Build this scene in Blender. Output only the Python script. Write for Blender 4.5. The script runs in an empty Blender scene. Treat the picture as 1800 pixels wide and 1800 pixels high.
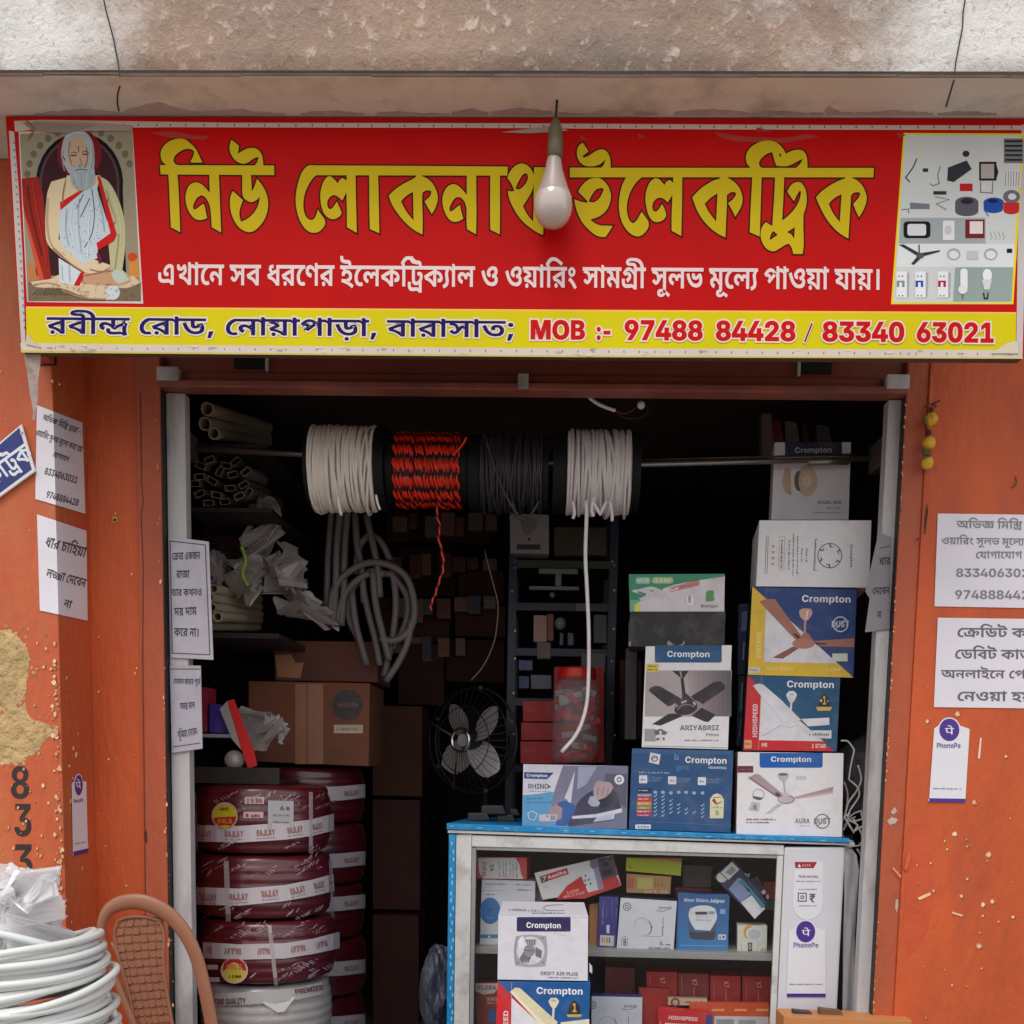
import bpy, bmesh, math, random
from mathutils import Vector, Matrix, noise
from mathutils.geometry import delaunay_2d_cdt

# ---------------------------------------------------------------- camera
sc = bpy.context.scene
FPX, PPX, PPY = 1900.0, 900.0, 1544.0          # focal length and principal point on an 1800 px frame
_q = -.026
_s = (.173 - _q) / 9.45
_ez = -Vector((-.173, 9.45, 1.0)).normalized()
_ex = Vector((1, _s, _q)).normalized(); _ex = (_ex - _ez * _ex.dot(_ez)).normalized()
_ey = _ez.cross(_ex)
CAM = Vector((0, -3.2, 1.35))
WM = Matrix((_ex, _ey, _ez))
cd = bpy.data.cameras.new('camera'); co = bpy.data.objects.new('camera', cd)
sc.collection.objects.link(co)
R3 = Matrix((WM.col[0], -WM.col[1], -WM.col[2])).transposed()
co.matrix_world = Matrix.Translation(CAM) @ R3.to_4x4()
cd.sensor_width = 36; cd.lens = 36 * FPX / 1800
cd.shift_x = 0; cd.shift_y = (PPY - 900) / 1800
cd.clip_start = .05; cd.clip_end = 300
sc.camera = co

# ---------------------------------------------------------------- world, sun, exposure
SUN_EL, SUN_AZ = math.radians(58), math.radians(200)
w = bpy.data.worlds.new('World'); sc.world = w; w.use_nodes = True
nt = w.node_tree; bg = nt.nodes['Background']
sky = nt.nodes.new('ShaderNodeTexSky'); sky.sky_type = 'NISHITA'; sky.sun_disc = False
sky.sun_elevation = SUN_EL; sky.sun_rotation = SUN_AZ
sky.air_density = 1.0; sky.dust_density = 4.0; sky.ozone_density = 1.0
tc = nt.nodes.new('ShaderNodeTexCoord'); nz = nt.nodes.new('ShaderNodeTexNoise')
nz.inputs['Scale'].default_value = 2.2; nz.inputs['Detail'].default_value = 6
cr = nt.nodes.new('ShaderNodeValToRGB')
cr.color_ramp.elements[0].color = (5.6, 5.6, 5.9, 1); cr.color_ramp.elements[1].color = (8.6, 8.5, 8.6, 1)
mx = nt.nodes.new('ShaderNodeMix'); mx.data_type = 'RGBA'; mx.inputs[0].default_value = .85
nt.links.new(tc.outputs['Generated'], nz.inputs['Vector']); nt.links.new(nz.outputs['Fac'], cr.inputs['Fac'])
nt.links.new(sky.outputs[0], mx.inputs[6]); nt.links.new(cr.outputs[0], mx.inputs[7])
nt.links.new(mx.outputs[2], bg.inputs['Color']); bg.inputs['Strength'].default_value = .12
sun = bpy.data.lights.new('sun', 'SUN'); sun.energy = 1.0; sun.angle = math.radians(25); sun.color = (1, .96, .9)
so = bpy.data.objects.new('sun', sun); sc.collection.objects.link(so)
sd = Vector((math.sin(SUN_AZ) * math.cos(SUN_EL), math.cos(SUN_AZ) * math.cos(SUN_EL), math.sin(SUN_EL)))
so.rotation_euler = sd.to_track_quat('Z', 'Y').to_euler(); so.location = (0, -6, 9)
sc.view_settings.view_transform = 'Standard'; sc.view_settings.look = 'None'
sc.view_settings.exposure = .42; sc.view_settings.gamma = 1; sc.view_settings.use_curve_mapping = False
sc.cycles.max_bounces = 7; sc.cycles.diffuse_bounces = 4; sc.cycles.transparent_max_bounces = 12
sc.cycles.use_denoising = True

# ---------------------------------------------------------------- projection helpers
def ray(px, py):
    return WM @ Vector(((px - PPX) / FPX, (py - PPY) / FPX, 1.0))
def at(px, py, Y=0., k=0., x0=0.):
    """the point of the plane Y + k (x - x0) that the photograph shows at pixel (px, py)"""
    d = ray(px, py); t = (Y + k * (CAM.x - x0) - CAM.y) / (d.y - k * d.x)
    return CAM + t * d
def atX(px, py, X):
    d = ray(px, py); return CAM + d * ((X - CAM.x) / d.x)
def atZ(px, py, Z):
    d = ray(px, py); return CAM + d * ((Z - CAM.z) / d.z)

class Plane:                       # a vertical plane facing the street: Y0 + k (x - x0)
    def __init__(s, Y, k=0., x0=0.):
        s.Y, s.k, s.x0 = Y, k, x0
        s.n = Vector((k, -1, 0)).normalized()
    def __call__(s, px, py, h=0.):
        return at(px, py, s.Y, s.k, s.x0) + s.n * h
    def off(s, d): return Plane(s.Y + d, s.k, s.x0)
class Side:                        # a vertical plane facing sideways at x = X
    def __init__(s, X, sg=1): s.X, s.n = X, Vector((sg, 0, 0))
    def __call__(s, px, py, h=0.): return atX(px, py, s.X) + s.n * h
class Cyl:                         # the near side of an upright cylinder
    def __init__(s, cx, cy, r): s.cx, s.cy, s.r = cx, cy, r
    def __call__(s, px, py, h=0.):
        d = ray(px, py); r = s.r + h
        ox, oy = CAM.x - s.cx, CAM.y - s.cy
        a = d.x ** 2 + d.y ** 2; b = 2 * (ox * d.x + oy * d.y); c = ox * ox + oy * oy - r * r
        D = b * b - 4 * a * c
        t = (-b - math.sqrt(max(D, 0))) / (2 * a)
        return CAM + d * t

# ---------------------------------------------------------------- materials
def lin(c, a=1.):
    f = lambda v: (v / 12.92 if v <= .04045 else ((v + .055) / 1.055) ** 2.4)
    return tuple(f(x / 255) for x in c[:3]) + (a,)
MATS = {}
def mat(name, col=(200, 200, 200), rough=.6, metal=0., var=.08, vs=12., bump=.0, bs=60., spec=.5, coat=0., ink=False,
        stain=None, stain_amt=.5, stain_scale=3., alpha=1., trans=0., stretch=None):
    if name in MATS: return MATS[name]
    m = bpy.data.materials.new(name); m.use_nodes = True; MATS[name] = m
    t = m.node_tree; N = t.nodes; L = t.links; b = N['Principled BSDF']
    b.inputs['Roughness'].default_value = rough; b.inputs['Metallic'].default_value = metal
    b.inputs['Specular IOR Level'].default_value = spec; b.inputs['Coat Weight'].default_value = coat
    b.inputs['Coat Roughness'].default_value = .12
    tcn = N.new('ShaderNodeTexCoord'); src = tcn.outputs['Object']
    if stretch:
        mp = N.new('ShaderNodeMapping'); mp.inputs['Scale'].default_value = stretch; L.new(src, mp.inputs['Vector']); src = mp.outputs[0]
    if ink:
        a = N.new('ShaderNodeAttribute'); a.attribute_name = 'ink'; c = a.outputs['Color']
    else:
        a = N.new('ShaderNodeRGB'); a.outputs[0].default_value = lin(col); c = a.outputs[0]
    if stain:
        n2 = N.new('ShaderNodeTexNoise'); n2.inputs['Scale'].default_value = stain_scale; n2.inputs['Detail'].default_value = 8
        n2.inputs['Roughness'].default_value = .65
        r2 = N.new('ShaderNodeMapRange'); r2.inputs[1].default_value = .5; r2.inputs[2].default_value = .68
        r2.inputs[3].default_value = 0; r2.inputs[4].default_value = stain_amt
        mm = N.new('ShaderNodeMix'); mm.data_type = 'RGBA'; mm.inputs[7].default_value = lin(stain)
        L.new(src, n2.inputs['Vector']); L.new(n2.outputs['Fac'], r2.inputs[0]); L.new(r2.outputs[0], mm.inputs[0])
        L.new(c, mm.inputs[6]); c = mm.outputs[2]
    n1 = N.new('ShaderNodeTexNoise'); n1.inputs['Scale'].default_value = vs; n1.inputs['Detail'].default_value = 6
    L.new(src, n1.inputs['Vector'])
    r = N.new('ShaderNodeMapRange'); r.inputs[1].default_value = .3; r.inputs[2].default_value = .7
    r.inputs[3].default_value = 1 - var; r.inputs[4].default_value = 1 + var
    L.new(n1.outputs['Fac'], r.inputs[0])
    h = N.new('ShaderNodeVectorMath'); h.operation = 'SCALE'; L.new(c, h.inputs[0]); L.new(r.outputs[0], h.inputs['Scale'])
    L.new(h.outputs[0], b.inputs['Base Color'])
    if bump:
        n3 = N.new('ShaderNodeTexNoise'); n3.inputs['Scale'].default_value = bs; n3.inputs['Detail'].default_value = 5
        bp = N.new('ShaderNodeBump'); bp.inputs['Strength'].default_value = min(1, bump * 2); bp.inputs['Distance'].default_value = bump * .02
        L.new(src, n3.inputs['Vector']); L.new(n3.outputs['Fac'], bp.inputs['Height']); L.new(bp.outputs[0], b.inputs['Normal'])
    if alpha < 1: b.inputs['Alpha'].default_value = alpha
    if trans: b.inputs['Transmission Weight'].default_value = trans
    return m
M_PRINT = mat('printed_card', ink=True, rough=.5, var=.06, vs=24, bump=.12, bs=22, stain=(128, 118, 112), stain_amt=.22, stain_scale=14)
M_VINYL = mat('printed_vinyl', ink=True, rough=.45, var=.05, vs=5, bump=.10, bs=9, spec=.10)
M_PAINTM = mat('painted_marks', ink=True, rough=.7, var=.12, vs=40)
M_CARD = mat('card_box', ink=True, rough=.55, var=.07, vs=14, bump=.14, bs=18, stain=(128, 118, 112), stain_amt=.22, stain_scale=14)
M_PAPER = mat('paper', (228, 224, 232), rough=.8, var=.04, vs=9, bump=.3, bs=9)

# ---------------------------------------------------------------- object helpers
ORG = {}
def link(o): sc.collection.objects.link(o); return o
def thing(name, label, cat, loc=(0, 0, 0), group=None):
    o = link(bpy.data.objects.new(name, None)); o.location = loc; ORG[o.name] = Vector(loc)
    o.empty_display_size = .05
    return tag(o, label, cat, group)
def tag(o, label=None, cat=None, group=None, kind=None):
    if label: o['label'] = label
    if cat: o['category'] = cat
    if group: o['group'] = group
    if kind: o['kind'] = kind
    return o
def put(name, me, parent=None, origin=None):
    """me is in world coordinates; moves it to its origin and links it"""
    o = bpy.data.objects.new(name, me); link(o)
    if parent is not None:
        org = ORG[parent.name]; o.parent = parent
    else:
        org = Vector(origin) if origin is not None else Vector((0, 0, 0)); o.location = org
    ORG[o.name] = org
    me.transform(Matrix.Translation(-org)); me.update()
    return o
class MB:
    def __init__(s): s.v = []; s.f = []; s.c = []; s.mi = []; s.col = None; s.m = 0
    def add(s, vs, fs, col=None):
        n = len(s.v); s.v += [tuple(v) for v in vs]
        for f in fs: s.f.append(tuple(i + n for i in f)); s.c.append(col or s.col); s.mi.append(s.m)
    def box(s, a, b, col=None):
        x0, y0, z0 = a; x1, y1, z1 = b
        s.add([(x0,y0,z0),(x1,y0,z0),(x1,y1,z0),(x0,y1,z0),(x0,y0,z1),(x1,y0,z1),(x1,y1,z1),(x0,y1,z1)],
              [(0,3,2,1),(4,5,6,7),(0,1,5,4),(1,2,6,5),(2,3,7,6),(3,0,4,7)], col)
    def prism(s, front, vec, col=None):
        """front: points seen from the street in order TL TR BR BL (or any outline); extruded by vec"""
        n = len(front); front = [Vector(p) for p in front]; bk = [p + vec for p in front]
        fs = [tuple(reversed(range(n))), tuple(range(n, 2 * n))]
        for i in range(n):
            j = (i + 1) % n; fs.append((i, j, j + n, i + n))
        s.add(front + bk, fs, col)
    def tube(s, pts, r, seg=8, closed=False, col=None, caps=True, flat=None):
        pts = [Vector(p) for p in pts]; n = len(pts); rings = []
        up = None
        for i, p in enumerate(pts):
            a = pts[i - 1] if (i > 0 or closed) else p; b = pts[(i + 1) % n] if (i < n - 1 or closed) else p
            t = (b - a).normalized() if (b - a).length > 1e-9 else Vector((0, 0, 1))
            if up is None:
                up = t.orthogonal().normalized() if flat is None else Vector(flat)
            up = (up - t * up.dot(t));
            up = up.normalized() if up.length > 1e-6 else t.orthogonal().normalized()
            sd_ = t.cross(up); rr = r[i] if isinstance(r, (list, tuple)) and not isinstance(r, tuple) else r
            if isinstance(rr, tuple): ra, rb = rr
            else: ra = rb = rr
            rings.append([p + up * (math.cos(6.28318 * k / seg) * ra) + sd_ * (math.sin(6.28318 * k / seg) * rb) for k in range(seg)])
        vs = [v for rg in rings for v in rg]; fs = []
        for i in range(n if closed else n - 1):
            a = i * seg; b = ((i + 1) % n) * seg
            for k in range(seg):
                k2 = (k + 1) % seg; fs.append((a + k, a + k2, b + k2, b + k))
        if not closed and caps:
            fs.append(tuple(reversed(range(seg)))); fs.append(tuple(range((n - 1) * seg, n * seg)))
        s.add(vs, fs, col)
    def lathe(s, prof, c=(0, 0, 0), axis='Z', seg=32, col=None, ring=False):
        """prof: list of (radius, height)"""
        vs = []; c = Vector(c)
        for (r, h) in prof:
            for k in range(seg):
                a = 6.283185 * k / seg; x, y = r * math.cos(a), r * math.sin(a)
                vs.append(c + (Vector((x, y, h)) if axis == 'Z' else Vector((h, x, y)) if axis == 'X' else Vector((x, h, y))))
        fs = []; n = len(prof)
        for i in range(n if ring else n - 1):
            for k in range(seg):
                k2 = (k + 1) % seg; j = (i + 1) % n
                fs.append((i * seg + k, i * seg + k2, j * seg + k2, j * seg + k))
        s.add(vs, fs, col)
    def mesh(s, name, mats, smooth=False):
        me = bpy.data.meshes.new(name); me.from_pydata([tuple(v) for v in s.v], [], s.f)
        for m in (mats if isinstance(mats, (list, tuple)) else [mats]): me.materials.append(m)
        if any(c is not None for c in s.c):
            at_ = me.color_attributes.new('ink', 'FLOAT_COLOR', 'CORNER'); buf = []
            for f, c in zip(s.f, s.c):
                lc = lin(c or (200, 200, 200)); buf += lc * len(f)
            at_.data.foreach_set('color', buf)
        if any(s.mi): me.polygons.foreach_set('material_index', s.mi)
        if smooth: me.polygons.foreach_set('use_smooth', [True] * len(s.f))
        me.update()
        return me
    def put(s, name, mats, parent=None, smooth=False, origin=None, bevel=0., fix=True):
        me = s.mesh(name, mats, smooth)
        if fix or bevel:
            bm = bmesh.new(); bm.from_mesh(me)
            if bevel: bmesh.ops.bevel(bm, geom=bm.edges[:], offset=bevel, segments=2, affect='EDGES', profile=.6)
            bmesh.ops.recalc_face_normals(bm, faces=bm.faces[:])
            bm.to_mesh(me); bm.free()
        return put(name, me, parent, origin)
def base_of(pts):
    pts = [Vector(p) for p in pts]
    c = sum(pts, Vector()) / len(pts); return Vector((c.x, c.y, min(p.z for p in pts)))
def qbox(name, quad, plane, depth, col=(200, 200, 200), m=None, parent=None, bevel=.0012, sides=None, label=None, cat='box', group=None, taper=0.):
    """a box whose front shows at the pixel quad TL TR BR BL on the plane"""
    fr = [plane(*p) for p in quad]; vec = -plane.n * depth
    mb = MB(); bk = [p + vec for p in fr]
    sides = sides or {}
    g = lambda k: sides.get(k, col)
    mb.add(fr + bk, [(3, 2, 1, 0)], g('front')); mb.f.append((4, 5, 6, 7)); mb.c.append(col); mb.mi.append(0)
    for key, f in (('top', (0, 1, 5, 4)), ('right', (1, 2, 6, 5)), ('bottom', (2, 3, 7, 6)), ('left', (3, 0, 4, 7))):
        mb.f.append(f); mb.c.append(g(key)); mb.mi.append(0)
    o = mb.put(name, m or M_CARD, parent, bevel=bevel, origin=base_of(fr + bk))
    if parent is None: tag(o, label, cat, group)
    return o

# ---------------------------------------------------------------- lettering
# outlines of the lettering: advance, then each contour as x, y, x, y ... (em = 1000)
GB={
 16:[794,[531,628,587,624,646,602,686,565,703,525,709,0,583,0,549,48,492,68,244,54,134,77,88,108,54,156,35,227,44,377,169,360,159,296,164,234,189,192,213,176,290,164,428,178,503,174,542,159,581,128,581,437,577,484,563,507,520,521,468,508,413,463,387,419,388,387,403,375,473,373,479,269,401,259,329,273,277,314,259,386,280,470,338,548,426,606]],
 21:[745,[755,622,755,515,658,515,658,0,530,0,458,75,376,133,281,175,166,202,134,316,192,291,305,272,390,241,455,204,532,142,530,688,634,688,657,622],[473,463,462,394,447,364,401,311,369,289,234,250,154,269,134,316,283,360,338,409,348,450,340,487,285,544,404,625,453,552],[190,422,114,436,62,478,44,543,65,628,180,601,173,549,211,530,267,549,314,605,404,625,416,586,334,475,257,431]],
 54:[301,[311,622,311,515,214,515,214,0,87,0,87,446,52,496,-10,515,-10,622,53,610,91,559,87,688,191,688,213,622]],
 61:[395,[405,622,405,515,351,515,246,438,188,347,173,263,181,193,220,130,255,111,292,105,366,123,415,27,372,7,307,-4,195,9,123,49,73,116,47,206,46,305,69,390,112,462,173,521,249,561,185,519,-10,515,-10,622]],
 39:[632,[642,622,642,515,545,515,545,0,417,0,417,212,437,160,370,234,272,299,208,306,180,295,164,273,169,230,231,190,173,82,132,102,68,156,35,225,33,296,55,350,119,401,200,417,288,403,367,363,440,300,420,290,417,515,-10,515,-10,622]],
 3:[260],
 50:[706,[716,622,716,515,619,515,619,0,492,0,492,319,516,274,462,325,424,322,306,157,236,110,174,106,136,115,82,150,46,194,29,223,118,278,169,221,212,224,338,400,372,428,413,437,447,431,512,384,496,380,492,515,-10,515,-10,622],[244,248,225,347,192,404,128,436,26,453,61,565,131,531,245,497,291,456,314,394,321,338]],
 42:[627,[637,622,637,515,540,515,540,0,412,0,356,67,248,146,162,183,67,206,18,322,219,421,434,497,416,464,416,515,-10,515,-10,622],[412,405,433,382,347,354,180,280,268,251,357,199,433,125,415,115]],
 38:[627,[637,622,637,515,540,515,540,0,412,0,356,67,248,146,162,183,67,206,18,322,291,451,434,497,412,464,412,622],[412,405,433,382,347,354,180,280,268,251,357,199,433,125,415,115],[237,629,299,624,291,525,240,525,225,517,216,505,216,476,236,450,305,424,229,349,155,394,120,427,99,464,91,509,105,565,130,598,174,621]],
 46:[627,[637,622,637,515,540,515,540,0,412,0,356,67,248,146,162,183,67,206,18,322,219,421,434,497,416,464,416,515,-10,515,-10,622],[412,405,433,382,347,354,180,280,268,251,357,199,433,125,415,115],[172,-12,120,10,99,62,120,115,172,136,223,115,243,62,223,10]],
 34:[641,[651,622,651,515,555,515,555,0,427,0,427,422,450,364,381,442,308,498,233,519,183,502,164,452,174,412,213,384,292,371,277,244,224,253,178,265,105,302,58,354,35,418,42,519,74,571,121,608,213,629,278,621,334,598,452,501,430,500,427,688,531,688,554,622]],
 10:[571,[354,622,347,656,325,675,137,688,49,721,17,754,1,788,-8,854,-3,912,118,904,126,822,165,794,351,785,418,762,446,734,464,699,475,622],[261,486,318,483,406,459,465,416,498,361,508,304,503,253,485,211,456,178,417,152,309,120,289,158,452,97,581,21,512,-69,412,-5,302,48,137,101,46,119,67,221,158,204,278,208,348,236,372,266,379,302,367,346,330,375,303,382,254,384,209,373,193,352,197,313,77,295,64,366,66,389,87,429,156,471],[147,431,117,488,45,523,117,567,163,556,224,523,268,461,273,434],[580,622,580,515,-10,515,-10,622]],
 47:[773,[783,622,783,515,686,515,686,0,558,0,558,317,583,262,529,324,484,332,460,320,445,298,444,235,335,228,315,286,278,324,225,338,179,323,162,283,175,241,211,213,261,192,224,83,122,128,54,196,30,288,41,348,94,413,148,439,209,448,279,439,334,412,389,365,372,371,394,410,449,440,513,436,584,390,563,374,558,515,-10,515,-10,622]],
 20:[853,[863,622,863,515,537,515,539,0,411,0,356,67,286,123,162,183,67,206,18,322,219,421,433,497,414,467,414,515,-10,515,-10,622],[411,404,432,382,180,280,268,251,356,199,433,125,415,115],[820,260,807,197,760,148,705,131,599,135,603,242,673,246,684,253,695,285,676,328,651,347,618,364,523,388,524,495,672,453,750,405,802,340]],
 55:[301,[311,622,311,515,214,515,214,0,87,0,87,515,-10,515,-10,622,87,622,20,705,85,796,149,858,218,897,295,915,370,916,460,902,522,880,759,748,693,661,556,746,451,795,352,810,294,802,226,763,162,688,209,622]],
 214:[708,[718,622,718,515,327,515,329,199,336,172,355,153,408,147,461,168,509,210,537,256,542,289,530,321,490,334,446,329,429,435,523,446,583,438,641,399,667,336,658,240,600,139,525,78,420,41,322,43,281,57,236,92,214,130,199,237,199,515,-10,515,-10,622],[498,622,491,656,469,675,265,688,177,721,145,754,128,788,119,854,124,912,246,904,254,822,292,794,495,785,562,762,590,734,608,699,619,622],[621,-184,495,-184,456,-139,412,-127,212,-142,148,-134,106,-117,55,-68,33,-18,25,49,36,147,158,132,150,80,154,24,169,-6,192,-24,254,-34,400,-19,462,-41,493,-71,499,101,621,224]],
 202:[283,[293,622,293,515,213,515,273,534,227,486,199,426,197,369,230,177,212,79,186,38,145,3,84,-27,1,-52,-27,53,57,85,85,112,97,143,100,203,71,344,68,411,87,475,132,534,122,515,-10,515,-10,622]],
 18:[777,[529,629,632,611,669,588,696,557,713,520,718,476,706,412,691,384,616,311,510,258,465,363,526,390,571,425,583,447,586,488,560,518,490,520,413,482,385,447,390,413,427,401,400,292,317,316,288,338,255,393,254,452,274,503,336,569,394,601,459,622],[727,217,720,164,698,118,661,80,612,50,552,33,481,27,334,49,289,67,207,121,135,204,71,321,17,475,138,509,166,424,227,291,295,203,375,155,421,143,503,142,560,163,581,180,597,230,587,270,556,300,515,320,631,371,700,305,724,249]],
 70:[662,[672,622,672,515,575,515,575,0,448,0,354,85,276,126,185,155,78,175,32,286,221,389,131,432,25,459,61,541,97,515,-10,515,-10,622],[448,515,159,515,169,522,236,496,329,433,344,419,356,333,184,251,182,258,250,243,357,199,450,130,474,102,454,95],[173,-25,121,-4,101,48,121,101,173,122,224,101,245,48,224,-4]],
 6:[438,[141,318,221,262,294,196,357,123,436,5,339,-47,206,113,141,170,62,222],[65,475,74,528,101,572,165,614,219,622,273,614,337,572,364,528,373,475,364,421,337,377,273,335,219,327,165,335,119,359,85,397],[164,475,171,446,204,420,247,426,273,459,267,503,234,528,191,523,171,503]],
 44:[643,[653,622,653,515,557,515,557,0,429,0,429,130,446,77,352,189,306,223,259,241,204,238,176,208,183,163,249,124,212,12,142,40,92,79,50,147,45,230,67,283,131,333,212,349,304,336,381,294,451,221,431,207,429,515,-10,515,-10,622],[319,321,316,289,191,321,174,397,145,427,97,447,23,459,48,558,204,518,271,475,308,410]],
 205:[758,[768,622,768,515,672,515,672,0,544,0,544,405,569,360,465,471,405,508,336,522,281,512,206,451,194,452,257,479,354,475,395,453,431,400,438,357,421,286,370,222,282,159,209,262,303,322,313,339,314,373,305,385,269,395,180,369,77,452,125,515,205,588,264,619,331,629,392,621,448,599,531,539,590,482,548,494,544,688,649,688,671,622],[672,-43,546,-43,524,-9,467,15,222,0,151,13,105,34,68,71,41,125,32,201,42,289,165,272,156,204,163,156,182,128,227,110,458,123,515,100,544,70,544,85,672,143]],
 56:[301,[311,515,214,515,214,0,87,0,87,515,-10,515,-10,622,87,622,49,713,-25,774,-94,800,-226,818,-309,819,-399,807,-424,792,-428,781,-417,767,-208,759,-161,747,-127,725,-98,681,-89,615,-210,615,-222,656,-240,668,-423,676,-503,698,-529,720,-543,748,-548,779,-540,817,-516,851,-477,879,-349,913,-126,909,-13,885,79,846,148,789,194,714,217,622,311,622]],
 57:[0,[-304,-266,-397,-244,-435,-214,-457,-171,-455,-109,-442,-79,-387,-37,-347,-26,-253,-24,-125,-56,-43,-97,91,-190,22,-271,-125,-160,-223,-118,-283,-109,-317,-114,-342,-147,-329,-174,-279,-180,-253,-170,-235,-150,-215,-79,-215,15,-87,15,-90,-80,-101,-132,-124,-182,-163,-225,-222,-255]],
 43:[748,[440,30,351,39,267,65,228,86,156,147,123,188,65,292,17,431,138,465,188,325,244,230,310,172,347,155,431,142,513,156,565,198,581,240,581,297,561,347,537,375,637,458,679,390,702,321,710,248,697,171,656,106,590,59,497,33],[405,258,328,273,277,315,259,379,280,465,395,436,388,385,397,373,426,365,472,377,530,440,637,458,641,396,573,321,497,274],[758,622,758,515,-10,515,-10,622]],
 58:[0,[-193,-259,-244,-254,-289,-237,-323,-207,-342,-163,-340,-104,-327,-78,-279,-39,-215,-24,-215,17,-87,17,-87,-44,-135,-108,-211,-113,-225,-137,-211,-162,-177,-170,-121,-159,-35,-89,163,-183,107,-271,-16,-198,-100,-246]],
 40:[761,[771,622,771,515,675,515,675,0,547,0,547,392,554,340,491,417,429,474,366,510,301,522,251,515,207,496,113,405,110,427,169,455,206,459,261,447,280,432,300,391,300,321,270,330,470,513,547,436,252,167,163,250,256,335,219,285,178,261,211,314,210,352,200,366,153,376,111,359,14,448,131,570,224,619,297,629,390,612,446,582,529,512,558,483,553,464,547,688,651,688,674,622]],
 45:[662,[672,622,672,515,575,515,575,0,448,0,354,85,276,126,185,155,78,175,32,286,221,389,131,432,25,459,61,541,97,515,-10,515,-10,622],[448,515,159,515,169,522,236,496,329,433,344,419,356,333,184,251,182,258,250,243,357,199,450,130,474,102,454,95]],
 641:[397,[179,0,179,622,309,622,309,0]],
 372:[955,[195,458,259,453,315,435,400,386,463,336,396,263,279,338,214,348,177,338,166,326,165,289,186,265,219,249,162,142,92,185,65,213,34,277,33,343,54,394,92,430,141,451],[965,622,965,515,522,515,522,236,493,293,634,387,749,439,811,461,900,386,870,303,858,209,863,95,890,-29,766,-59,737,75,729,213,745,308,779,396,817,346,644,265,499,164,394,233,394,515,-10,515,-10,622],[646,109,711,93,761,48,766,-59,726,-13,684,0,455,-17,360,-5,293,27,260,65,242,119,249,230,369,214,370,132,389,110,417,97,492,92]],
 450:[395,[405,622,405,515,351,515,246,438,188,347,173,263,181,193,220,130,255,111,292,105,366,123,415,27,372,7,307,-4,195,9,123,49,95,79,56,158,43,260,63,378,116,481,195,564,292,622]],
 32:[739,[749,622,749,515,399,515,399,382,413,347,455,354,520,424,632,445,670,379,693,313,697,200,670,128,647,97,580,49,487,24,388,22,305,40,265,55,191,105,124,181,94,231,17,431,138,465,187,325,243,226,308,164,343,146,421,131,504,146,556,189,569,220,572,281,560,321,528,368,625,377,578,320,504,263,429,238,364,241,318,262,280,322,272,515,-10,515,-10,622]],
 597:[301,[228,139,235,127,221,75,149,-119,45,-119,94,139]],
 68:[739,[749,622,749,515,399,515,399,382,413,347,455,354,520,424,632,445,670,379,693,313,697,200,670,128,647,97,580,49,487,24,388,22,305,40,265,55,191,105,124,181,94,231,17,431,138,465,187,325,243,226,308,164,343,146,421,131,504,146,556,189,569,220,572,281,560,321,528,368,625,377,578,320,504,263,429,238,364,241,318,262,280,322,272,515,-10,515,-10,622],[371,-175,319,-154,298,-101,319,-48,371,-27,422,-48,442,-101,422,-154]],
 35:[730,[428,34,368,38,257,71,161,142,81,260,17,431,138,465,207,285,263,207,331,161,413,146,500,160,540,189,565,249,560,309,519,361,459,372,435,361,421,339,427,281,306,263,288,340,299,397,313,420,377,464,463,478,552,465,589,449,647,401,682,336,691,298,691,218,667,146,617,87,581,65,538,48],[740,622,740,515,-10,515,-10,622]],
 612:[322,[233,139,240,127,217,47,154,-119,50,-119,99,139],[161,392,101,411,79,447,77,473,79,501,101,537,161,556,219,537,233,522,244,474,241,447,219,411]],
 8:[955,[965,622,965,515,868,515,868,0,740,0,693,65,565,157,621,240,691,193,743,143,740,515,-10,515,-10,622],[396,83,344,86,245,115,156,177,80,279,16,429,137,463,205,310,256,245,317,207,391,195,447,200,503,229,528,278,521,343,493,373,434,380,410,358,414,306,293,288,277,357,300,433,360,474,438,487,521,475,586,441,631,388,655,321,655,249,631,184,610,155,546,110,454,86],[336,431,307,488,235,523,306,567,352,556,413,523,447,484,463,434]],
 130:[1045,[1055,622,1055,515,567,515,468,468,410,422,391,376,402,347,415,340,477,344,549,394,659,375,678,311,682,208,661,143,641,113,582,64,494,36,391,35,304,52,263,68,188,117,154,150,92,239,17,431,138,465,188,326,244,231,309,174,387,148,474,147,533,171,561,212,564,238,561,278,539,333,622,332,554,272,491,240,416,230,363,236,319,255,287,288,267,363,290,442,309,468,374,516,-10,515,-10,622],[571,310,502,403,460,522,572,553,615,433,659,375],[843,494,886,490,953,459,987,404,990,352,966,292,925,253,809,211,785,306,832,318,861,337,871,361,858,388,826,395,770,381,719,340,677,276,641,390,737,471,805,492],[835,41,777,48,731,66,679,110,653,145,629,253,677,303,697,238,726,189,761,157,800,142,861,150,877,183,860,222,806,254,906,294,948,269,983,228,995,191,995,148,967,88,901,49]],
 444:[761,[526,275,444,289,395,314,337,369,324,392,340,394,314,335,267,287,222,271,156,273,118,286,82,312,26,386,116,442,153,393,169,384,207,385,242,418,259,523,383,523,398,465,437,405,477,380,526,377,559,403,563,457,546,497,497,547,627,564,669,511,691,455,695,412,685,360,635,303,585,282],[771,622,771,515,-10,515,-10,622],[512,369,563,366,614,348,652,314,669,280,675,-117,547,-117,521,-79,467,-58,268,-74,198,-67,152,-51,111,-23,79,22,61,88,71,221,194,205,188,111,202,71,226,48,288,34,459,50,517,29,547,-3,546,237,527,267,466,266,418,240,399,217,404,190,459,188,472,96,394,87,332,97,301,116,276,164,283,233,329,296,400,344,455,363]],
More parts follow.
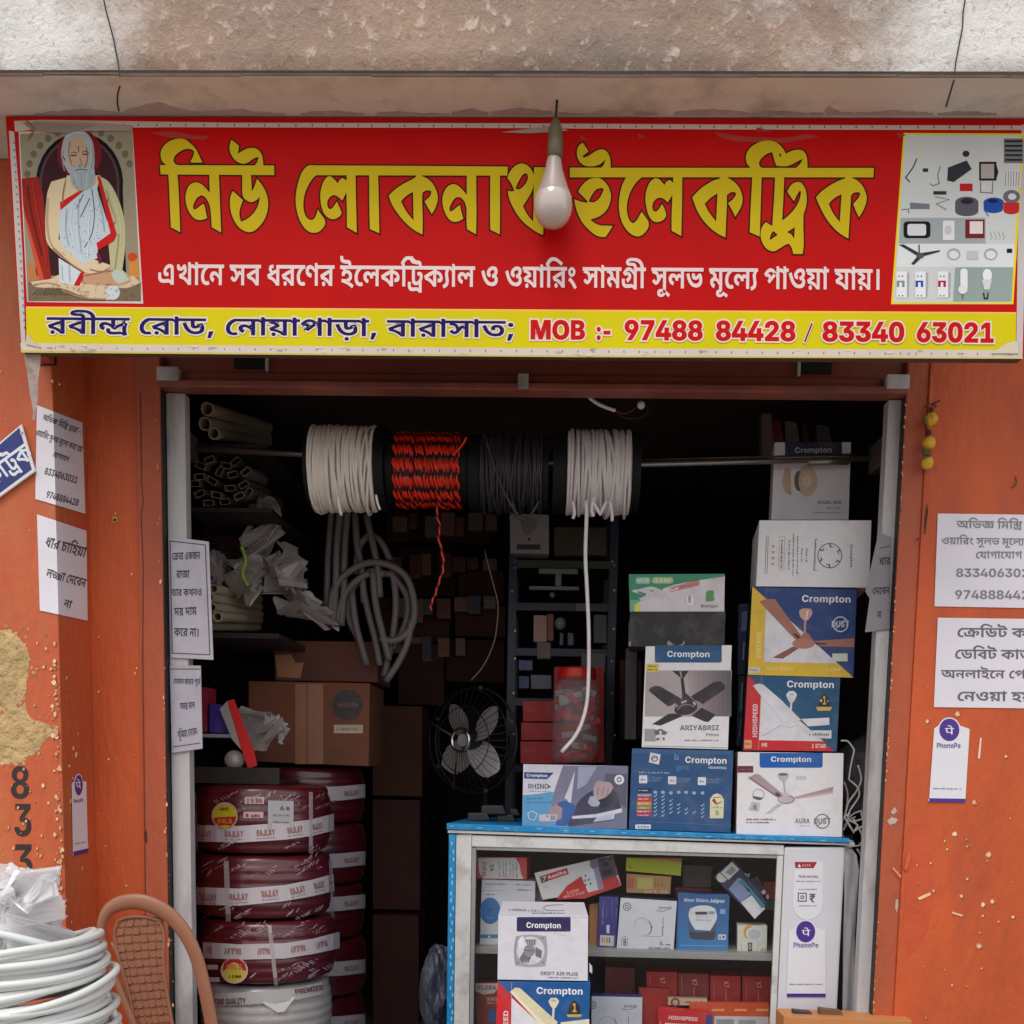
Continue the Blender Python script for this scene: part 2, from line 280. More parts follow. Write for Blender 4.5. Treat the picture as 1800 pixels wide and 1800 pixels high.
 262:[648,[658,622,658,515,201,515,201,268,173,293,260,357,367,414,490,461,561,387,561,94,433,143,433,398,496,344,322,264,178,164,73,233,73,515,-10,515,-10,622],[561,223,561,-117,433,-117,315,-42,201,-12,153,97,271,158,433,223],[433,117,252,42,261,65,326,49,384,24,435,-11]],
 628:[500,[40,353,460,353,460,243,40,243]],
 51:[570,[261,486,318,483,406,459,465,416,498,361,508,304,503,253,485,211,456,178,417,152,309,120,289,158,452,97,581,21,512,-69,412,-5,302,48,137,101,46,119,67,221,158,204,278,208,348,236,372,266,379,302,367,346,330,375,303,382,254,384,209,373,193,352,197,313,77,295,64,366,66,389,87,429,156,471],[147,431,117,488,45,523,117,567,163,556,224,523,268,461,273,434],[580,622,580,515,-10,515,-10,622]],
 22:[697,[482,0,482,405,507,360,404,471,343,508,298,520,219,512,144,451,132,452,195,479,293,475,349,437,375,379,372,318,333,247,255,181,201,148,127,252,239,321,251,339,252,373,244,385,207,395,119,369,16,452,88,542,142,588,202,619,269,629,330,621,386,599,469,539,528,482,486,494,482,688,587,688,609,622,707,622,707,515,610,515,610,0]],
 25:[591,[601,622,601,515,210,515,214,167,238,134,273,127,309,133,361,161,403,206,424,254,422,290,395,310,293,323,212,375,195,394,203,515,248,464,306,433,453,418,508,395,544,344,549,258,528,189,490,130,438,79,375,43,303,23,232,21,182,30,133,58,97,112,84,174,82,515,-10,515,-10,622]],
 317:[1438,[418,60,290,79,179,141,88,255,17,431,138,465,180,345,232,258,294,200,369,172,451,171,508,192,526,210,540,255,517,341,617,343,553,293,483,257,400,244,322,258,269,299,252,341,251,382,276,451,306,486,351,516,-10,515,-10,622,1448,622,1448,515,564,521,461,478,414,447,386,415,376,382,387,355,415,344,448,349,508,387,649,344,663,286,663,230,640,165,585,106,498,68],[1339,192,1348,111,1372,16,1248,-11,1220,93,1210,195,1226,319,1236,345,1258,341,1162,330,1088,334,978,352,856,392,759,376,626,395,519,450,445,540,493,557,577,556,616,507,697,478,788,477,869,494,1043,440,1184,432,1310,443,1381,346,1350,276],[898,1,775,20,703,56,639,112,582,192,663,267,702,205,747,159,828,117,931,112,988,133,1006,151,1019,215,997,282,1096,283,1033,234,963,198,879,185,802,199,749,240,730,307,744,367,795,428,918,404,882,376,858,337,859,308,880,288,928,290,988,328,1129,285,1141,243,1139,149,1120,104,1088,64,1012,18]],
 37:[636,[646,622,646,515,203,515,203,236,176,256,229,308,329,379,493,461,582,386,552,312,539,227,542,146,572,16,447,-11,436,25,414,128,411,227,428,319,460,396,498,344,347,258,181,121,76,190,76,515,-10,515,-10,622]],
 203:[972,[982,622,982,515,-10,515,-10,622],[499,503,588,488,631,460,651,430,663,356,663,0,535,0,509,38,454,59,197,46,148,56,83,94,52,139,34,205,44,338,167,322,159,256,166,206,186,175,215,158,264,151,445,167,504,146,535,114,535,351,521,392,484,401,449,394,405,371,379,343,384,315,441,312,455,219,373,210,312,221,269,254,253,311,272,378,325,440,403,485],[790,421,872,404,901,382,922,354,938,282,921,209,888,165,838,129,768,103,735,205,782,223,808,247,816,274,803,308,771,318,730,308,690,274,646,207,594,273,653,359,684,387,753,418]],
 27:[991,[437,32,304,52,263,68,188,117,154,150,92,239,17,431,138,465,188,326,244,231,309,174,387,148,474,147,533,171,561,212,564,238,561,278,541,331,631,327,548,263,502,243,416,230,340,244,301,270,276,309,270,389,309,468,374,516,-10,515,-10,622,1001,622,1001,515,583,519,480,473,417,425,397,393,406,347,433,337,468,342,532,381,674,339,690,257,679,172,645,111,619,85,544,46],[892,198,900,111,925,16,800,-11,772,94,764,166,765,255,786,346,695,366,622,396,543,459,506,512,639,525,690,478,733,461,790,452,873,454,932,357,902,284]],
 30:[591,[601,622,601,515,210,515,210,197,226,143,273,127,326,140,392,191,420,238,425,270,413,303,390,314,329,311,312,416,438,425,509,396,544,341,549,257,528,189,490,130,438,79,375,43,303,23,232,21,182,30,132,59,97,112,84,174,82,515,-10,515,-10,622],[381,622,373,656,352,675,147,688,60,721,28,754,11,788,2,854,7,912,128,904,127,855,137,822,175,794,378,785,444,762,473,734,491,699,502,622]],
 131:[0,[-298,741,47,917,98,826,-243,644]],
 370:[877,[190,451,251,444,301,426,435,326,369,255,267,330,213,341,176,331,162,300,166,282,187,257,220,241,164,134,125,153,66,205,34,269,30,304,41,364,71,407,114,435],[887,622,887,515,495,515,497,180,505,153,523,134,577,129,629,149,678,191,705,238,711,270,698,303,675,314,615,311,597,416,673,427,751,419,810,380,835,318,826,222,775,130,693,59,589,23,518,21,449,38,404,73,382,112,369,174,368,515,-10,515,-10,622],[667,622,659,656,638,675,433,688,345,721,313,754,297,788,288,854,293,912,414,904,422,822,461,794,663,785,730,762,759,734,776,699,788,622]],
 26:[730,[675,294,653,196,616,148,567,111,477,77,412,66,389,119,574,90,729,45,694,-55,449,13,151,50,164,158,304,146,406,154,504,194,537,236,548,287,534,340,490,373,393,381,381,472,488,473,586,443,629,410,656,371],[240,194,181,199,135,215,103,243,88,271,74,332,73,528,197,528,197,334,206,307,230,294,288,297,335,318,357,343,359,368,341,379,245,389,173,432,153,452,170,538,222,493,253,480,407,470,458,434,478,408,481,339,470,309,429,256,327,204],[-10,515,-10,622,740,622,740,515]],
 435:[745,[517,269,429,284,393,303,335,358,315,392,331,394,305,335,258,287,213,271,147,273,109,286,73,312,17,386,107,442,144,393,161,384,198,385,233,418,250,523,374,523,397,448,428,405,468,380,517,377,550,403,555,457,537,497,488,547,619,564,650,527,676,475,685,434,682,371,643,307,610,286],[755,622,755,515,-10,515,-10,622],[441,-82,332,-68,281,-51,189,5,112,93,52,215,173,255,238,128,291,72,358,38,443,26,538,47,564,84,558,146,531,171,473,179,437,152,440,111,322,95,310,163,332,230,392,270,479,284,566,273,630,241,671,195,692,138,692,73,670,10,622,-39,589,-57,548,-71]],
 28:[849,[539,622,539,0,411,0,356,67,286,123,162,183,67,206,18,322,219,421,433,497,415,467,415,515,-10,515,-10,622],[411,405,432,382,291,332,180,280,268,251,356,199,433,125,415,115],[859,622,859,515,763,515,763,74,636,74,562,158,442,234,451,335,548,289,656,194,639,184,635,247,635,688,740,688,762,622]],
}
GL={
 'A':[758,[23,0,269,728,482,728,735,0,555,0,446,335,371,612,356,675,391,675,321,384,201,0],[184,162,184,286,575,286,575,162]],
 'B':[663,[61,0,61,728,407,725,491,704,524,686,573,638,588,609,597,577,598,515,583,467,554,429,514,402,467,385,467,378,546,354,589,318,605,294,626,236,628,202,625,165,599,98,549,46,515,26,429,3],[222,131,380,134,433,155,449,172,462,219,448,271,423,296,368,317,222,318],[222,425,350,426,400,443,423,466,435,496,434,537,425,558,389,588,364,595,222,598]],
 'C':[742,[384,-10,321,-5,209,34,121,110,88,161,63,221,48,288,43,363,48,439,63,507,88,566,122,618,163,660,211,694,264,718,384,737,502,720,598,669,667,586,694,515,701,475,539,475,529,510,501,552,460,581,426,592,353,592,292,568,246,521,229,489,209,410,209,316,229,236,246,204,292,158,321,144,407,133,459,147,501,175,529,218,539,253,702,253,673,156,609,72,512,12,473,0]],
 'D':[722,[323,0,132,0,132,138,358,140,395,148,455,179,496,234,509,271,519,364,509,457,478,524,427,567,394,579,315,590,129,590,129,728,324,728,394,723,458,708,514,684,563,651,604,609,636,559,660,501,679,364,674,292,660,227,636,169,604,119,563,77,514,44,457,19],[222,728,222,0,61,0,61,728]],
 'E':[609,[61,0,61,728,557,728,557,595,222,595,222,432,531,432,531,303,222,303,222,132,558,132,558,0]],
 'F':[586,[61,0,61,728,548,728,548,595,222,595,222,402,516,402,516,272,222,272,222,0]],
 'G':[751,[389,-10,323,-5,263,10,208,35,160,70,119,113,87,164,62,224,43,363,48,438,63,505,89,565,123,616,164,659,212,693,266,718,386,737,502,719,597,669,665,591,698,492,535,492,496,558,457,583,425,592,354,593,293,569,268,548,229,490,209,411,209,318,217,276,229,239,267,180,321,144,354,135,451,140,499,163,517,180,542,223,550,277,582,272,399,272,399,392,706,392,701,238,688,182,665,133,634,91,597,55,553,27,448,-6]],
 'H':[748,[61,0,61,728,222,728,222,438,526,438,526,728,686,728,686,0,526,0,526,306,222,306,222,0]],
 'I':[484,[34,0,34,132,162,132,162,595,34,595,34,728,450,728,450,595,322,595,322,132,450,132,450,0]],
 'J':[587,[279,-10,207,-3,146,17,96,50,59,96,37,152,30,264,190,264,193,188,214,144,254,121,279,118,305,121,344,144,357,163,367,219,367,728,526,728,526,221,518,153,497,96,460,50,411,17,351,-3]],
 'K':[729,[181,156,181,299,195,326,288,470,501,728,695,728,389,368,375,373],[61,0,61,728,222,728,222,0],[515,0,309,320,410,439,704,0]],
 'L':[565,[61,0,61,728,222,728,222,132,531,132,531,0]],
 'M':[938,[61,0,61,728,310,728,415,419,446,299,485,105,454,105,518,401,627,728,876,728,876,0,715,0,721,638,731,638,654,345,536,0,402,0,270,386,203,638,215,638,222,0]],
 'N':[764,[61,0,61,728,239,728,493,315,567,145,552,145,538,376,538,728,703,728,703,0,524,0,283,393,193,575,213,575,226,337,226,0]],
 'O':[772,[386,-10,323,-5,211,34,163,68,122,110,88,161,63,221,48,288,43,363,48,439,63,507,88,566,122,618,163,660,211,694,265,718,386,737,507,718,561,694,609,660,650,618,683,566,708,507,724,439,729,363,724,288,708,220,683,161,650,110,609,67,561,34,449,-5],[386,132,453,144,506,179,543,237,555,274,565,363,555,453,526,522,506,548,453,584,386,596,351,593,291,569,246,522,217,453,207,363,217,274,229,237,266,179,320,144]],
 'P':[650,[61,0,61,728,352,728,404,724,493,696,559,643,601,569,615,479,601,389,583,350,528,287,449,246,348,232,164,232,164,361,371,367,423,401,447,457,447,502,434,541,392,582,347,595,222,596,222,0]],
 'Q':[779,[337,255,470,255,725,-59,577,-59],[386,-10,323,-5,211,34,163,68,122,110,88,161,63,221,48,288,43,363,48,439,63,507,88,566,122,618,163,660,211,694,265,718,386,737,507,718,561,694,609,660,650,618,683,566,708,507,724,439,729,363,724,288,708,220,683,161,650,110,609,67,561,34,449,-5],[386,132,453,144,506,179,543,237,555,274,565,363,555,453,526,522,506,548,453,584,386,596,351,593,291,569,246,522,217,453,207,363,217,274,229,237,266,179,320,144]],
 'R':[659,[61,0,61,728,404,724,452,714,529,676,583,615,611,535,611,442,583,362,528,304,449,267,348,255,157,255,157,383,320,383,392,395,434,430,447,466,442,531,423,562,392,584,347,595,222,596,222,0],[463,0,286,332,459,332,641,0]],
 'S':[657,[335,-10,278,-7,180,17,105,65,56,137,38,233,193,233,214,173,244,146,284,130,333,124,379,129,416,143,442,165,457,210,451,237,432,258,383,283,199,333,150,357,111,386,81,422,63,465,61,558,73,597,121,663,192,710,284,734,336,737,437,725,480,709,549,662,594,596,609,515,455,515,449,541,420,580,368,601,312,602,258,586,236,566,224,540,230,497,249,474,278,457,461,406,538,367,577,332,604,289,619,209,604,127,560,62,488,16,392,-7]],
 'T':[672,[35,595,35,728,638,728,638,595,417,595,417,0,256,0,256,595]],
 'U':[730,[365,-10,306,-6,205,23,128,80,78,159,61,257,61,728,222,728,224,244,240,198,270,163,312,139,365,131,417,139,460,163,490,198,506,244,508,728,668,728,668,257,651,159,602,80,524,23,423,-6]],
 'V':[758,[276,0,23,728,203,728,312,393,386,120,401,58,366,58,423,292,557,728,735,728,488,0]],
 'W':[1048,[218,0,23,728,200,728,285,356,331,76,301,76,351,356,442,728,607,728,697,356,747,76,717,76,763,356,848,728,1025,728,830,0,647,0,546,399,504,650,544,650,503,400,401,0]],
 'X':[750,[24,0,328,431,328,309,49,728,235,728,336,569,399,441,354,441,418,569,520,728,702,728,429,318,429,434,725,0,535,0,378,251,363,280,387,280,323,165,210,0]],
 'Y':[742,[293,0,293,269,23,728,212,728,362,436,391,358,359,358,416,503,531,728,718,728,453,269,453,0]],
 'Z':[671,[55,0,55,94,344,497,476,654,487,602,54,595,54,728,617,728,617,633,333,237,196,74,184,126,618,132,618,0]],
 'a':[584,[212,-10,119,8,72,40,42,88,34,118,39,206,60,248,93,279,183,314,343,338,363,355,364,392,346,421,317,435,287,438,229,425,209,409,191,378,47,400,57,430,91,481,142,520,173,534,288,553,378,542,454,508,492,472,517,426,525,369,525,0,375,0,371,76,335,30,301,8],[258,98,315,110,354,145,366,177,368,250,235,220,192,192,182,158,192,125,219,105]],
 'b':[634,[376,-9,324,-2,283,16,240,57,222,88,215,88,215,0,59,0,59,728,218,728,218,453,251,499,282,527,323,546,377,553,452,539,486,522,544,467,566,429,593,332,596,272,593,214,567,118,519,48,488,23,416,-5],[324,117,367,125,412,169,428,216,434,272,428,329,412,375,367,419,324,427,282,419,237,376,220,330,214,272,220,215,237,169,283,125]],
 'c':[592,[308,-10,206,5,163,25,95,84,52,168,37,271,41,325,70,419,126,491,206,537,308,553,401,540,475,502,528,443,555,365,408,339,386,393,346,424,287,428,249,410,212,355,200,302,205,213,234,147,287,114,329,114,362,126,383,146,409,207,556,181,528,101,476,41,401,3]],
 'd':[634,[258,-9,218,-5,146,23,115,48,67,118,50,163,37,272,51,384,68,429,90,467,148,522,182,539,257,553,310,546,352,527,383,499,416,453,416,728,575,728,575,0,418,0,418,88,412,88,394,57,351,16,310,-2],[310,117,351,125,397,169,414,215,420,272,414,330,397,376,352,419,310,427,267,419,222,375,206,329,200,272,206,216,222,169,267,125]],
 'e':[598,[310,-10,208,5,164,24,95,82,52,165,37,270,52,374,70,418,126,490,205,537,303,553,406,535,436,522,488,483,510,458,543,396,561,319,563,275,563,233,98,233,98,329,486,329,412,305,407,354,391,392,364,420,327,434,262,429,229,407,206,375,195,333,195,213,208,167,250,121,290,108,343,109,381,125,412,167,555,142,528,86,484,40,425,8]],
 'g':[635,[306,-216,221,-208,152,-185,100,-149,81,-127,57,-77,194,-45,224,-82,266,-100,339,-101,367,-92,390,-79,416,-34,420,96,408,96,379,53,349,29,285,9,218,11,182,20,116,58,67,123,41,216,37,273,51,385,68,429,117,498,183,539,258,553,334,538,370,514,420,453,420,546,576,546,576,8,561,-80,542,-116,484,-171,404,-205],[310,126,352,133,385,157,407,194,420,274,407,355,385,394,352,419,310,427,267,419,222,375,206,330,200,274,213,195,235,157,268,134]],
 'h':[629,[218,314,218,0,59,0,59,728,215,728,215,409,203,409,241,485,267,514,299,536,337,548,381,553,451,542,507,509,546,456,559,424,570,347,570,0,411,0,411,318,400,373,386,394,345,419,299,420,266,409,230,372]],
 'i':[277,[59,0,59,546,218,546,218,0],[138,613,116,616,79,636,65,653,54,692,65,732,79,748,97,761,138,771,180,761,198,748,212,732,223,692,212,653,198,636,161,616]],
 'l':[316,[230,-3,133,13,101,33,78,62,64,100,59,728,218,728,220,145,239,122,285,123,310,9]],
 'm':[920,[59,0,59,546,206,546,214,407,203,407,225,468,258,511,299,539,345,552,405,550,464,516,504,446,518,397,500,397,541,487,582,525,632,547,686,554,748,544,800,515,838,468,858,405,860,368,860,0,702,0,699,362,679,401,662,413,620,423,589,418,564,403,546,380,537,349,536,0,384,0,381,362,374,383,345,413,303,423,273,418,247,403,229,379,219,347,218,0]],
 'n':[629,[218,314,218,0,59,0,59,546,209,546,211,409,203,409,220,450,267,514,299,536,381,553,451,542,481,528,529,485,559,424,570,347,570,0,411,0,411,318,400,373,386,394,345,419,299,420,266,409,230,372]],
 'o':[616,[308,-10,207,5,164,25,95,84,52,168,37,271,41,325,70,419,126,491,207,537,308,553,410,537,490,491,546,419,575,325,579,271,564,168,521,84,453,25,410,5],[308,112,351,121,383,148,412,214,417,271,412,329,383,395,351,421,308,430,265,421,233,395,204,329,199,271,204,214,233,148,265,121]],
 'p':[634,[59,-204,59,546,215,546,215,453,222,453,265,514,323,546,377,553,415,549,486,522,544,467,566,429,593,332,593,214,567,118,545,80,488,23,416,-5,376,-9,324,-2,283,16,218,88,218,-204],[324,117,367,125,412,169,428,216,434,272,428,329,412,375,367,419,324,427,282,419,237,376,220,330,214,272,220,215,237,169,283,125]],
 'r':[414,[59,0,59,546,213,546,213,449,219,449,247,507,293,541,348,553,396,547,396,408,348,416,291,410,243,378,224,345,218,304,218,0]],
 's':[567,[283,-10,199,-2,101,42,58,91,35,153,182,177,203,136,237,111,312,104,362,128,371,154,355,187,324,201,159,238,120,257,89,280,53,343,52,415,62,446,100,497,160,532,197,544,284,553,365,545,430,521,456,504,496,460,518,404,378,381,360,413,330,434,265,440,217,418,207,391,211,374,222,359,251,344,374,319,463,289,494,267,515,240,529,208,533,171,519,104,477,50,412,12,330,-8]],
 't':[374,[342,546,342,427,10,427,10,546],[84,676,242,676,245,143,267,120,335,123,357,6,256,-8,204,-3,162,10,128,33,103,63,88,102,84,149]],
 'u':[629,[248,-7,179,4,122,37,100,61,70,122,59,199,59,546,218,546,220,198,243,152,261,137,312,124,364,137,389,159,406,191,411,546,570,546,570,0,420,0,418,137,426,137,409,96,361,32,329,10,292,-3]],
 'w':[856,[171,0,11,546,177,546,264,141,272,91,255,91,357,546,500,546,592,141,601,91,584,91,677,546,845,546,684,0,522,0,458,224,414,422,441,422,403,247,333,0]],
 'y':[610,[57,-192,92,-75,149,-86,192,-75,214,-43,217,-1,13,546,181,546,287,198,317,47,283,47,328,235,431,546,597,546,367,-61,324,-138,282,-176,228,-200,139,-208]],
 '0':[646,[323,-10,264,-5,211,10,166,34,128,68,96,111,54,221,40,363,54,505,96,616,128,659,166,693,212,718,264,732,323,737,382,732,434,717,480,693,518,659,550,616,592,505,606,363,592,221,550,111,519,68,480,34,435,10,382,-5],[323,123,373,134,409,169,423,196,440,267,446,363,440,460,423,532,409,559,373,594,323,606,274,594,237,559,223,532,205,460,199,363,205,267,223,196,237,169,274,134]],
 '1':[646,[82,0,82,130,582,130,582,0],[433,728,433,0,273,0,273,587,103,472,103,616,264,728]],
 '2':[646,[65,0,65,115,364,391,413,456,425,509,419,547,400,577,355,605,317,610,260,597,233,575,215,542,209,501,56,501,71,589,89,626,114,659,181,708,268,734,368,734,414,725,493,689,548,633,577,561,579,493,564,439,531,382,475,315,288,131,590,131,590,0]],
 '3':[646,[317,-10,217,2,134,38,101,64,54,129,37,208,199,208,208,176,228,151,296,123,359,128,406,155,425,186,432,226,425,263,405,295,352,327,218,334,218,438,378,596,73,596,73,728,570,728,570,611,327,386,327,421,427,420,470,407,540,362,585,296,596,257,596,172,583,132,535,65,462,18,369,-7]],
 '4':[646,[26,125,26,252,296,728,450,728,187,254,619,254,619,125],[376,0,381,454,527,454,527,0]],
 '5':[646,[317,-10,222,3,143,39,85,95,54,168,49,208,206,208,213,175,247,136,298,117,339,118,379,131,409,158,429,195,436,240,429,285,409,323,378,349,338,364,294,364,253,352,209,315,65,341,99,728,551,728,551,596,231,596,214,418,276,464,333,480,396,480,455,465,505,435,546,393,575,340,590,278,588,196,576,153,531,77,461,23,417,5]],
 '6':[646,[325,-10,278,-7,191,19,120,69,72,143,59,187,58,276,78,352,119,433,316,728,477,728,251,397,205,397,254,440,315,462,407,463,482,439,540,393,578,326,587,286,587,193,556,109,499,45,420,4],[324,115,366,122,400,143,425,174,438,214,438,259,414,316,384,342,346,356,303,356,265,342,235,316,210,260,215,193,235,157,283,122]],
 '7':[646,[115,0,413,596,65,596,65,728,581,728,581,594,281,0]],
 '8':[646,[322,-10,220,2,135,37,101,62,53,123,37,196,46,253,74,303,115,343,197,375,128,411,80,469,63,541,78,611,122,670,189,712,230,726,322,737,415,726,456,712,523,670,567,611,582,541,565,468,517,411,449,375,505,358,571,303,599,253,609,196,592,123,572,91,510,37,425,2],[322,107,366,112,401,129,425,156,439,190,439,229,425,263,400,290,344,312,301,312,262,300,220,263,207,229,211,172,231,142,261,120],[322,429,359,435,389,450,419,490,425,524,419,558,390,596,359,611,322,617,270,605,243,585,226,558,221,524,226,490,243,462,286,435]],
 '9':[646,[320,737,368,734,455,708,526,658,574,585,586,540,588,452,568,375,527,295,330,0,169,0,394,331,441,331,392,288,331,266,239,264,164,288,106,335,68,402,55,487,59,535,90,619,147,682,226,723],[322,612,262,597,232,571,212,535,206,491,212,448,246,397,280,377,322,370,363,377,411,411,430,447,437,491,422,553,397,585,363,605]],
 ':':[269,[135,-10,90,1,72,15,49,54,47,78,49,101,72,140,90,154,135,165,180,154,198,140,221,101,223,78,221,54,198,15,180,1],[135,346,90,357,72,371,49,410,47,433,49,457,72,496,90,510,135,521,180,510,198,496,221,457,223,433,221,410,198,371,180,357]],
 '-':[646,[489,359,489,235,156,235,156,359]],
 '/':[394,[382,762,148,-109,12,-109,246,762]],
 '₹':[577,[541,546,515,445,37,445,63,546],[290,0,49,286,49,378,169,378,234,393,273,433,286,490,274,545,237,584,169,597,37,597,67,728,226,725,321,701,389,654,430,588,440,548,441,463,424,395,408,366,388,341,332,300,249,269,463,0],[542,728,515,625,119,625,146,728]],
}
GD={
 'प':[568,[479,551,479,0,398,0,398,191,311,152,228,148,161,169,113,213,91,258,80,318,79,551,0,551,0,622,583,622,583,551],[398,551,160,551,163,304,180,252,208,227,263,217,314,225,398,280]],
 'े':[0,[-169,615,-210,740,-240,788,-293,821,-336,822,-385,809,-409,882,-351,894,-284,893,-252,885,-199,850,-133,737,-94,615]],
}
RUN={
 'এখানে সব ধরণের ইলেকট্রিক্যাল ও ওয়ারিং সামগ্রী সুলভ মূল্যে পাওয়া যায়।':[16,21,54,61,39,3,50,42,3,38,46,61,34,46,3,10,61,47,20,55,214,20,202,54,47,3,18,3,18,70,54,55,46,6,3,50,54,44,205,56,3,50,57,47,43,3,44,58,61,47,202,3,40,54,18,70,54,3,45,54,70,641],
 'রবীন্দ্র রোড, নোয়াপাড়া, বারাসাত;':[46,42,56,372,3,450,46,54,32,597,3,450,39,54,70,54,40,54,68,54,597,3,42,54,46,54,50,54,35,612],
 'অভিজ্ঞ মিস্ত্রি দ্বারা –':[8,55,43,130,3,55,44,55,444,3,262,54,46,54,3,628],
 'ওয়ারিং সুলভ মূল্যে করা হয়':[18,70,54,55,46,6,3,50,57,47,43,3,44,58,61,47,202,3,20,46,54,3,51,70],
 'যোগাযোগ':[450,45,54,22,54,61,45,54,22],
 'ধার চাহিয়া':[38,54,46,3,25,54,55,51,70,54],
 'লজ্জা দেবেন':[47,317,54,3,450,37,61,42,39],
 'না':[39,54],
 'ক্রেতা একজন':[450,203,35,54,3,16,20,27,39],
 'রাজা':[46,54,27,54],
 'তার কখনও':[35,54,46,3,20,21,39,18],
 'দর দাম':[37,46,3,37,54,44],
 'করে না।':[20,61,46,3,39,54,641],
 'ক্রেডিট কার্ড':[450,203,55,32,30,3,20,54,32,131],
 'ডেবিট কার্ড':[450,32,55,42,30,3,20,54,32,131],
 'অনলাইনে পেমেন্ট':[8,39,47,54,10,61,39,3,450,40,61,44,370],
 'নেওয়া হয়':[450,39,18,70,54,3,51,70],
 'দোকান ছাড়ার পূর্বে':[450,37,54,20,54,39,3,26,54,68,54,46,3,40,58,61,42,131],
 'সমস্ত মাল':[50,44,435,3,44,54,47],
 'বুঝিয়া নেবেন':[42,57,55,28,70,54,3,450,39,61,42,39],
 'ইলেকট্রিক':[10,61,47,20,55,214,20],
 'ধার':[38,54,46],
 'দেবেন':[450,37,61,42,39],
 'অভিজ্ঞ মিস্ত্রি':[8,55,43,130,3,55,44,55,444],
 'ওয়ারিং সুলভ মূল্যে':[18,70,54,55,46,6,3,50,57,47,43,3,44,58,61,47,202],
}
_gc = {}
def _area(p): return sum(a[0] * b[1] - b[0] * a[1] for a, b in zip(p, p[1:] + p[:1])) / 2
def _inside(pt, p):
    x, y = pt; r = False
    for (x0, y0), (x1, y1) in zip(p, p[1:] + p[:1]):
        if (y0 > y) != (y1 > y) and x < (x1 - x0) * (y - y0) / (y1 - y0) + x0: r = not r
    return r
def tess(outer, holes=()):
    vs, es = [], []
    for l in [outer] + list(holes):
        n0 = len(vs); vs += [Vector(p) for p in l]; es += [(n0 + i, n0 + (i + 1) % len(l)) for i in range(len(l))]
    r = delaunay_2d_cdt(vs, es, [], 1, 1e-7)
    V_ = [tuple(v) for v in r[0]]; T = []
    for f in r[2]:
        c = (sum(V_[i][0] for i in f) / 3, sum(V_[i][1] for i in f) / 3)
        if _inside(c, outer) and not any(_inside(c, h) for h in holes): T.append(tuple(f))
    return V_, T
def glyph(tab, key):
    """advance, contours, and triangulated shapes of one outline (em = 1)"""
    k = (id(tab), key)
    if k in _gc: return _gc[k]
    adv = tab[key][0] / 1000
    cs = [[(v[i] / 1000, v[i + 1] / 1000) for i in range(0, len(v), 2)] for v in tab[key][1:]]
    outs = [c for c in cs if _area(c) < 0]; hol = [c for c in cs if _area(c) >= 0]
    if not outs: outs, hol = hol, []
    shapes = []
    for o in outs:
        shapes.append([o, [h for h in hol if _inside(h[0], o)]])
    tr = [tess(o, h) for o, h in shapes]
    _gc[k] = (adv, cs, tr); return _gc[k]
def run_of(text):
    if text in RUN: return [(GB, g) for g in RUN[text]]
    return [((GD if ch in GD else GL), ch) for ch in text]
def smooth_loop(pts, closed=True, sub=3, corner=48):
    """rounds a traced outline except at its corners"""
    n = len(pts); out = []
    P = [Vector(p) for p in pts]
    def sharp(i):
        if not closed and (i == 0 or i == n - 1): return True
        a, b, c = P[i - 1], P[i], P[(i + 1) % n]
        d1, d2 = b - a, c - b
        if d1.length < 1e-6 or d2.length < 1e-6: return True
        return math.degrees(d1.angle(d2)) > corner
    S = [sharp(i) for i in range(n)]
    def tang(i, prev):
        if S[i]: return None
        return (P[(i + 1) % n] - P[i - 1]) * .5
    for i in range(n if closed else n - 1):
        j = (i + 1) % n; p0, p1 = P[i], P[j]; d = p1 - p0; L = d.length
        t0 = tang(i, 0); t1 = tang(j, 0)
        t0 = d if t0 is None else t0.normalized() * L
        t1 = d if t1 is None else t1.normalized() * L
        for k in range(sub):
            u = k / sub; u2 = u * u; u3 = u2 * u
            q = p0 * (2*u3 - 3*u2 + 1) + t0 * (u3 - 2*u2 + u) + p1 * (-2*u3 + 3*u2) + t1 * (u3 - u2)
            out.append((q.x, q.y))
    if not closed: out.append(tuple(P[-1]))
    return out
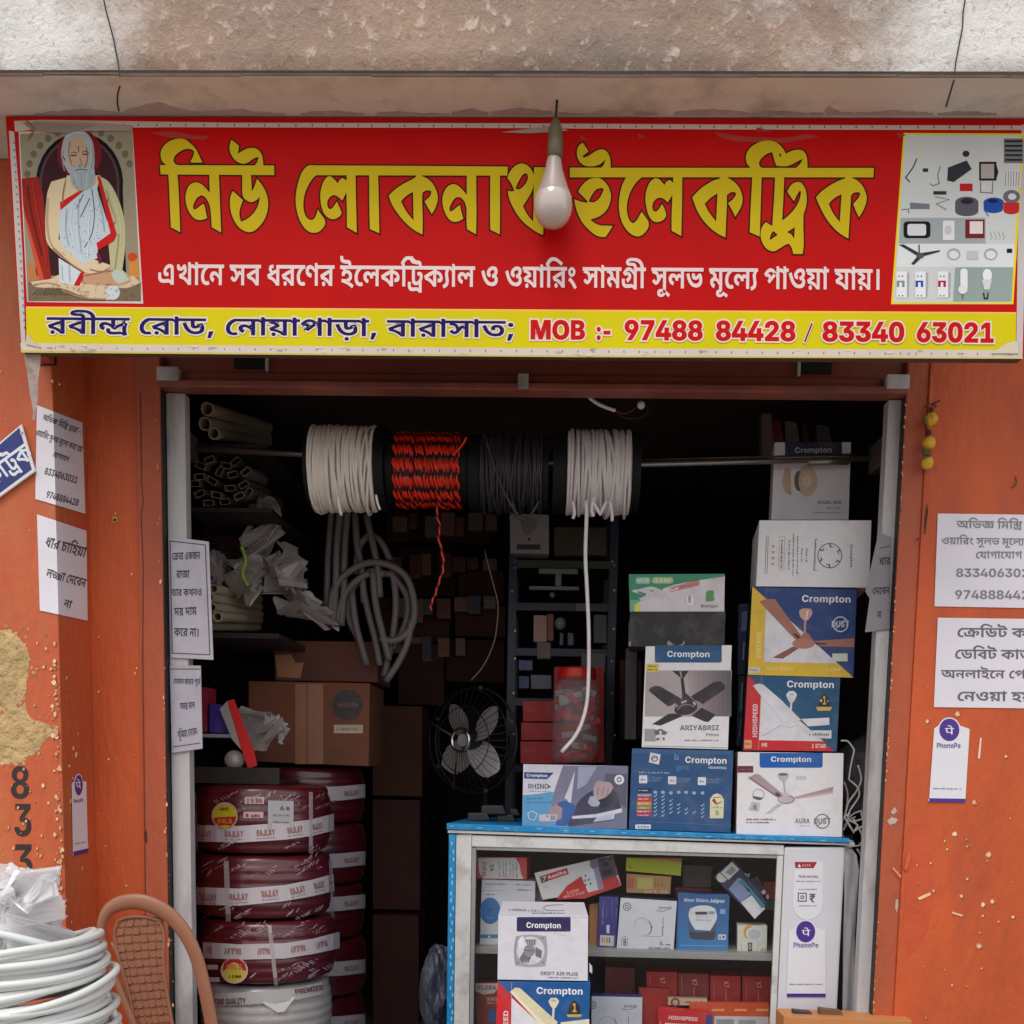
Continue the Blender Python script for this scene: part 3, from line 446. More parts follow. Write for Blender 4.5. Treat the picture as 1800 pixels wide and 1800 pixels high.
class Art:
    """flat print laid on a surface: every piece a thin sheet a hair above the one below"""
    STEP = 1.2e-5
    def __init__(s, surf, base=.0004): s.P = surf; s.mb = MB(); s.h = base; s.o = (0, 0); s.sc = 1.
    def frame(s, ox, oy, scale):      # coordinates that follow are offsets from (ox, oy) divided by scale
        s.o = (ox, oy); s.sc = 1 / scale; return s
    def m(s, p): return (s.o[0] + p[0] * s.sc, s.o[1] + p[1] * s.sc)
    def _emit(s, pts, tris, col, extra=0.):
        s.mb.add([s.P(x, y, s.h + extra) for x, y in pts], tris, col)
    def poly(s, pts, col, holes=(), smooth=False, sub=3):
        pts = [s.m(p) for p in pts]; holes = [[s.m(p) for p in h] for h in holes]
        if smooth: pts = smooth_loop(pts, sub=sub); holes = [smooth_loop(h, sub=sub) for h in holes]
        fl, tr = tess(pts, holes); s.h += s.STEP; s._emit(fl, tr, col); return s
    def rect(s, x0, y0, x1, y1, col): return s.poly([(x0, y0), (x1, y0), (x1, y1), (x0, y1)], col)
    def grad(s, x0, y0, x1, y1, c0, c1, n=8, vert=False):
        for i in range(n):
            u = (i + .5) / n; c = tuple(a + (b - a) * u for a, b in zip(c0, c1))
            if vert: s.rect(x0, y0 + (y1 - y0) * i / n, x1, y0 + (y1 - y0) * (i + 1) / n, c)
            else: s.rect(x0 + (x1 - x0) * i / n, y0, x0 + (x1 - x0) * (i + 1) / n, y1, c)
            s.h -= s.STEP
        s.h += s.STEP; return s
    def ell(s, cx, cy, rx, ry, col, n=24, hole=0.):
        pts = [(cx + rx * math.cos(6.2832 * i / n), cy + ry * math.sin(6.2832 * i / n)) for i in range(n)]
        hs = [[(cx + rx * hole * math.cos(-6.2832 * i / n), cy + ry * hole * math.sin(-6.2832 * i / n)) for i in range(n)]] if hole else ()
        return s.poly(pts, col, hs)
    def rrect(s, x0, y0, x1, y1, r, col):
        pts = []
        for cx, cy, a in ((x1 - r, y0 + r, -90), (x1 - r, y1 - r, 0), (x0 + r, y1 - r, 90), (x0 + r, y0 + r, 180)):
            for k in range(5):
                t = math.radians(a + k * 22.5); pts.append((cx + r * math.cos(t), cy + r * math.sin(t)))
        return s.poly(pts, col)
    def line(s, pts, w, col, closed=False, smooth=False, raw=False):
        if not raw: pts = [s.m(p) for p in pts]; w = w * s.sc
        if smooth: pts = smooth_loop(pts, closed)
        P = [Vector(p) for p in pts]; Q = [P[0]]
        for p in P[1:]:
            if (p - Q[-1]).length > .05: Q.append(p)
        P = Q; n = len(P)
        if n < 2: return s
        L, R = [], []
        for i in range(n):
            a = P[i - 1] if (closed or i) else P[i]; b = P[(i + 1) % n] if (closed or i < n - 1) else P[i]
            d1 = (P[i] - a); d2 = (b - P[i])
            if d1.length < 1e-6: d1 = d2
            if d2.length < 1e-6: d2 = d1
            d1 = d1.normalized(); d2 = d2.normalized(); t = d1 + d2
            t = t.normalized() if t.length > .05 else d1
            nn = Vector((-t.y, t.x)); k = 1 / max(.5, nn.dot(Vector((-d1.y, d1.x))))
            L.append(P[i] + nn * w * .5 * k); R.append(P[i] - nn * w * .5 * k)
        pts2 = [tuple(p) for p in L + R]; m_ = n if closed else n - 1
        s.h += s.STEP
        s._emit(pts2, [(i, (i + 1) % n, n + (i + 1) % n, n + i) for i in range(m_)], col); return s
    def text(s, t, p0, p1, h, col, outline=None, ow=2., fit=True, shear=0.):
        """text from p0 to p1 along its baseline; h is the height of a capital (or of the head line)"""
        p0 = Vector(s.m(p0)); p1 = Vector(s.m(p1)); h *= s.sc; ow *= s.sc
        run = run_of(t); ben = run[0][0] is GB
        em = h / (.62 if ben else .727)
        gl = []; x = 0
        for tab, key in run:
            if key == ' ' or (tab is GL and key not in tab): x += .28; continue
            g = glyph(tab, key); gl.append((x, g)); x += g[0]
        d = (p1 - p0); W = d.length; u = d.normalized(); v = Vector((u.y, -u.x))
        kx = W / x if fit else em
        T = lambda x_, y_: (p0 + u * ((x_ + shear * y_) * kx) + v * (y_ * em))
        if outline:
            s.h += s.STEP
            for gx, g in gl:
                for c in g[1]:
                    s.h += 2e-6
                    s.line([tuple(T(gx + a, b)) for a, b in c], ow * 2, outline, True, raw=True); s.h -= s.STEP
                for fl, tr in g[2]:
                    pass
            s.h += s.STEP
        s.h += s.STEP
        for i, (gx, g) in enumerate(gl):
            for j, (fl, tr) in enumerate(g[2]):
                s._emit([tuple(T(gx + a, b)) for a, b in fl], tr, col, ((i + j) % 4) * 4e-6)
        s.h += s.STEP
        return s
    def scribble(s, p0, p1, h, col, seed=0, w=None):
        """print too small to read: a row of short strokes"""
        rr = random.Random(seed); p0 = Vector(p0); p1 = Vector(p1); d = p1 - p0; L = d.length; u = d.normalized(); v = Vector((u.y, -u.x))
        x = 0; s.h += s.STEP
        while x < L:
            ww = rr.uniform(.35, .9) * h; hh = h * rr.uniform(.55, 1)
            a = p0 + u * x; b = p0 + u * min(L, x + ww)
            q = [s.m(p) for p in (a, b, b + v * hh, a + v * hh)]
            s._emit(q, [(0, 1, 2, 3)], col); x += ww + h * rr.choice((.2, .2, .25, .8))
        return s
    def put(s, name, parent, mat_=None):
        o = s.mb.put(name, mat_ or M_PRINT, parent, fix=False)
        return o
# ================================================================ the setting and the building
XC = -1.337                       # the corner of the left pilaster
PY = -.21                         # its face; the wall of the doorway is y = 0
MW = dict(rough=.6, var=.15, vs=2.6, bump=.35, bs=30, stain_scale=2.4, stretch=(1.5, 1, .55))
M_OR = mat('orange_paint', (198, 86, 38), stain=(164, 72, 44), stain_amt=.8, **MW)
M_ORL = mat('orange_paint_faded', (194, 90, 50), stain=(186, 114, 68), stain_amt=.85, **MW)
M_ORS = mat('orange_paint_strip', (178, 84, 50), stain=(152, 82, 58), stain_amt=.5, **MW)
M_BEAM = mat('red_brown_paint', (128, 58, 42), rough=.55, var=.16, vs=6, bump=.2, bs=30, stain=(86, 44, 38), stain_amt=.6)
M_UND = mat('underside_plaster', (228, 222, 214), rough=.85, var=.06, vs=5, bump=.2, bs=20, stain=(128, 118, 112), stain_amt=.55, stain_scale=5)
M_POST = mat('worn_white_paint', (186, 182, 182), rough=.6, var=.08, vs=8, bump=.3, bs=24, stain=(120, 112, 108), stain_amt=.7, stain_scale=7, stretch=(1, 1, .35))
M_BLACK = mat('black_steel', (22, 20, 21), rough=.5)
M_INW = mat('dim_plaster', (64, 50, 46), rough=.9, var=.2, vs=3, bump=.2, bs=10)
M_FLOOR = mat('cement_floor', (116, 110, 104), rough=.85, var=.15, vs=6, bump=.3, bs=30)
M_DUST = mat('dusty_road', (140, 132, 122), rough=.95, var=.2, vs=1.2, bump=.5, bs=12)
def slab_material():
    m = bpy.data.materials.new('weathered_plaster'); m.use_nodes = True
    t = m.node_tree; N = t.nodes; L = t.links; b = N['Principled BSDF']; b.inputs['Roughness'].default_value = .92
    g = N.new('ShaderNodeNewGeometry'); sx = N.new('ShaderNodeSeparateXYZ'); L.new(g.outputs['Position'], sx.inputs[0])
    def noise_(sc_, det=8, ro=.6, dist=0, st=None):
        n = N.new('ShaderNodeTexNoise'); n.inputs['Scale'].default_value = sc_; n.inputs['Detail'].default_value = det
        n.inputs['Roughness'].default_value = ro; n.inputs['Distortion'].default_value = dist
        v = g.outputs['Position']
        if st:
            mp = N.new('ShaderNodeMapping'); mp.inputs['Scale'].default_value = st; L.new(v, mp.inputs[0]); v = mp.outputs[0]
        L.new(v, n.inputs['Vector']); return n.outputs['Fac']
    def mr(v, a, b_, c=0., d=1.):
        r = N.new('ShaderNodeMapRange'); r.inputs[1].default_value = a; r.inputs[2].default_value = b_; r.inputs[3].default_value = c; r.inputs[4].default_value = d
        L.new(v, r.inputs[0]); return r.outputs[0]
    def op(o, a, b_):
        k = N.new('ShaderNodeMath'); k.operation = o
        for i, v in enumerate((a, b_)):
            if isinstance(v, (int, float)): k.inputs[i].default_value = v
            else: L.new(v, k.inputs[i])
        return k.outputs[0]
    def mix(f, a, b_):
        k = N.new('ShaderNodeMix'); k.data_type = 'RGBA'; L.new(f, k.inputs[0])
        for i, v in ((6, a), (7, b_)):
            if isinstance(v, tuple): k.inputs[i].default_value = lin(v)
            else: L.new(v, k.inputs[i])
        return k.outputs[2]
    lime = op('ADD', mr(sx.outputs[0], -.75, -1.2), mr(sx.outputs[0], .5, .9))
    lime = op('ADD', op('MULTIPLY', lime, 1.15), mr(noise_(2.3, 10, .7), .3, .75, -.55, .5))
    lime = mr(lime, .1, .95)
    base = mix(mr(noise_(3.5, 6), .35, .65), (152, 132, 118), (170, 144, 126))
    base = mix(mr(noise_(1.4, 4, .5, 0, (1, 1, 3)), .52, .7), base, (126, 114, 106))
    c = mix(lime, base, (226, 224, 220))
    fl = noise_(34, 5, .7, .35)
    c = mix(mr(fl, .56, .68, 0, .5), c, (226, 212, 198))
    c = mix(mr(fl, .42, .34, 0, .4), c, (124, 106, 96))
    c = mix(mr(noise_(75, 3, .6, .8), .60, .68, 0, .35), c, (84, 72, 64))
    L.new(c, b.inputs['Base Color'])
    bp = N.new('ShaderNodeBump'); bp.inputs['Strength'].default_value = .4; bp.inputs['Distance'].default_value = .007
    L.new(op('ADD', mr(fl, .4, .6), op('MULTIPLY', noise_(90, 4), .5)), bp.inputs['Height']); L.new(bp.outputs[0], b.inputs['Normal'])
    return m
M_SLAB = slab_material()
mb = MB(); mb.add([(-40, -40, 0), (40, -40, 0), (40, 40, 0), (-40, 40, 0)], [(0, 1, 2, 3)])
tag(mb.put('ground', M_DUST, fix=False), kind='structure')
mb = MB(); mb.box((-3.2, -1.05, .004), (3.4, .06, .17)); tag(mb.put('pavement', M_FLOOR, bevel=.01), kind='structure')
bld = thing('shop_building', 'orange plastered shop front with a weathered concrete slab above its doorway', 'building', (0, 0, 0))
def part(name, boxes, m, bevel=0.):
    mb = MB()
    for a, b in boxes: mb.box(a, b)
    return mb.put(name, m, bld, bevel=bevel)
part('left_pilaster', [((-3.2, PY, 0), (XC, .3, 2.909))], M_ORL, .004)
part('jamb', [((XC + .0005, .004, .172), (-1.186, .3, 2.909))], M_OR)
part('plaster_strip', [((-1.186, -.010, .172), (-1.116, .079, 2.909))], M_ORS, .003)
part('plaster_strip', [((1.001, -.004, .172), (1.062, .079, 2.909))], M_ORS, .003)
part('wall', [((1.062, -.010, .172), (3.4, .3, 2.909))], M_OR, .003)
part('roof_slab', [((-3.2, -.55, 2.912), (3.4, .35, 3.75))], M_UND)
mb = MB(); nx, nzz = 330, 42
for j in range(nzz + 1):
    for i in range(nx + 1):
        x = -3.2 + 6.6 * i / nx; z = 2.920 + .83 * j / nzz
        d = .007 * noise.noise(Vector((x * 7, z * 7, 1))) + .004 * noise.noise(Vector((x * 24, z * 24, 4)))
        y = -.566 + d * (0 if j == 0 else 1) + (.006 if j == 0 else 0)
        mb.v.append((x, y, z))
for j in range(nzz):
    for i in range(nx):
        a = j * (nx + 1) + i; mb.f.append((a, a + 1, a + nx + 2, a + nx + 1)); mb.c.append(None); mb.mi.append(0)
n0 = len(mb.v)
mb.add([(-3.2, -.5495, 2.9205), (3.4, -.5495, 2.9205)], [])
me = mb.mesh('slab_fascia', M_SLAB, True); put('fascia', me, bld)
mb = MB(); random.seed(4); x = -3.2
while x < 3.4:
    L_ = random.uniform(.05, .32); mb.box((x, -.556 + random.uniform(0, .003), 2.9105 + random.uniform(0, .003)), (min(3.4, x + L_ - .001), -.5502, 2.9195)); x += L_
mb.put('drip_edge', mat('brown_film', (132, 116, 106), rough=.9, var=.2), bld, bevel=.002)
part('lintel', [((-1.186, .05, 2.50), (1.062, .34, 2.909))], M_BEAM)
part('shutter_slat', [((-1.118, .018, 2.452), (1.003, .05, 2.53))], M_BEAM, .003)
part('shutter_slat', [((-1.118, .006, 2.424), (1.003, .048, 2.450))], M_BEAM, .004)
part('shutter_bottom_bar', [((-1.122, -.016, 2.402), (1.006, .05, 2.4225))], mat('red_brown_bar', (150, 84, 70), rough=.5, var=.2, vs=9, bump=.2, stain=(100, 60, 52), stain_amt=.7), .005)
for x0, x1 in ((412, 470), (1404, 1462)):
    a = at(x0, 655, .01); b = at(x1, 640, .01); part('shutter_slot', [((a.x, .008, 2.463), (b.x, .0175, 2.492))], M_BLACK)
for x0 in (466, 1403):
    a = at(x0, 655, .0); part('slot_edge', [((a.x, .002, 2.455), (a.x + .007, .0179, 2.512))], M_POST)
for x0, x1, y0, y1 in ((274, 313, 643, 668), (1558, 1601, 657, 683)):
    a = at(x0, y1, -.02); b = at(x1, y0, -.02)
    part('track_cap', [((a.x, -.02, a.z), (b.x, .03, b.z))], M_POST, .006)
hk = part('shutter_hook', [((at(910, 670, -.03).x, -.03, at(910, 681, -.03).z), (at(929, 670, -.03).x, -.017, at(929, 656, -.03).z))], M_POST, .003)
pa, pb_, pc_, pd_ = at(291.5, 705, .03).x, at(325, 705, .03).x, at(1562, 705, .03).x, at(1586.5, 705, .03).x
part('door_post', [((pa, .03, .2), (pb_, .075, 2.40))], M_POST, .003)
part('door_post', [((pc_, .03, .2), (pd_, .075, 2.40))], M_POST, .003)
part('guide_channel', [((-1.1158, -.004, .2), (-1.1142, .0795, 2.40))], M_BLACK)
part('guide_channel', [((.9992, .001, .2), (1.0006, .0795, 2.40))], M_BLACK)
part('guide_channel', [((-1.18, .085, .2), (-1.1285, .12, 2.40))], M_BLACK)
part('guide_channel', [((1.014, .085, .2), (1.07, .12, 2.40))], M_BLACK)
part('shop_floor', [((-1.42, .0605, 0), (1.42, 3.2, .2))], M_FLOOR)
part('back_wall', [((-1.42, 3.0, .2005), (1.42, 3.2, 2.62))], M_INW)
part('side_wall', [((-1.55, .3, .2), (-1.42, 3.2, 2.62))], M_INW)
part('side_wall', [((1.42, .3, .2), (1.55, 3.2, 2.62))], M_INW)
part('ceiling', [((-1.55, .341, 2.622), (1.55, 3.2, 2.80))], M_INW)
PIL, REV, WALL, WALR = Plane(PY), Side(XC), Plane(0), Plane(-.010)
M_RAW = mat('bare_plaster', (198, 168, 118), rough=.95, var=.16, vs=22, bump=.8, bs=45, stain=(170, 140, 100), stain_amt=.6, stain_scale=9)
def patch(name, surf, pts, m, th=.0025, smooth=True):
    if smooth: pts = smooth_loop(pts)
    fl, tr = tess(pts); n = len(fl); mb = MB()
    nn = surf.n * -th
    mb.add([surf(x, y, th) for x, y in fl] + [surf(x, y, th) + nn for x, y in fl], list(tr) + [(i, (i + 1) % n, (i + 1) % n + n, i + n) for i in range(n)])
    return mb.put(name, m, bld, fix=True)
rp = random.Random(2); E_ = [(-60, 1118), (-20, 1105), (28, 1111), (46, 1132), (53, 1165), (47, 1200), (42, 1235), (52, 1262), (75, 1272), (104, 1277), (98, 1290), (80, 1300), (70, 1318), (48, 1332), (30, 1345), (0, 1343), (-30, 1350), (-60, 1340)]
Q_ = []
for (x0, y0), (x1, y1) in zip(E_, E_[1:] + E_[:1]):
    n = max(2, int(math.hypot(x1 - x0, y1 - y0) / 4)); Q_ += [(x0 + (x1 - x0) * i / n + rp.gauss(0, 1.5), y0 + (y1 - y0) * i / n + rp.gauss(0, 1.5)) for i in range(n)]
patch('plaster_patch', PIL, Q_, M_RAW, .0007, False)
a = Art(PIL, .0006)
for i in range(90):
    x, y = rp.choice(E_); x += rp.gauss(0, 16); y += rp.gauss(0, 16); s_ = rp.uniform(.8, 4.5); k = rp.randint(5, 8)
    if x < 100: a.poly([(x + s_ * rp.uniform(.5, 1.2) * math.cos(6.28 * j / k), y + s_ * rp.uniform(.5, 1.3) * math.sin(6.28 * j / k)) for j in range(k)], rp.choice(((192, 158, 108), (186, 128, 84), (178, 110, 70))))
tag(a.put('plaster_crumbs', bld, M_PAINTM), kind='stuff')
a = Art(PIL, .0006)
K_ = (52, 42, 40)
for t, x0, x1, y in (('8', 17, 54, 1404), ('3', 23, 58, 1470), ('3', 23, 60, 1541)): a.text(t, (x0, y), (x1, y), 57, K_)
a.put('painted_numerals', bld, M_PAINTM)
rc = random.Random(8)
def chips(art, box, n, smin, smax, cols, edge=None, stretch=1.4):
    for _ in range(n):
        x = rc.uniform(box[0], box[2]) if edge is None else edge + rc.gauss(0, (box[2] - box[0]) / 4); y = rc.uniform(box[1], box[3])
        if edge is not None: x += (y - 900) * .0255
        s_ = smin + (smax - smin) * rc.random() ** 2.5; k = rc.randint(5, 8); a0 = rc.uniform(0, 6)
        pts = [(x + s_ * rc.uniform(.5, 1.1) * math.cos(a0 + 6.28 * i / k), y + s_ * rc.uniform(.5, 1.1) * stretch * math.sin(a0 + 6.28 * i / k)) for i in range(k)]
        art.poly([(px + .9, py + .9) for px, py in pts], (120, 52, 30)); art.poly(pts, rc.choice(cols))  # darker offset copy paints a drop shadow under each chip
CH_ = [(232, 182, 138), (226, 170, 120), (240, 200, 160), (214, 150, 104)]
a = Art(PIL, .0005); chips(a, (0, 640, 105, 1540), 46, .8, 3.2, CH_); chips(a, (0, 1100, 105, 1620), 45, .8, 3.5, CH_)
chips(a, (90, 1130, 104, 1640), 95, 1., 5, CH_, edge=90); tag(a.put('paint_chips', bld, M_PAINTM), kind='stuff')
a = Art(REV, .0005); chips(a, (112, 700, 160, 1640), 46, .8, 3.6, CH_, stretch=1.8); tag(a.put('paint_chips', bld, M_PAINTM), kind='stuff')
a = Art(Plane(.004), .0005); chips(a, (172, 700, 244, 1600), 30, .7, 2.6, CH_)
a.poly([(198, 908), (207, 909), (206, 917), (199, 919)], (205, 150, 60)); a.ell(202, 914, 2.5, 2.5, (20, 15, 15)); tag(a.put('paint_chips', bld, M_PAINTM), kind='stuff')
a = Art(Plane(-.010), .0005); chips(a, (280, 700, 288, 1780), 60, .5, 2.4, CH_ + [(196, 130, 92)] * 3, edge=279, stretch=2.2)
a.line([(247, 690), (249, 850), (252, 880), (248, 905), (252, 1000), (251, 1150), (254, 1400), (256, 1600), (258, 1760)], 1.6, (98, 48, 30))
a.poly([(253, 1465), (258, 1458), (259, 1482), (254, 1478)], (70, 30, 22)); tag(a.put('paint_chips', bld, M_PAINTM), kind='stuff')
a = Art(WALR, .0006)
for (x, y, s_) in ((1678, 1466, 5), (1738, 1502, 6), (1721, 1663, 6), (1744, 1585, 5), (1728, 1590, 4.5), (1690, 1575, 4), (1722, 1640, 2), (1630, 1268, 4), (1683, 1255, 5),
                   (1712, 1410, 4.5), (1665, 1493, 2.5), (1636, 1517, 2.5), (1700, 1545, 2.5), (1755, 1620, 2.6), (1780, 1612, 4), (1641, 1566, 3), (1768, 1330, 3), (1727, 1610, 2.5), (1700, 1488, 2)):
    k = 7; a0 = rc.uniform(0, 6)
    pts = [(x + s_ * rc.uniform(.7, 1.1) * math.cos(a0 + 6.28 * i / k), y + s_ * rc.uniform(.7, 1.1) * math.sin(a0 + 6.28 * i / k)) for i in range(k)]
    a.poly([(px + 1.2, py + 1.2) for px, py in pts], (112, 50, 30)); a.poly(pts, rc.choice(CH_)); a.ell(x, y, s_ * .35, s_ * .35, (214, 214, 212))  # the dark offset outline is a painted shadow beneath the flake
chips(a, (1620, 700, 1800, 1240), 26, .6, 1.9, CH_); chips(a, (1610, 1400, 1800, 1790), 36, .7, 2.6, CH_)
a.poly([(1722, 1297), (1725, 1297), (1722, 1334), (1718, 1333)], (238, 214, 196))
a.poly([(1612, 1578), (1634, 1568), (1636, 1573), (1616, 1582)], (244, 196, 150)); a.poly([(1672, 1602), (1692, 1608), (1690, 1611), (1674, 1606)], (240, 200, 160))
a.poly([(1568, 1526), (1570, 1524), (1584, 1540), (1582, 1543)], (226, 146, 112))
a.poly([(1629, 885), (1631, 900), (1628, 920), (1626, 940), (1624, 938), (1626, 905)], (70, 34, 26)); a.ell(1612, 948, 2.2, 2.2, (84, 36, 24))
a.line([(1784, 838), (1786, 848), (1782, 855), (1777, 858)], 2.4, (92, 62, 50), smooth=True)
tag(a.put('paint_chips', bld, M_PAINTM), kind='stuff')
a = Art(Plane(-.004), .0006); chips(a, (1560, 800, 1575, 1780), 70, .8, 3, CH_, edge=1588, stretch=2) if False else None
for i in range(60):
    y = rc.uniform(700, 1790); x = 1591.5 - (y - 700) * .0535 + rc.uniform(0, 2.5); s_ = rc.uniform(.5, 1.8)
    a.poly([(x - s_ * .6, y - s_ * 2), (x + s_, y - s_ * .6), (x + s_ * .7, y + s_ * 1.8), (x - s_ * .4, y + s_)], rc.choice(CH_ + [(60, 34, 26)]))
for pts in ([(1565, 1428), (1572, 1418), (1577, 1426), (1570, 1432)], [(1559, 1443), (1567, 1436), (1578, 1440), (1574, 1447), (1564, 1450)], [(1574, 1582), (1578, 1580), (1579, 1592), (1576, 1604), (1573, 1596)]):
    a.poly(pts, (188, 170, 160))
tag(a.put('paint_chips', bld, M_PAINTM), kind='stuff')
patch('paint_scar', WALR, [(1594, 1500), (1600, 1494), (1597, 1520), (1592, 1530), (1588, 1528)], mat('raised_paint', (206, 96, 52), rough=.6, bump=.2), .006)
patch('paint_scar', WALR, [(1604, 1448), (1628, 1440), (1642, 1560), (1628, 1640), (1600, 1680), (1588, 1640), (1594, 1540)], mat('second_coat', (200, 82, 42), rough=.6, bump=.2), .0007)
class Flat:
    def __init__(s, z): s.z = z; s.n = Vector((0, 0, -1))
    def __call__(s, px, py, h=0.): return atZ(px, py, s.z - h)
for f1, f2 in (([(181, -8), (186, 18), (193, 44), (199, 66), (203, 88), (208, 112), (211, 137)], [(211, 151), (207, 165), (206, 180), (209, 196)]),
               ([(1698, -8), (1693, 20), (1692, 48), (1686, 78), (1680, 110), (1678, 128)], [(1677, 141), (1670, 164), (1663, 188)])):
    a = Art(Plane(-.5735), .0); a.line(f1, 2.6, (44, 34, 30)); a.put('crack', bld, M_PAINTM)
    a = Art(Flat(2.912), .0012); a.line(f2, 2.6, (44, 34, 30)); a.put('crack', bld, M_PAINTM)
a = Art(Flat(2.912), .0008)
x = 60
while x < 1700:
    wd = rc.uniform(40, 170); n = max(6, int(wd / 7)); hh = rc.choice((5, 8, 12, 20)) if x < 620 or 1150 < x < 1560 else rc.choice((4, 6, 9))
    pk_ = rc.uniform(.15, .6); top = [(x + wd * i / n, 201 - hh * max(.1, 1 - abs(i / n - pk_) * 1.9) - rc.uniform(0, 3)) for i in range(n + 1)]
    a.poly([(x, 203)] + top + [(x + wd, 203)], rc.choice(((186, 176, 168), (176, 166, 158)))); x += wd + rc.uniform(0, 30)
tag(a.put('damp_stains', bld, M_PAINTM), kind='stuff')
# ================================================================ the signboard
SG = Plane(-.40)
sgn = thing('signboard', 'long red and yellow Bengali shop signboard fixed under the concrete slab', 'sign', (-.1, -.36, 2.35))
M_FRM = mat('board_back', (90, 70, 60), rough=.8)
fr = [SG(10, 205), SG(1812, 209), SG(1799, 630), SG(38, 618)]
mb = MB(); mb.prism([p + Vector((0, .0, 0)) for p in fr], Vector((0, .035, 0)))
mb.put('backing_board', M_FRM, sgn, bevel=.003)
RD, YL, TAPE = (190, 10, 8), (214, 200, 14), (205, 190, 180)
a = Art(SG, .0008)
a.poly([(10, 205), (1812, 209), (1799, 630), (38, 618)], (186, 18, 14))
a.poly([(28, 215), (1800, 219), (1788, 619), (44, 608)], RD)
a.poly([(44, 541), (1786, 552), (1785, 618), (45, 606)], YL)
a.poly([(44, 539), (1786, 549), (1786, 552), (44, 542)], (246, 190, 90))
HB = a.h + 3e-5
a.poly([(25, 213), (75, 211), (400, 216), (900, 217), (1400, 220), (1810, 221), (1809, 229), (1300, 228), (820, 225), (300, 224), (75, 226), (27, 232)], TAPE)
a.poly([(16, 230), (25, 232), (33, 330), (40, 450), (45, 606), (38, 610), (30, 470), (22, 330)], (196, 190, 184))
a.poly([(36, 603), (250, 606), (900, 612), (1500, 614), (1792, 616), (1798, 630), (1400, 628), (800, 625), (300, 621), (38, 619)], (212, 200, 188))
a.poly([(36, 616), (300, 619), (1000, 625), (1798, 629), (1798, 631), (1000, 628), (38, 620)], (206, 186, 90))
a.poly([(1796, 219), (1808, 222), (1797, 628), (1786, 626), (1789, 420)], (198, 192, 190))
a.line([(30, 235), (37, 330), (43, 470), (46, 600)], 2.4, (170, 24, 50))
rs = random.Random(3)
for i in range(64):
    x = 82 + i * 27.3 + rs.uniform(-3, 3); y = 218.5 + x * .0032; a.rect(x, y - 1.5, x + 1.6, y + 3, (90, 70, 62))
    x = 70 + i * 27; y = 611 + x * .0062; a.rect(x, y - 1, x + 1.4, y + 2.4, (120, 104, 90))
for i in range(40):
    x = rs.uniform(60, 1790); y = 606 + x * .0062 + rs.uniform(0, 12); a.poly([(x, y), (x + rs.uniform(4, 22), y + rs.uniform(-1, 1)), (x + rs.uniform(2, 16), y + rs.uniform(1, 3))], rs.choice(((176, 160, 146), (230, 222, 214))))
for i in range(26):
    y = 250 + i * 13; x = 20 + (y - 230) * .058; a.rect(x + 3, y, x + 5, y + 3, (110, 96, 90))
a.poly([(75, 612), (60, 600), (48, 585), (46, 606)], (206, 190, 160)); a.poly([(1740, 622), (1770, 604), (1786, 600), (1790, 622)], (214, 204, 180))
for pts in ([(60, 214), (150, 216), (235, 222), (232, 231), (120, 232), (70, 228)], [(975, 222), (1000, 231), (930, 236), (880, 234)]):
    a.poly(pts, (170, 150, 138))
bn = a.put('banner_face', sgn, M_VINYL)
a = Art(SG, HB + .0001)
A_, B_, C_, D_, E_, F_, G_ = ((270, 235, 8.1818), (510, 270, 11.25), (660, 270, 11.25), (810, 270, 11.25), (990, 245, 9.0), (1190, 240, 8.1818), (1390, 270, 11.25))
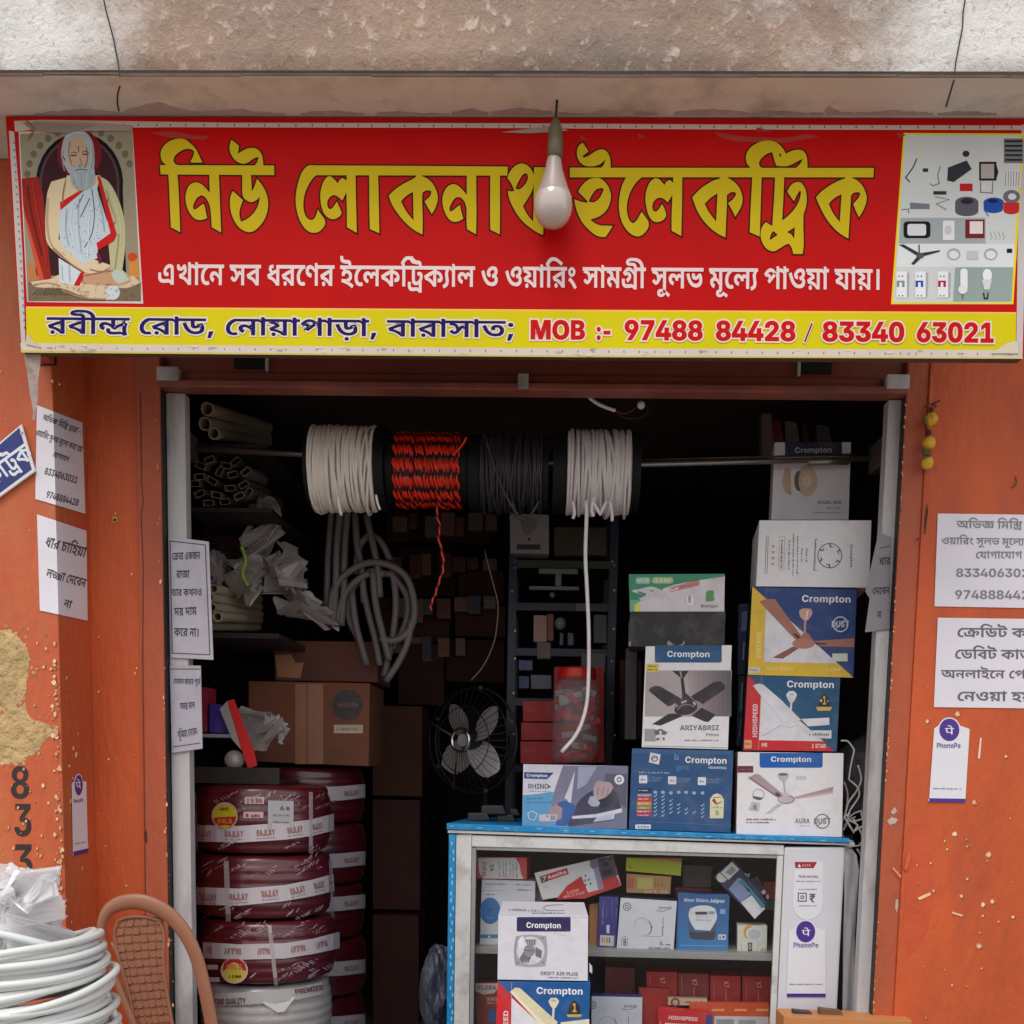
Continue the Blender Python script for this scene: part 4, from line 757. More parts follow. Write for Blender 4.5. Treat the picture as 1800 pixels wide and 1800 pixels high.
T_ = [
 (A_, [(345,590),(345,455),(310,435),(290,400),(300,340),(350,285),(420,240),(490,222),(545,232),(587,262),(572,330),(535,400),(545,420),(703,420),(672,350),(640,280),(600,210),(540,150),(470,95),(400,76),(310,83),(220,120),(150,180),(110,250),(105,320),(125,400),(182,460),(213,590),(222,700),(240,1100),(252,1350),(385,1420),(370,1000),(355,700)], []),
 (A_, [(92,457),(1735,462),(1738,600),(105,590)], []),
 (A_, [(805,560),(940,560),(950,800),(960,1100),(973,1425),(840,1350),(830,1200),(815,1060),(780,970),(735,910),(685,890),(630,925),(590,990),(570,1050),(582,1098),(625,1080),(680,1035),(722,1010),(740,1060),(755,1140),(773,1218),(700,1243),(640,1243),(580,1215),(520,1140),(480,1050),(462,950),(470,850),(500,770),(550,720),(620,705),(690,730),(750,785),(812,855),(805,700)], []),
 (A_, [(1125,90),(1230,180),(1215,293),(1270,258),(1340,222),(1420,208),(1490,226),(1545,280),(1572,360),(1583,500),(1460,500),(1462,458),(1495,410),(1513,345),(1480,345),(1430,370),(1370,412),(1310,435),(1240,425),(1170,380),(1115,300),(1095,220),(1100,150)], []),
 (A_, [(1275,560),(1400,560),(1410,720),(1415,835),(1450,770),(1490,652),(1545,720),(1600,810),(1635,900),(1650,1020),(1635,1130),(1595,1240),(1530,1330),(1450,1400),(1380,1420),(1300,1400),(1220,1340),(1160,1250),(1115,1130),(1100,1000),(1110,900),(1143,828),(1288,960),(1258,1040),(1237,1120),(1240,1200),(1260,1270),(1330,1240),(1420,1170),(1485,1080),(1515,1000),(1531,912),(1480,960),(1410,990),(1355,972),(1288,910),(1278,700)], []),
 (B_, [(380,238),(520,240),(600,430),(520,435),(440,510),(370,620),(310,750),(275,880),(265,1000),(270,1110),(295,1210),(350,1290),(420,1318),(480,1290),(520,1210),(550,1110),(600,1190),(660,1270),(695,1340),(690,1410),(640,1490),(570,1550),(490,1572),(400,1560),(320,1510),(240,1410),(180,1290),(135,1130),(113,960),(118,800),(145,650),(190,490),(240,370),(300,290)], []),
 (B_, [(380,238),(1800,246),(4305,263),(4295,440),(1800,436),(520,433)], []),
 (B_, [(1120,400),(1295,400),(1300,800),(1310,1200),(1318,1572),(1125,1460),(1125,1200),(1115,765),(1035,932),(960,870),(905,832),(850,828),(790,865),(745,930),(736,1010),(755,1085),(800,1108),(850,1070),(890,1010),(925,955),(955,1020),(1000,1120),(1017,1180),(990,1235),(920,1285),(840,1303),(760,1275),(680,1200),(630,1080),(605,950),(600,800),(630,650),(680,530),(740,465),(800,458),(860,500),(945,595),(985,520),(1040,490),(1120,537)], []),
 (B_, [(1565,400),(1740,400),(1750,800),(1765,1580),(1580,1500),(1570,1200)], []),
 (C_, [(800,400),(915,400),(918,450),(1010,490),(1100,560),(1170,660),(1215,770),(1233,870),(1220,980),(1170,1110),(1115,1200),(1060,1110),(972,950),(1050,880),(1095,820),(1108,750),(1040,732),(970,750),(930,790),(925,1000),(935,1300),(930,1605),(820,1550),(680,1450),(520,1290),(380,1100),(310,970),(265,840),(350,750),(450,670),(560,600),(680,540),(800,470)], [[(745,762),(640,820),(560,890),(508,950),(560,1060),(640,1190),(755,1328)]]),
 (D_, [(120,400),(305,400),(305,800),(310,1200),(300,1600),(125,1500),(115,1300),(115,1100),(80,970),(30,900),(-20,870),(-70,868),(-130,905),(-190,1000),(-225,1100),(-210,1152),(-140,1120),(-60,1050),(-15,1022),(5,1130),(25,1200),(50,1295),(-30,1337),(-110,1357),(-190,1335),(-265,1260),(-320,1150),(-350,1050),(-362,940),(-352,830),(-307,720),(-237,640),(-157,612),(-87,622),(-7,680),(60,750),(118,825)], []),
 (D_, [(585,400),(775,400),(775,800),(775,1200),(770,1602),(585,1510),(580,1200)], []),
 (D_, [(920,490),(960,390),(1030,290),(1120,225),(1220,203),(1320,240),(1400,330),(1440,430),(1455,275),(1690,278),(1660,700),(1640,1200),(1628,1615),(1540,1580),(1400,1490),(1260,1380),(1130,1230),(1030,1060),(960,900),(928,740),(1000,755),(1062,742),(1000,600)],
      [[(1445,560),(1430,680),(1380,800),(1310,920),(1230,1040),(1290,1170),(1360,1270),(1432,1350),(1440,1000)], [(1082,700),(1120,600),(1180,490),(1240,410),(1305,395),(1330,470),(1300,570),(1230,660),(1150,715)]]),
 (E_, [(310,58),(400,195),(305,270),(320,297),(400,267),(490,205),(580,165),(660,173),(720,245),(745,330),(750,500),(600,500),(600,458),(640,410),(668,325),(600,385),(520,420),(420,432),(330,415),(260,360),(220,270),(220,170),(255,95)], []),
 (E_, [(104,452),(1800,455),(4912,457),(4904,606),(1800,604),(106,606)], []),
 (E_, [(235,830),(300,730),(380,655),(480,617),(580,622),(670,690),(730,790),(755,900),(735,1020),(680,1130),(590,1210),(490,1255),(428,1270),(500,1330),(590,1365),(700,1370),(780,1373),(730,1460),(670,1547),(590,1547),(500,1510),(390,1420),(290,1300),(220,1150),(185,1020),(178,952),(260,985),(340,1003),(388,1003),(370,968)], [[(402,988),(450,890),(520,800),(600,775),(642,790),(610,870),(560,950),(480,1000)]]),
 (E_, [(950,560),(1290,560),(1240,605),(1150,690),(1070,820),(1020,960),(1005,1080),(1015,1190),(1050,1290),(1100,1333),(1150,1300),(1200,1220),(1240,1148),(1290,1220),(1347,1310),(1347,1390),(1300,1470),(1220,1532),(1150,1537),(1070,1500),(990,1420),(920,1290),(885,1130),(883,980),(905,830),(940,710),(990,610)], []),
 (E_, [(1740,560),(1882,560),(1878,1000),(1865,1532),(1715,1450),(1715,1200),(1728,880),(1652,1002),(1590,945),(1530,927),(1470,947),(1425,1000),(1408,1080),(1430,1142),(1470,1147),(1520,1100),(1560,1025),(1590,1080),(1620,1160),(1630,1220),(1580,1280),(1500,1312),(1430,1302),(1370,1240),(1330,1140),(1303,1000),(1303,880),(1330,770),(1380,670),(1450,620),(1520,637),(1600,728),(1640,665),(1690,650),(1740,692)], []),
 (F_, [(620,560),(725,560),(728,600),(800,640),(880,720),(920,800),(942,900),(925,1000),(885,1080),(835,1160),(800,1080),(733,962),(800,910),(848,845),(835,803),(770,808),(715,850),(715,1000),(705,1200),(695,1455),(600,1410),(480,1320),(370,1200),(290,1070),(218,880),(300,790),(400,710),(520,640),(620,608)], [[(582,822),(490,880),(397,970),(450,1080),(562,1230)]]),
 (F_, [(1060,460),(1010,400),(988,330),(1000,250),(1050,170),(1130,110),(1220,75),(1310,63),(1400,80),(1480,130),(1530,190),(1562,252),(1650,212),(1740,195),(1810,210),(1850,260),(1870,330),(1875,500),(1710,500),(1712,458),(1765,405),(1810,328),(1750,350),(1680,390),(1600,425),(1530,432),(1430,425),(1400,350),(1368,228),(1300,250),(1220,310),(1178,380),(1190,430),(1225,458),(1225,500),(1065,500)], [[(1474,250),(1492,250),(1496,280),(1488,298),(1470,290)]]),
 (F_, [(1075,540),(1215,540),(1215,600),(1205,900),(1188,1442),(1045,1380),(1055,1100),(1080,600)], []),
 (F_, [(1410,560),(1540,560),(1530,850),(1510,1213),(1580,1160),(1660,1080),(1720,1000),(1765,900),(1782,800),(1765,780),(1720,850),(1680,935),(1640,880),(1583,793),(1640,700),(1700,665),(1760,658),(1797,681),(1847,769),(1865,900),(1854,1009),(1816,1150),(1820,1555),(1804,1693),(1670,1692),(1650,1610),(1610,1545),(1560,1560),(1480,1610),(1400,1652),(1340,1647),(1270,1600),(1215,1500),(1200,1400),(1225,1300),(1275,1235),(1370,1292),(1375,1200),(1395,900)], [[(1385,1360),(1448,1420),(1328,1498),(1350,1410)], [(1692,1308),(1578,1380),(1640,1410),(1683,1475)]]),
 (G_, [(1075,440),(1210,440),(1215,490),(1300,530),(1390,610),(1450,710),(1490,820),(1497,920),(1460,1060),(1400,1180),(1345,1265),(1290,1150),(1230,1000),(1300,930),(1350,860),(1372,785),(1310,768),(1230,790),(1190,840),(1180,1000),(1160,1300),(1135,1685),(1020,1620),(870,1500),(720,1320),(620,1150),(540,980),(498,870),(600,760),(720,670),(850,590),(980,530),(1075,497)], [[(1002,812),(900,860),(820,920),(748,1000),(800,1120),(870,1240),(967,1360)]]),
]
for fr_, out, hs in T_:
    a.frame(*fr_)
    for c in [out] + hs: a.line(smooth_loop(c), 5.4 * fr_[2], (56, 16, 8), True)
h0 = a.h + .00005
for i, (fr_, out, hs) in enumerate(T_):
    a.frame(*fr_); a.h = h0 + i * 4e-6; a.poly(out, (206, 180, 22), hs, smooth=True)
a.frame(0, 0, 1); a.h = h0 + .0001
a.text("এখানে সব ধরণের ইলেকট্রিক্যাল ও ওয়ারিং সামগ্রী সুলভ মূল্যে পাওয়া যায়।", (277, 501), (1549, 510), 36, (232, 214, 212), (190, 40, 34), .9)
a.text("রবীন্দ্র রোড, নোয়াপাড়া, বারাসাত;", (83, 587), (907, 594), 29, (34, 14, 92), (226, 218, 196), 2.6)
RT = (198, 16, 18); WO = (236, 214, 200)
for t, x0, x1, h in (("MOB", 931, 1029, 33), (":-", 1048, 1077, 30), ("97488", 1096, 1236, 34), ("84428", 1257, 1399, 34), ("83340", 1444, 1590, 34), ("63021", 1609, 1748, 34)):
    a.text(t, (x0, 596.5 + (x0 - 931) * .0075), (x1, 596.5 + (x1 - 931) * .0075), h, RT, WO, 3.6); a.text(t, (x0, 596.5 + (x0 - 931) * .0075), (x1, 596.5 + (x1 - 931) * .0075), h, RT, RT, .9)
a.line([(1413, 604), (1428, 567)], 5.6, WO); a.line([(1414, 602), (1427, 569)], 3, (120, 30, 40))
a.put('lettering', sgn, M_VINYL)
a = Art(SG, HB + .00005)
a.poly([(33, 232), (233, 227), (252, 534), (48, 531)], (214, 200, 194)); a.frame(30, 210, 5.457)
Pn = lambda *p: list(p)
a.poly([(28,140),(1105,95),(1190,1745),(105,1745)], (150, 140, 118)); 
for i in range(17):
    t = math.radians(188 - 196 * i / 16 if i else 188); x, y = 600 + 500 * math.cos(t), 560 - 470 * math.sin(t)
    if x < 1090: a.ell(x, y, 32, 36, (112, 102, 84), 10)
arch = [(600 + 420 * math.cos(math.radians(k)), 620 - 490 * math.sin(math.radians(k))) for k in range(-8, 189, 12)]
a.poly([(1050,1500)] + arch + [(180,1500)], (20, 10, 12)); arch2 = [(600 + 385 * math.cos(math.radians(k)), 620 - 455 * math.sin(math.radians(k))) for k in range(-8, 189, 12)]
a.poly([(1010,1500)] + arch2 + [(215,1500)], (82, 60, 66)); arch3 = [(600 + 362 * math.cos(math.radians(k)), 620 - 430 * math.sin(math.radians(k))) for k in range(-8, 189, 12)]
a.poly([(990,1500)] + arch3 + [(240,1500)], (58, 24, 30)); a.ell(600, 330, 215, 230, (120, 26, 30))
a.poly([(45,570),(205,550),(250,720),(330,1540),(215,1560),(60,830)], (150, 36, 26)); a.poly([(60,880),(95,960),(270,1560),(215,1560)], (206, 80, 48))
a.poly([(110,1560),(1190,1560),(1190,1745),(110,1745)], (120, 104, 80))
for i in range(12): a.line([(150 + i * 34, 1690), (210 + i * 38, 1630)], 7, (66, 44, 34))
a.poly([(1085,1530),(1075,1400),(1110,1330),(1160,1320),(1175,1520)], (206, 140, 60)); a.ell(1110, 1320, 45, 42, (200, 70, 30))
a.poly([(100,1380),(170,1400),(200,1540),(120,1560)], (190, 120, 70))
a.poly([(130,1560),(330,1530),(420,1490),(700,1580),(1120,1500),(1185,1570),(1050,1620),(900,1600),(980,1700),(860,1735),(640,1700),(420,1620),(180,1610)], (212, 190, 158), smooth=True)
a.ell(920, 1660, 68, 72, (206, 212, 216)); a.poly([(400,1330),(640,1480),(560,1595),(410,1560)], (204, 214, 220)); a.poly([(610,1470),(660,1465),(600,1600),(545,1595)], (190, 24, 24))
a.poly([(640,1480),(900,1420),(1060,1480),(1100,1560),(980,1600),(640,1580)], (196, 150, 116), smooth=True); a.poly([(900,1440),(1010,1440),(1080,1540),(980,1580),(930,1540)], (186, 198, 186), smooth=True)
a.poly([(470,560),(330,600),(290,720),(275,1100),(320,1230),(650,1470),(860,1470),(900,1400),(700,1330),(500,1240),(400,1150),(440,700)], (216, 196, 160), smooth=True)
a.poly([(780,540),(880,600),(970,760),(1030,960),(1040,1200),(1010,1460),(900,1430),(880,1200),(860,900)], (188, 184, 140), smooth=True)
a.poly([(480,540),(800,540),(760,720),(430,800)], (214, 194, 160))
a.poly([(415,860),(650,650),(760,640),(900,1090),(770,1190),(780,1330),(640,1390),(500,1270),(415,1170)], (192, 206, 212), smooth=True)
for i in range(60):
    x, y = rs.uniform(430, 830), rs.uniform(800, 1330)
    if x < 430 + (1300 - y) * .1 or (y < 860 and x < 560): continue
    a.ell(x, y, 5, 6, (120, 132, 150), 6)
for p in ([(720,670),(745,900),(720,1100),(650,1230)], [(640,720),(570,860)], [(700,760),(610,940)], [(880,740),(850,900)], [(950,980),(900,1060)]): a.line(p, 7, (70, 78, 90), smooth=True)
a.poly([(415,800),(600,690),(640,660),(660,672),(420,872)], (200, 22, 26)); a.poly([(770,545),(800,555),(960,1110),(930,1170),(780,1260),(765,1190),(900,1095)], (200, 22, 26)); a.poly([(765,1280),(810,1310),(815,1380),(785,1385)], (120, 20, 50))
a.poly([(440,240),(480,140),(560,100),(640,110),(720,200),(745,330),(740,480),(700,560),(500,520),(430,380)], (166, 172, 174), smooth=True)
a.poly([(490,220),(560,180),(640,200),(680,280),(690,400),(660,480),(600,510),(530,490),(495,400)], (190, 160, 134), smooth=True)
a.poly([(505,470),(620,440),(745,480),(750,600),(690,670),(600,690),(530,630)], (160, 172, 174), smooth=True)
a.line([(515,352),(575,348)], 12, (50, 36, 36)); a.line([(630,340),(690,336)], 12, (50, 36, 36)); a.line([(605,370),(625,430),(600,448)], 7, (120, 88, 74)); a.line([(560,492),(620,482),(680,492)], 9, (84, 84, 90)); a.line([(590,262),(596,318)], 8, (50, 30, 30)); a.line([(440,350),(465,400)], 10, (60, 44, 44))
sh = (182, 158, 124)
for p_, w_, c_ in (([(300,760),(292,1000),(330,1200),(440,1310)], 16, sh), ([(470,600),(450,700),(440,820)], 9, (150,122,98)), ([(540,560),(600,700)], 7, (150,122,98)), ([(350,1240),(520,1390),(640,1465)], 14, (164,104,74)), ([(430,1640),(640,1715),(850,1728)], 14, (170,130,100)), ([(700,1440),(820,1462),(880,1430)], 9, (150,112,90)),
    ([(650,1500),(800,1470),(930,1450)], 8, (160,110,84)), ([(160,1590),(300,1570),(420,1600)], 7, (160,130,104)), ([(515,215),(500,330),(525,430)], 9, (116,96,88)), ([(668,270),(680,380),(650,470)], 9, (116,96,88)), ([(520,330),(550,318),(582,330)], 8, (70,52,50)), ([(628,322),(660,308),(694,322)], 8, (70,52,50)),
    ([(520,270),(600,262),(670,268)], 4, (160,130,108)), ([(590,450),(606,462),(632,450)], 6, (120,88,74)), ([(520,430),(560,470)], 5, (150,124,106)), ([(690,430),(650,470)], 5, (150,124,106)), ([(480,180),(560,130),(640,140)], 8, (206,210,212)), ([(450,300),(440,400),(460,500)], 10, (136,142,146)), ([(725,260),(735,380),(715,480)], 10, (136,142,146)),
    ([(560,520),(575,640)], 7, (186,196,198)), ([(620,520),(622,670)], 7, (138,148,152)), ([(680,520),(668,650)], 7, (188,198,200)), ([(540,560),(560,640)], 6, (138,148,152)), ([(720,540),(710,620)], 6, (138,148,152)), ([(480,860),(470,1050),(500,1220)], 10, (160,172,182)), ([(540,800),(520,1000),(560,1240)], 8, (212,222,226)), ([(600,760),(590,980),(620,1280)], 8, (158,170,182)),
    ([(700,900),(690,1100),(680,1340)], 9, (214,224,228)), ([(780,720),(820,900),(840,1080)], 9, (156,168,180)), ([(860,680),(900,820),(950,960)], 8, (150,146,104)), ([(920,760),(990,980),(1000,1200)], 10, (204,200,160)), ([(980,1100),(960,1300),(940,1440)], 9, (150,150,112)), ([(430,1400),(440,1540)], 8, (170,184,192)), ([(500,1400),(510,1560)], 8, (168,182,190)),
    ([(100,640),(140,900),(240,1300)], 14, (112,24,20)), ([(150,600),(200,900),(290,1400)], 12, (176,52,38))): a.line(p_, w_, c_, smooth=True)
for i in range(70): x, y = rs.uniform(120, 1170), rs.uniform(1570, 1740); a.line([(x, y), (x + rs.uniform(8, 40), y - rs.uniform(-6, 14))], 4, rs.choice(((84, 66, 52), (150, 132, 104), (104, 84, 64))))
a.frame(0, 0, 1)
a.poly([(40, 216), (110, 219), (170, 222), (120, 236), (60, 232)], (150, 134, 120)); a.line([(48, 214), (62, 228), (50, 246)], 3, (150, 104, 60))
a.put('picture', sgn, M_VINYL)
a = Art(SG, HB + .00005)
a.poly([(1588, 234), (1800, 235), (1781, 535), (1566, 535)], (232, 214, 40)); a.poly([(1591, 237), (1795, 238), (1777, 532), (1570, 532)], (206, 210, 208))
a.frame(1400, 180, 3.9125)
a.poly([(715,795),(1300,795),(1300,972),(703,972)], (160, 170, 170)); a.poly([(1090,1135),(1490,1135),(1478,1372),(1075,1372)], (150, 166, 162)); a.poly([(700,975),(1500,975),(1492,1132),(690,1132)], (222, 226, 228))
g1, g2 = (52, 54, 60), (120, 124, 128)
a.line([(840,360),(800,450),(750,520),(780,550)], 9, g1); a.ell(850, 370, 28, 32, (214, 206, 190)); a.line([(990,440),(970,500),(980,560),(940,575),(915,560)], 8, g2); a.rect(868, 455, 905, 480, g1)
a.poly([(1040,450),(1170,400),(1205,460),(1080,550),(1035,540)], g1); a.ell(1165, 355, 24, 22, g1); a.rect(1255, 410, 1375, 540, (30,30,34)); a.rect(1268, 425, 1358, 525, (176,170,162)); a.line([(1265,545),(1265,620),(1345,625),(1350,545)], 8, g2); a.poly([(1375,430),(1388,480),(1370,540)], (30,30,34))
a.rect(1425, 250, 1560, 420, g2)
for i in range(5): a.rect(1432, 262 + i * 32, 1552, 276 + i * 32, (40, 40, 44))
a.rect(1122, 560, 1210, 612, (190, 30, 34)); a.rect(1430, 470, 1540, 585, (216, 218, 218))
for i in range(6): a.line([(1440 + i * 18, 475), (1436 + i * 18, 580)], 4, (90, 90, 96))
a.poly([(780,690),(915,700),(915,735),(780,735)], g2); a.line([(720,740),(770,735),(770,765)], 7, g2); a.rect(940, 612, 1030, 636, g1); a.line([(950,650),(1050,670),(960,700),(1030,740)], 7, g2)
a.ell(1170, 690, 80, 40, (92, 88, 98)); a.rect(1090, 690, 1250, 750, (92, 88, 98)); a.ell(1170, 750, 80, 34, (92, 88, 98)); a.ell(1172, 682, 44, 20, (40, 38, 44)); 
a.ell(1355, 690, 70, 34, (34, 76, 160)); a.rect(1286, 692, 1420, 735, (34, 76, 160)); a.ell(1353, 735, 66, 28, (34, 76, 160)); a.ell(1350, 680, 36, 14, (14, 34, 90)); a.line([(1290,740),(1320,785)], 6, (34, 76, 160))
a.ell(1478, 650, 58, 46, (110, 110, 116)); a.ell(1482, 650, 28, 22, (214, 216, 218)); a.rect(1422, 690, 1530, 745, (196, 40, 44)); a.ell(1476, 745, 54, 26, (196, 40, 44))
a.rrect(735, 820, 920, 935, 26, (22, 22, 26)); a.rrect(762, 838, 890, 918, 16, (214, 216, 220)); a.rrect(1005, 815, 1085, 950, 10, (224, 226, 228)); a.ell(1042, 880, 26, 34, (196, 200, 204)); a.rect(1160, 808, 1292, 935, (122, 26, 40)); a.rect(1190, 820, 1280, 905, (226, 218, 206))
for i in range(4): a.line([(1330 + i * 28, 890), (1345 + i * 28, 930), (1335 + i * 28, 945)], 4, (160, 164, 168))
a.poly([(703,980),(735,978),(865,1050),(850,1070)], g1); a.poly([(840,1040),(985,1018),(985,1028),(850,1066)], g1); a.poly([(830,1060),(860,1070),(805,1120),(788,1112)], g1); a.line([(842,980),(842,1050)], 9, g1); a.ell(850, 1056, 26, 20, (84, 86, 92))
for x in (1080, 1335): a.ell(x, 1045, 46, 40, (168, 172, 176)); a.ell(x, 1050, 34, 28, (226, 228, 230))
a.rrect(1170, 1022, 1248, 1082, 8, (196, 198, 200)); a.rect(1445, 1008, 1482, 1036, (22, 30, 36))
for x, c in ((716, (120, 150, 130)), (845, (40, 80, 170)), (1000, (180, 30, 50))):
    a.rect(x - 30, 1165, x + 42, 1345, (232, 234, 236)); a.poly([(x + 42, 1165), (x + 60, 1180), (x + 55, 1335), (x + 42, 1345)], (170, 172, 178)); a.rect(x - 28, 1228, x + 26, 1272, c); a.rect(x - 10, 1240, x + 8, 1272, (232, 234, 236))
    for dx in (-12, 12): a.ell(x + dx, 1198, 5, 6, g1, 8); a.ell(x + dx, 1332, 5, 6, g1, 8)
a.rrect(1125, 1145, 1175, 1300, 22, (236, 238, 238)); a.ell(1142, 1290, 32, 30, (226, 230, 230)); a.line([(1142,1320),(1142,1355)], 5, g1); a.ell(1310, 1190, 32, 42, (238, 240, 240)); a.poly([(1272,1220),(1342,1220),(1325,1290),(1290,1290)], (210, 218, 214)); a.line([(1285,1310),(1290,1350),(1312,1350),(1316,1310)], 9, (26, 44, 50))
a.frame(0, 0, 1)
a.put('picture', sgn, M_VINYL)
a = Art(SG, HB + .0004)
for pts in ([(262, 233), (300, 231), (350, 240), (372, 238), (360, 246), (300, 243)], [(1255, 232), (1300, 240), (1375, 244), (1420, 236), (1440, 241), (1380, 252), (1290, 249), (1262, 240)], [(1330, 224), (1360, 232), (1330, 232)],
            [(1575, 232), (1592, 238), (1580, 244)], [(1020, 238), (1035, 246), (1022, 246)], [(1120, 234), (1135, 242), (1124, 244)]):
    a.poly(pts, (172, 60, 52))  # paler red patches paint the glints on the wrinkled vinyl
tag(a.put('wrinkle_glints', sgn, M_VINYL), kind='stuff')
tr_ = thing('torn_banner_strip', 'torn grey strip of old banner hanging below the left end of the signboard', 'banner scrap', SG(55, 740))
mb = MB(); L1 = [(42, 616), (44, 628), (47, 655), (52, 690), (60, 725), (55, 738)]; L2 = [(72, 614), (70, 640), (68, 668), (66, 700), (64, 715), (62, 738)]
pl = Plane(-.385)
vs = [pl(x, y, .004 * math.sin(i * 2)) for i, (x, y) in enumerate(L1)] + [pl(x, y, -.003 * math.sin(i * 2.3)) for i, (x, y) in enumerate(L2)]
vb = [v + Vector((0, .0012, 0)) for v in vs]; n = 6
fs = [(i, i + 1, n + i + 1, n + i) for i in range(n - 1)]
mb.add(vs + vb, fs + [tuple(j + 12 for j in f) for f in fs] + [(i, i + 1, i + 13, i + 12) for i in range(5)] + [(i + 6, i + 7, i + 19, i + 18) for i in range(5)])
mb.put('strip', mat('old_flex', (168, 150, 142), rough=.7, var=.15, vs=20, bump=.3), tr_)
brk = thing('sign_bracket', 'small square bracket on the pilaster just under the signboard', 'bracket', PIL(84, 640))
mb = MB(); p = [PIL(73, 617), PIL(97, 617), PIL(97, 640), PIL(74, 640)]; mb.prism([q + Vector((0, -.06, 0)) for q in p], Vector((0, .06, 0))); mb.put('arm', M_ORS, brk, bevel=.003)
mb = MB(); p = [PIL(70, 616), PIL(100, 616), PIL(100, 643), PIL(71, 643)]; mb.prism([q + Vector((0, -.004, 0)) for q in p], Vector((0, .0035, 0))); mb.put('plate', M_BLACK, brk)
# ================================================================ things on and in front of the walls
def wire(name, pts_px, surf, r, m, parent=None, seg=6, smooth=True, label=None, cat='wire', group=None, jit=0., sub=4):
    q = smooth_loop(pts_px, False, sub) if smooth else pts_px
    pts = [surf(x, y, jit * math.sin(i * .9)) for i, (x, y) in enumerate(q)]
    mb = MB(); mb.tube(pts, r, seg)
    o = mb.put(name, m, parent, smooth=True, origin=base_of(pts) if parent is None else None, fix=False)
    if parent is None: tag(o, label, cat, group)
    return o
M_PVC = mat('white_plastic', (214, 214, 214), rough=.35, var=.03)
M_BULB = mat('milky_bulb', (196, 182, 174), rough=.16, var=.02, spec=.7, coat=.6)
M_HOLD = mat('bulb_holder_brown', (92, 84, 60), rough=.5, var=.08)
BY = -.465; pb = Plane(BY)
c0 = pb(975.5, 225); blb = thing('hanging_bulb', 'white LED bulb hanging in a brown holder in front of the signboard', 'light bulb', pb(974, 398))
def z_at(y): return pb(974, y).z
cx = pb(975, 300).x; k = (pb(1000, 300) - pb(974, 300)).x / 26
def prof(l): return [(max(r * k, .0001), z_at(y)) for r, y in l]
mb = MB(); mb.lathe(prof([(0, 206), (3, 208), (8, 216), (12, 228), (12.5, 244), (13, 245), (14, 262), (13.5, 276), (11, 279), (0, 279)]), (cx, BY, 0), seg=28); mb.put('holder', M_HOLD, blb, smooth=True)
mb = MB(); mb.lathe(prof([(0, 277), (11.5, 278), (13, 283), (15.5, 298), (20, 314), (26, 332), (30.5, 343), (31, 344)]), (cx - .002, BY, 0), seg=36); mb.put('bulb_body', mat('bulb_body_plastic', (168, 152, 144), rough=.35, var=.02), blb, smooth=True)
mb = MB(); mb.lathe(prof([(31, 344), (32.6, 349), (33.5, 357), (33.5, 366), (31.5, 377), (27, 387), (19, 395), (9, 399), (0, 400)]), (cx - .002, BY, 0), seg=36); mb.put('bulb_dome', M_BULB, blb, smooth=True)
mb = MB(); mb.tube([Vector((cx, BY, z_at(209))), Vector((cx + .002, BY, 2.912))], .003, 6); mb.put('cord', M_BLACK, blb, smooth=True)
gar = thing('lemon_charm', 'string of yellow lemons and chillies hanging on the orange wall right of the doorway', 'hanging charm', WALR(1630, 830))
pg = Plane(-.034)
M_LEM = mat('lemon_skin', (216, 172, 44), rough=.5, var=.14, vs=50, bump=.2, bs=200, stain=(150, 120, 30), stain_amt=.5, stain_scale=40); M_CHI = mat('green_chilli', (78, 88, 36), rough=.4)
M_SEED = mat('dry_charcoal', (84, 42, 26), rough=.8)
wire('string', [(1638, 660), (1638, 690), (1634, 712), (1637, 736), (1631, 760), (1633, 781), (1630, 815)], Plane(-.022), .0012, mat('cotton_string', (206, 150, 90), rough=.9), gar)
def blob(name, px, py, rx, ry, m, parent, surf=None, n=14, bump=.0, seed=0, ryd=None):
    surf = surf or pg; c = surf(px, py); s_ = (surf(px + 10, py) - c).length / 10
    mb = MB(); P = []
    for i in range(n + 1):
        t = math.pi * i / n; P.append((max(.0001, rx * s_ * math.sin(t)), ry * s_ * math.cos(t)))
    mb.lathe([(r, h) for r, h in P], c, seg=18)
    if bump: mb.v = [tuple(Vector(v) + (Vector(v) - c).normalized() * bump * noise.noise(Vector(v) * 90 + Vector((seed, 0, 0)))) for v in mb.v]
    return mb.put(name, m, parent, smooth=True)
blob('lemon', 1637, 737, 11, 12, M_LEM, gar, bump=.002, seed=1); blob('lemon', 1633, 779, 11.5, 12, M_LEM, gar, bump=.002, seed=2); blob('lemon', 1629.5, 814, 10.5, 12, M_LEM, gar, bump=.002, seed=3)
blob('charcoal', 1632, 760, 5, 6, M_SEED, gar, bump=.002); blob('charcoal', 1637, 720, 4.5, 5, M_SEED, gar, bump=.002)
for i, (p0, p1) in enumerate((((1623, 788), (1634, 800)), ((1622, 797), (1636, 793)), ((1624, 803), (1637, 799)), ((1628, 745), (1624, 735)))):
    wire('chilli', [p0, ((p0[0] + p1[0]) / 2, (p0[1] + p1[1]) / 2 + 2), p1], Plane(-.045), .0035, M_CHI, gar)
for p0, p1 in (((1636, 712), (1652, 704)), ((1634, 708), (1625, 716)), ((1638, 710), (1646, 715))): wire('dry_leaf', [p0, p1], Plane(-.03), .0022, M_SEED, gar, smooth=False)
INK = (74, 74, 80)
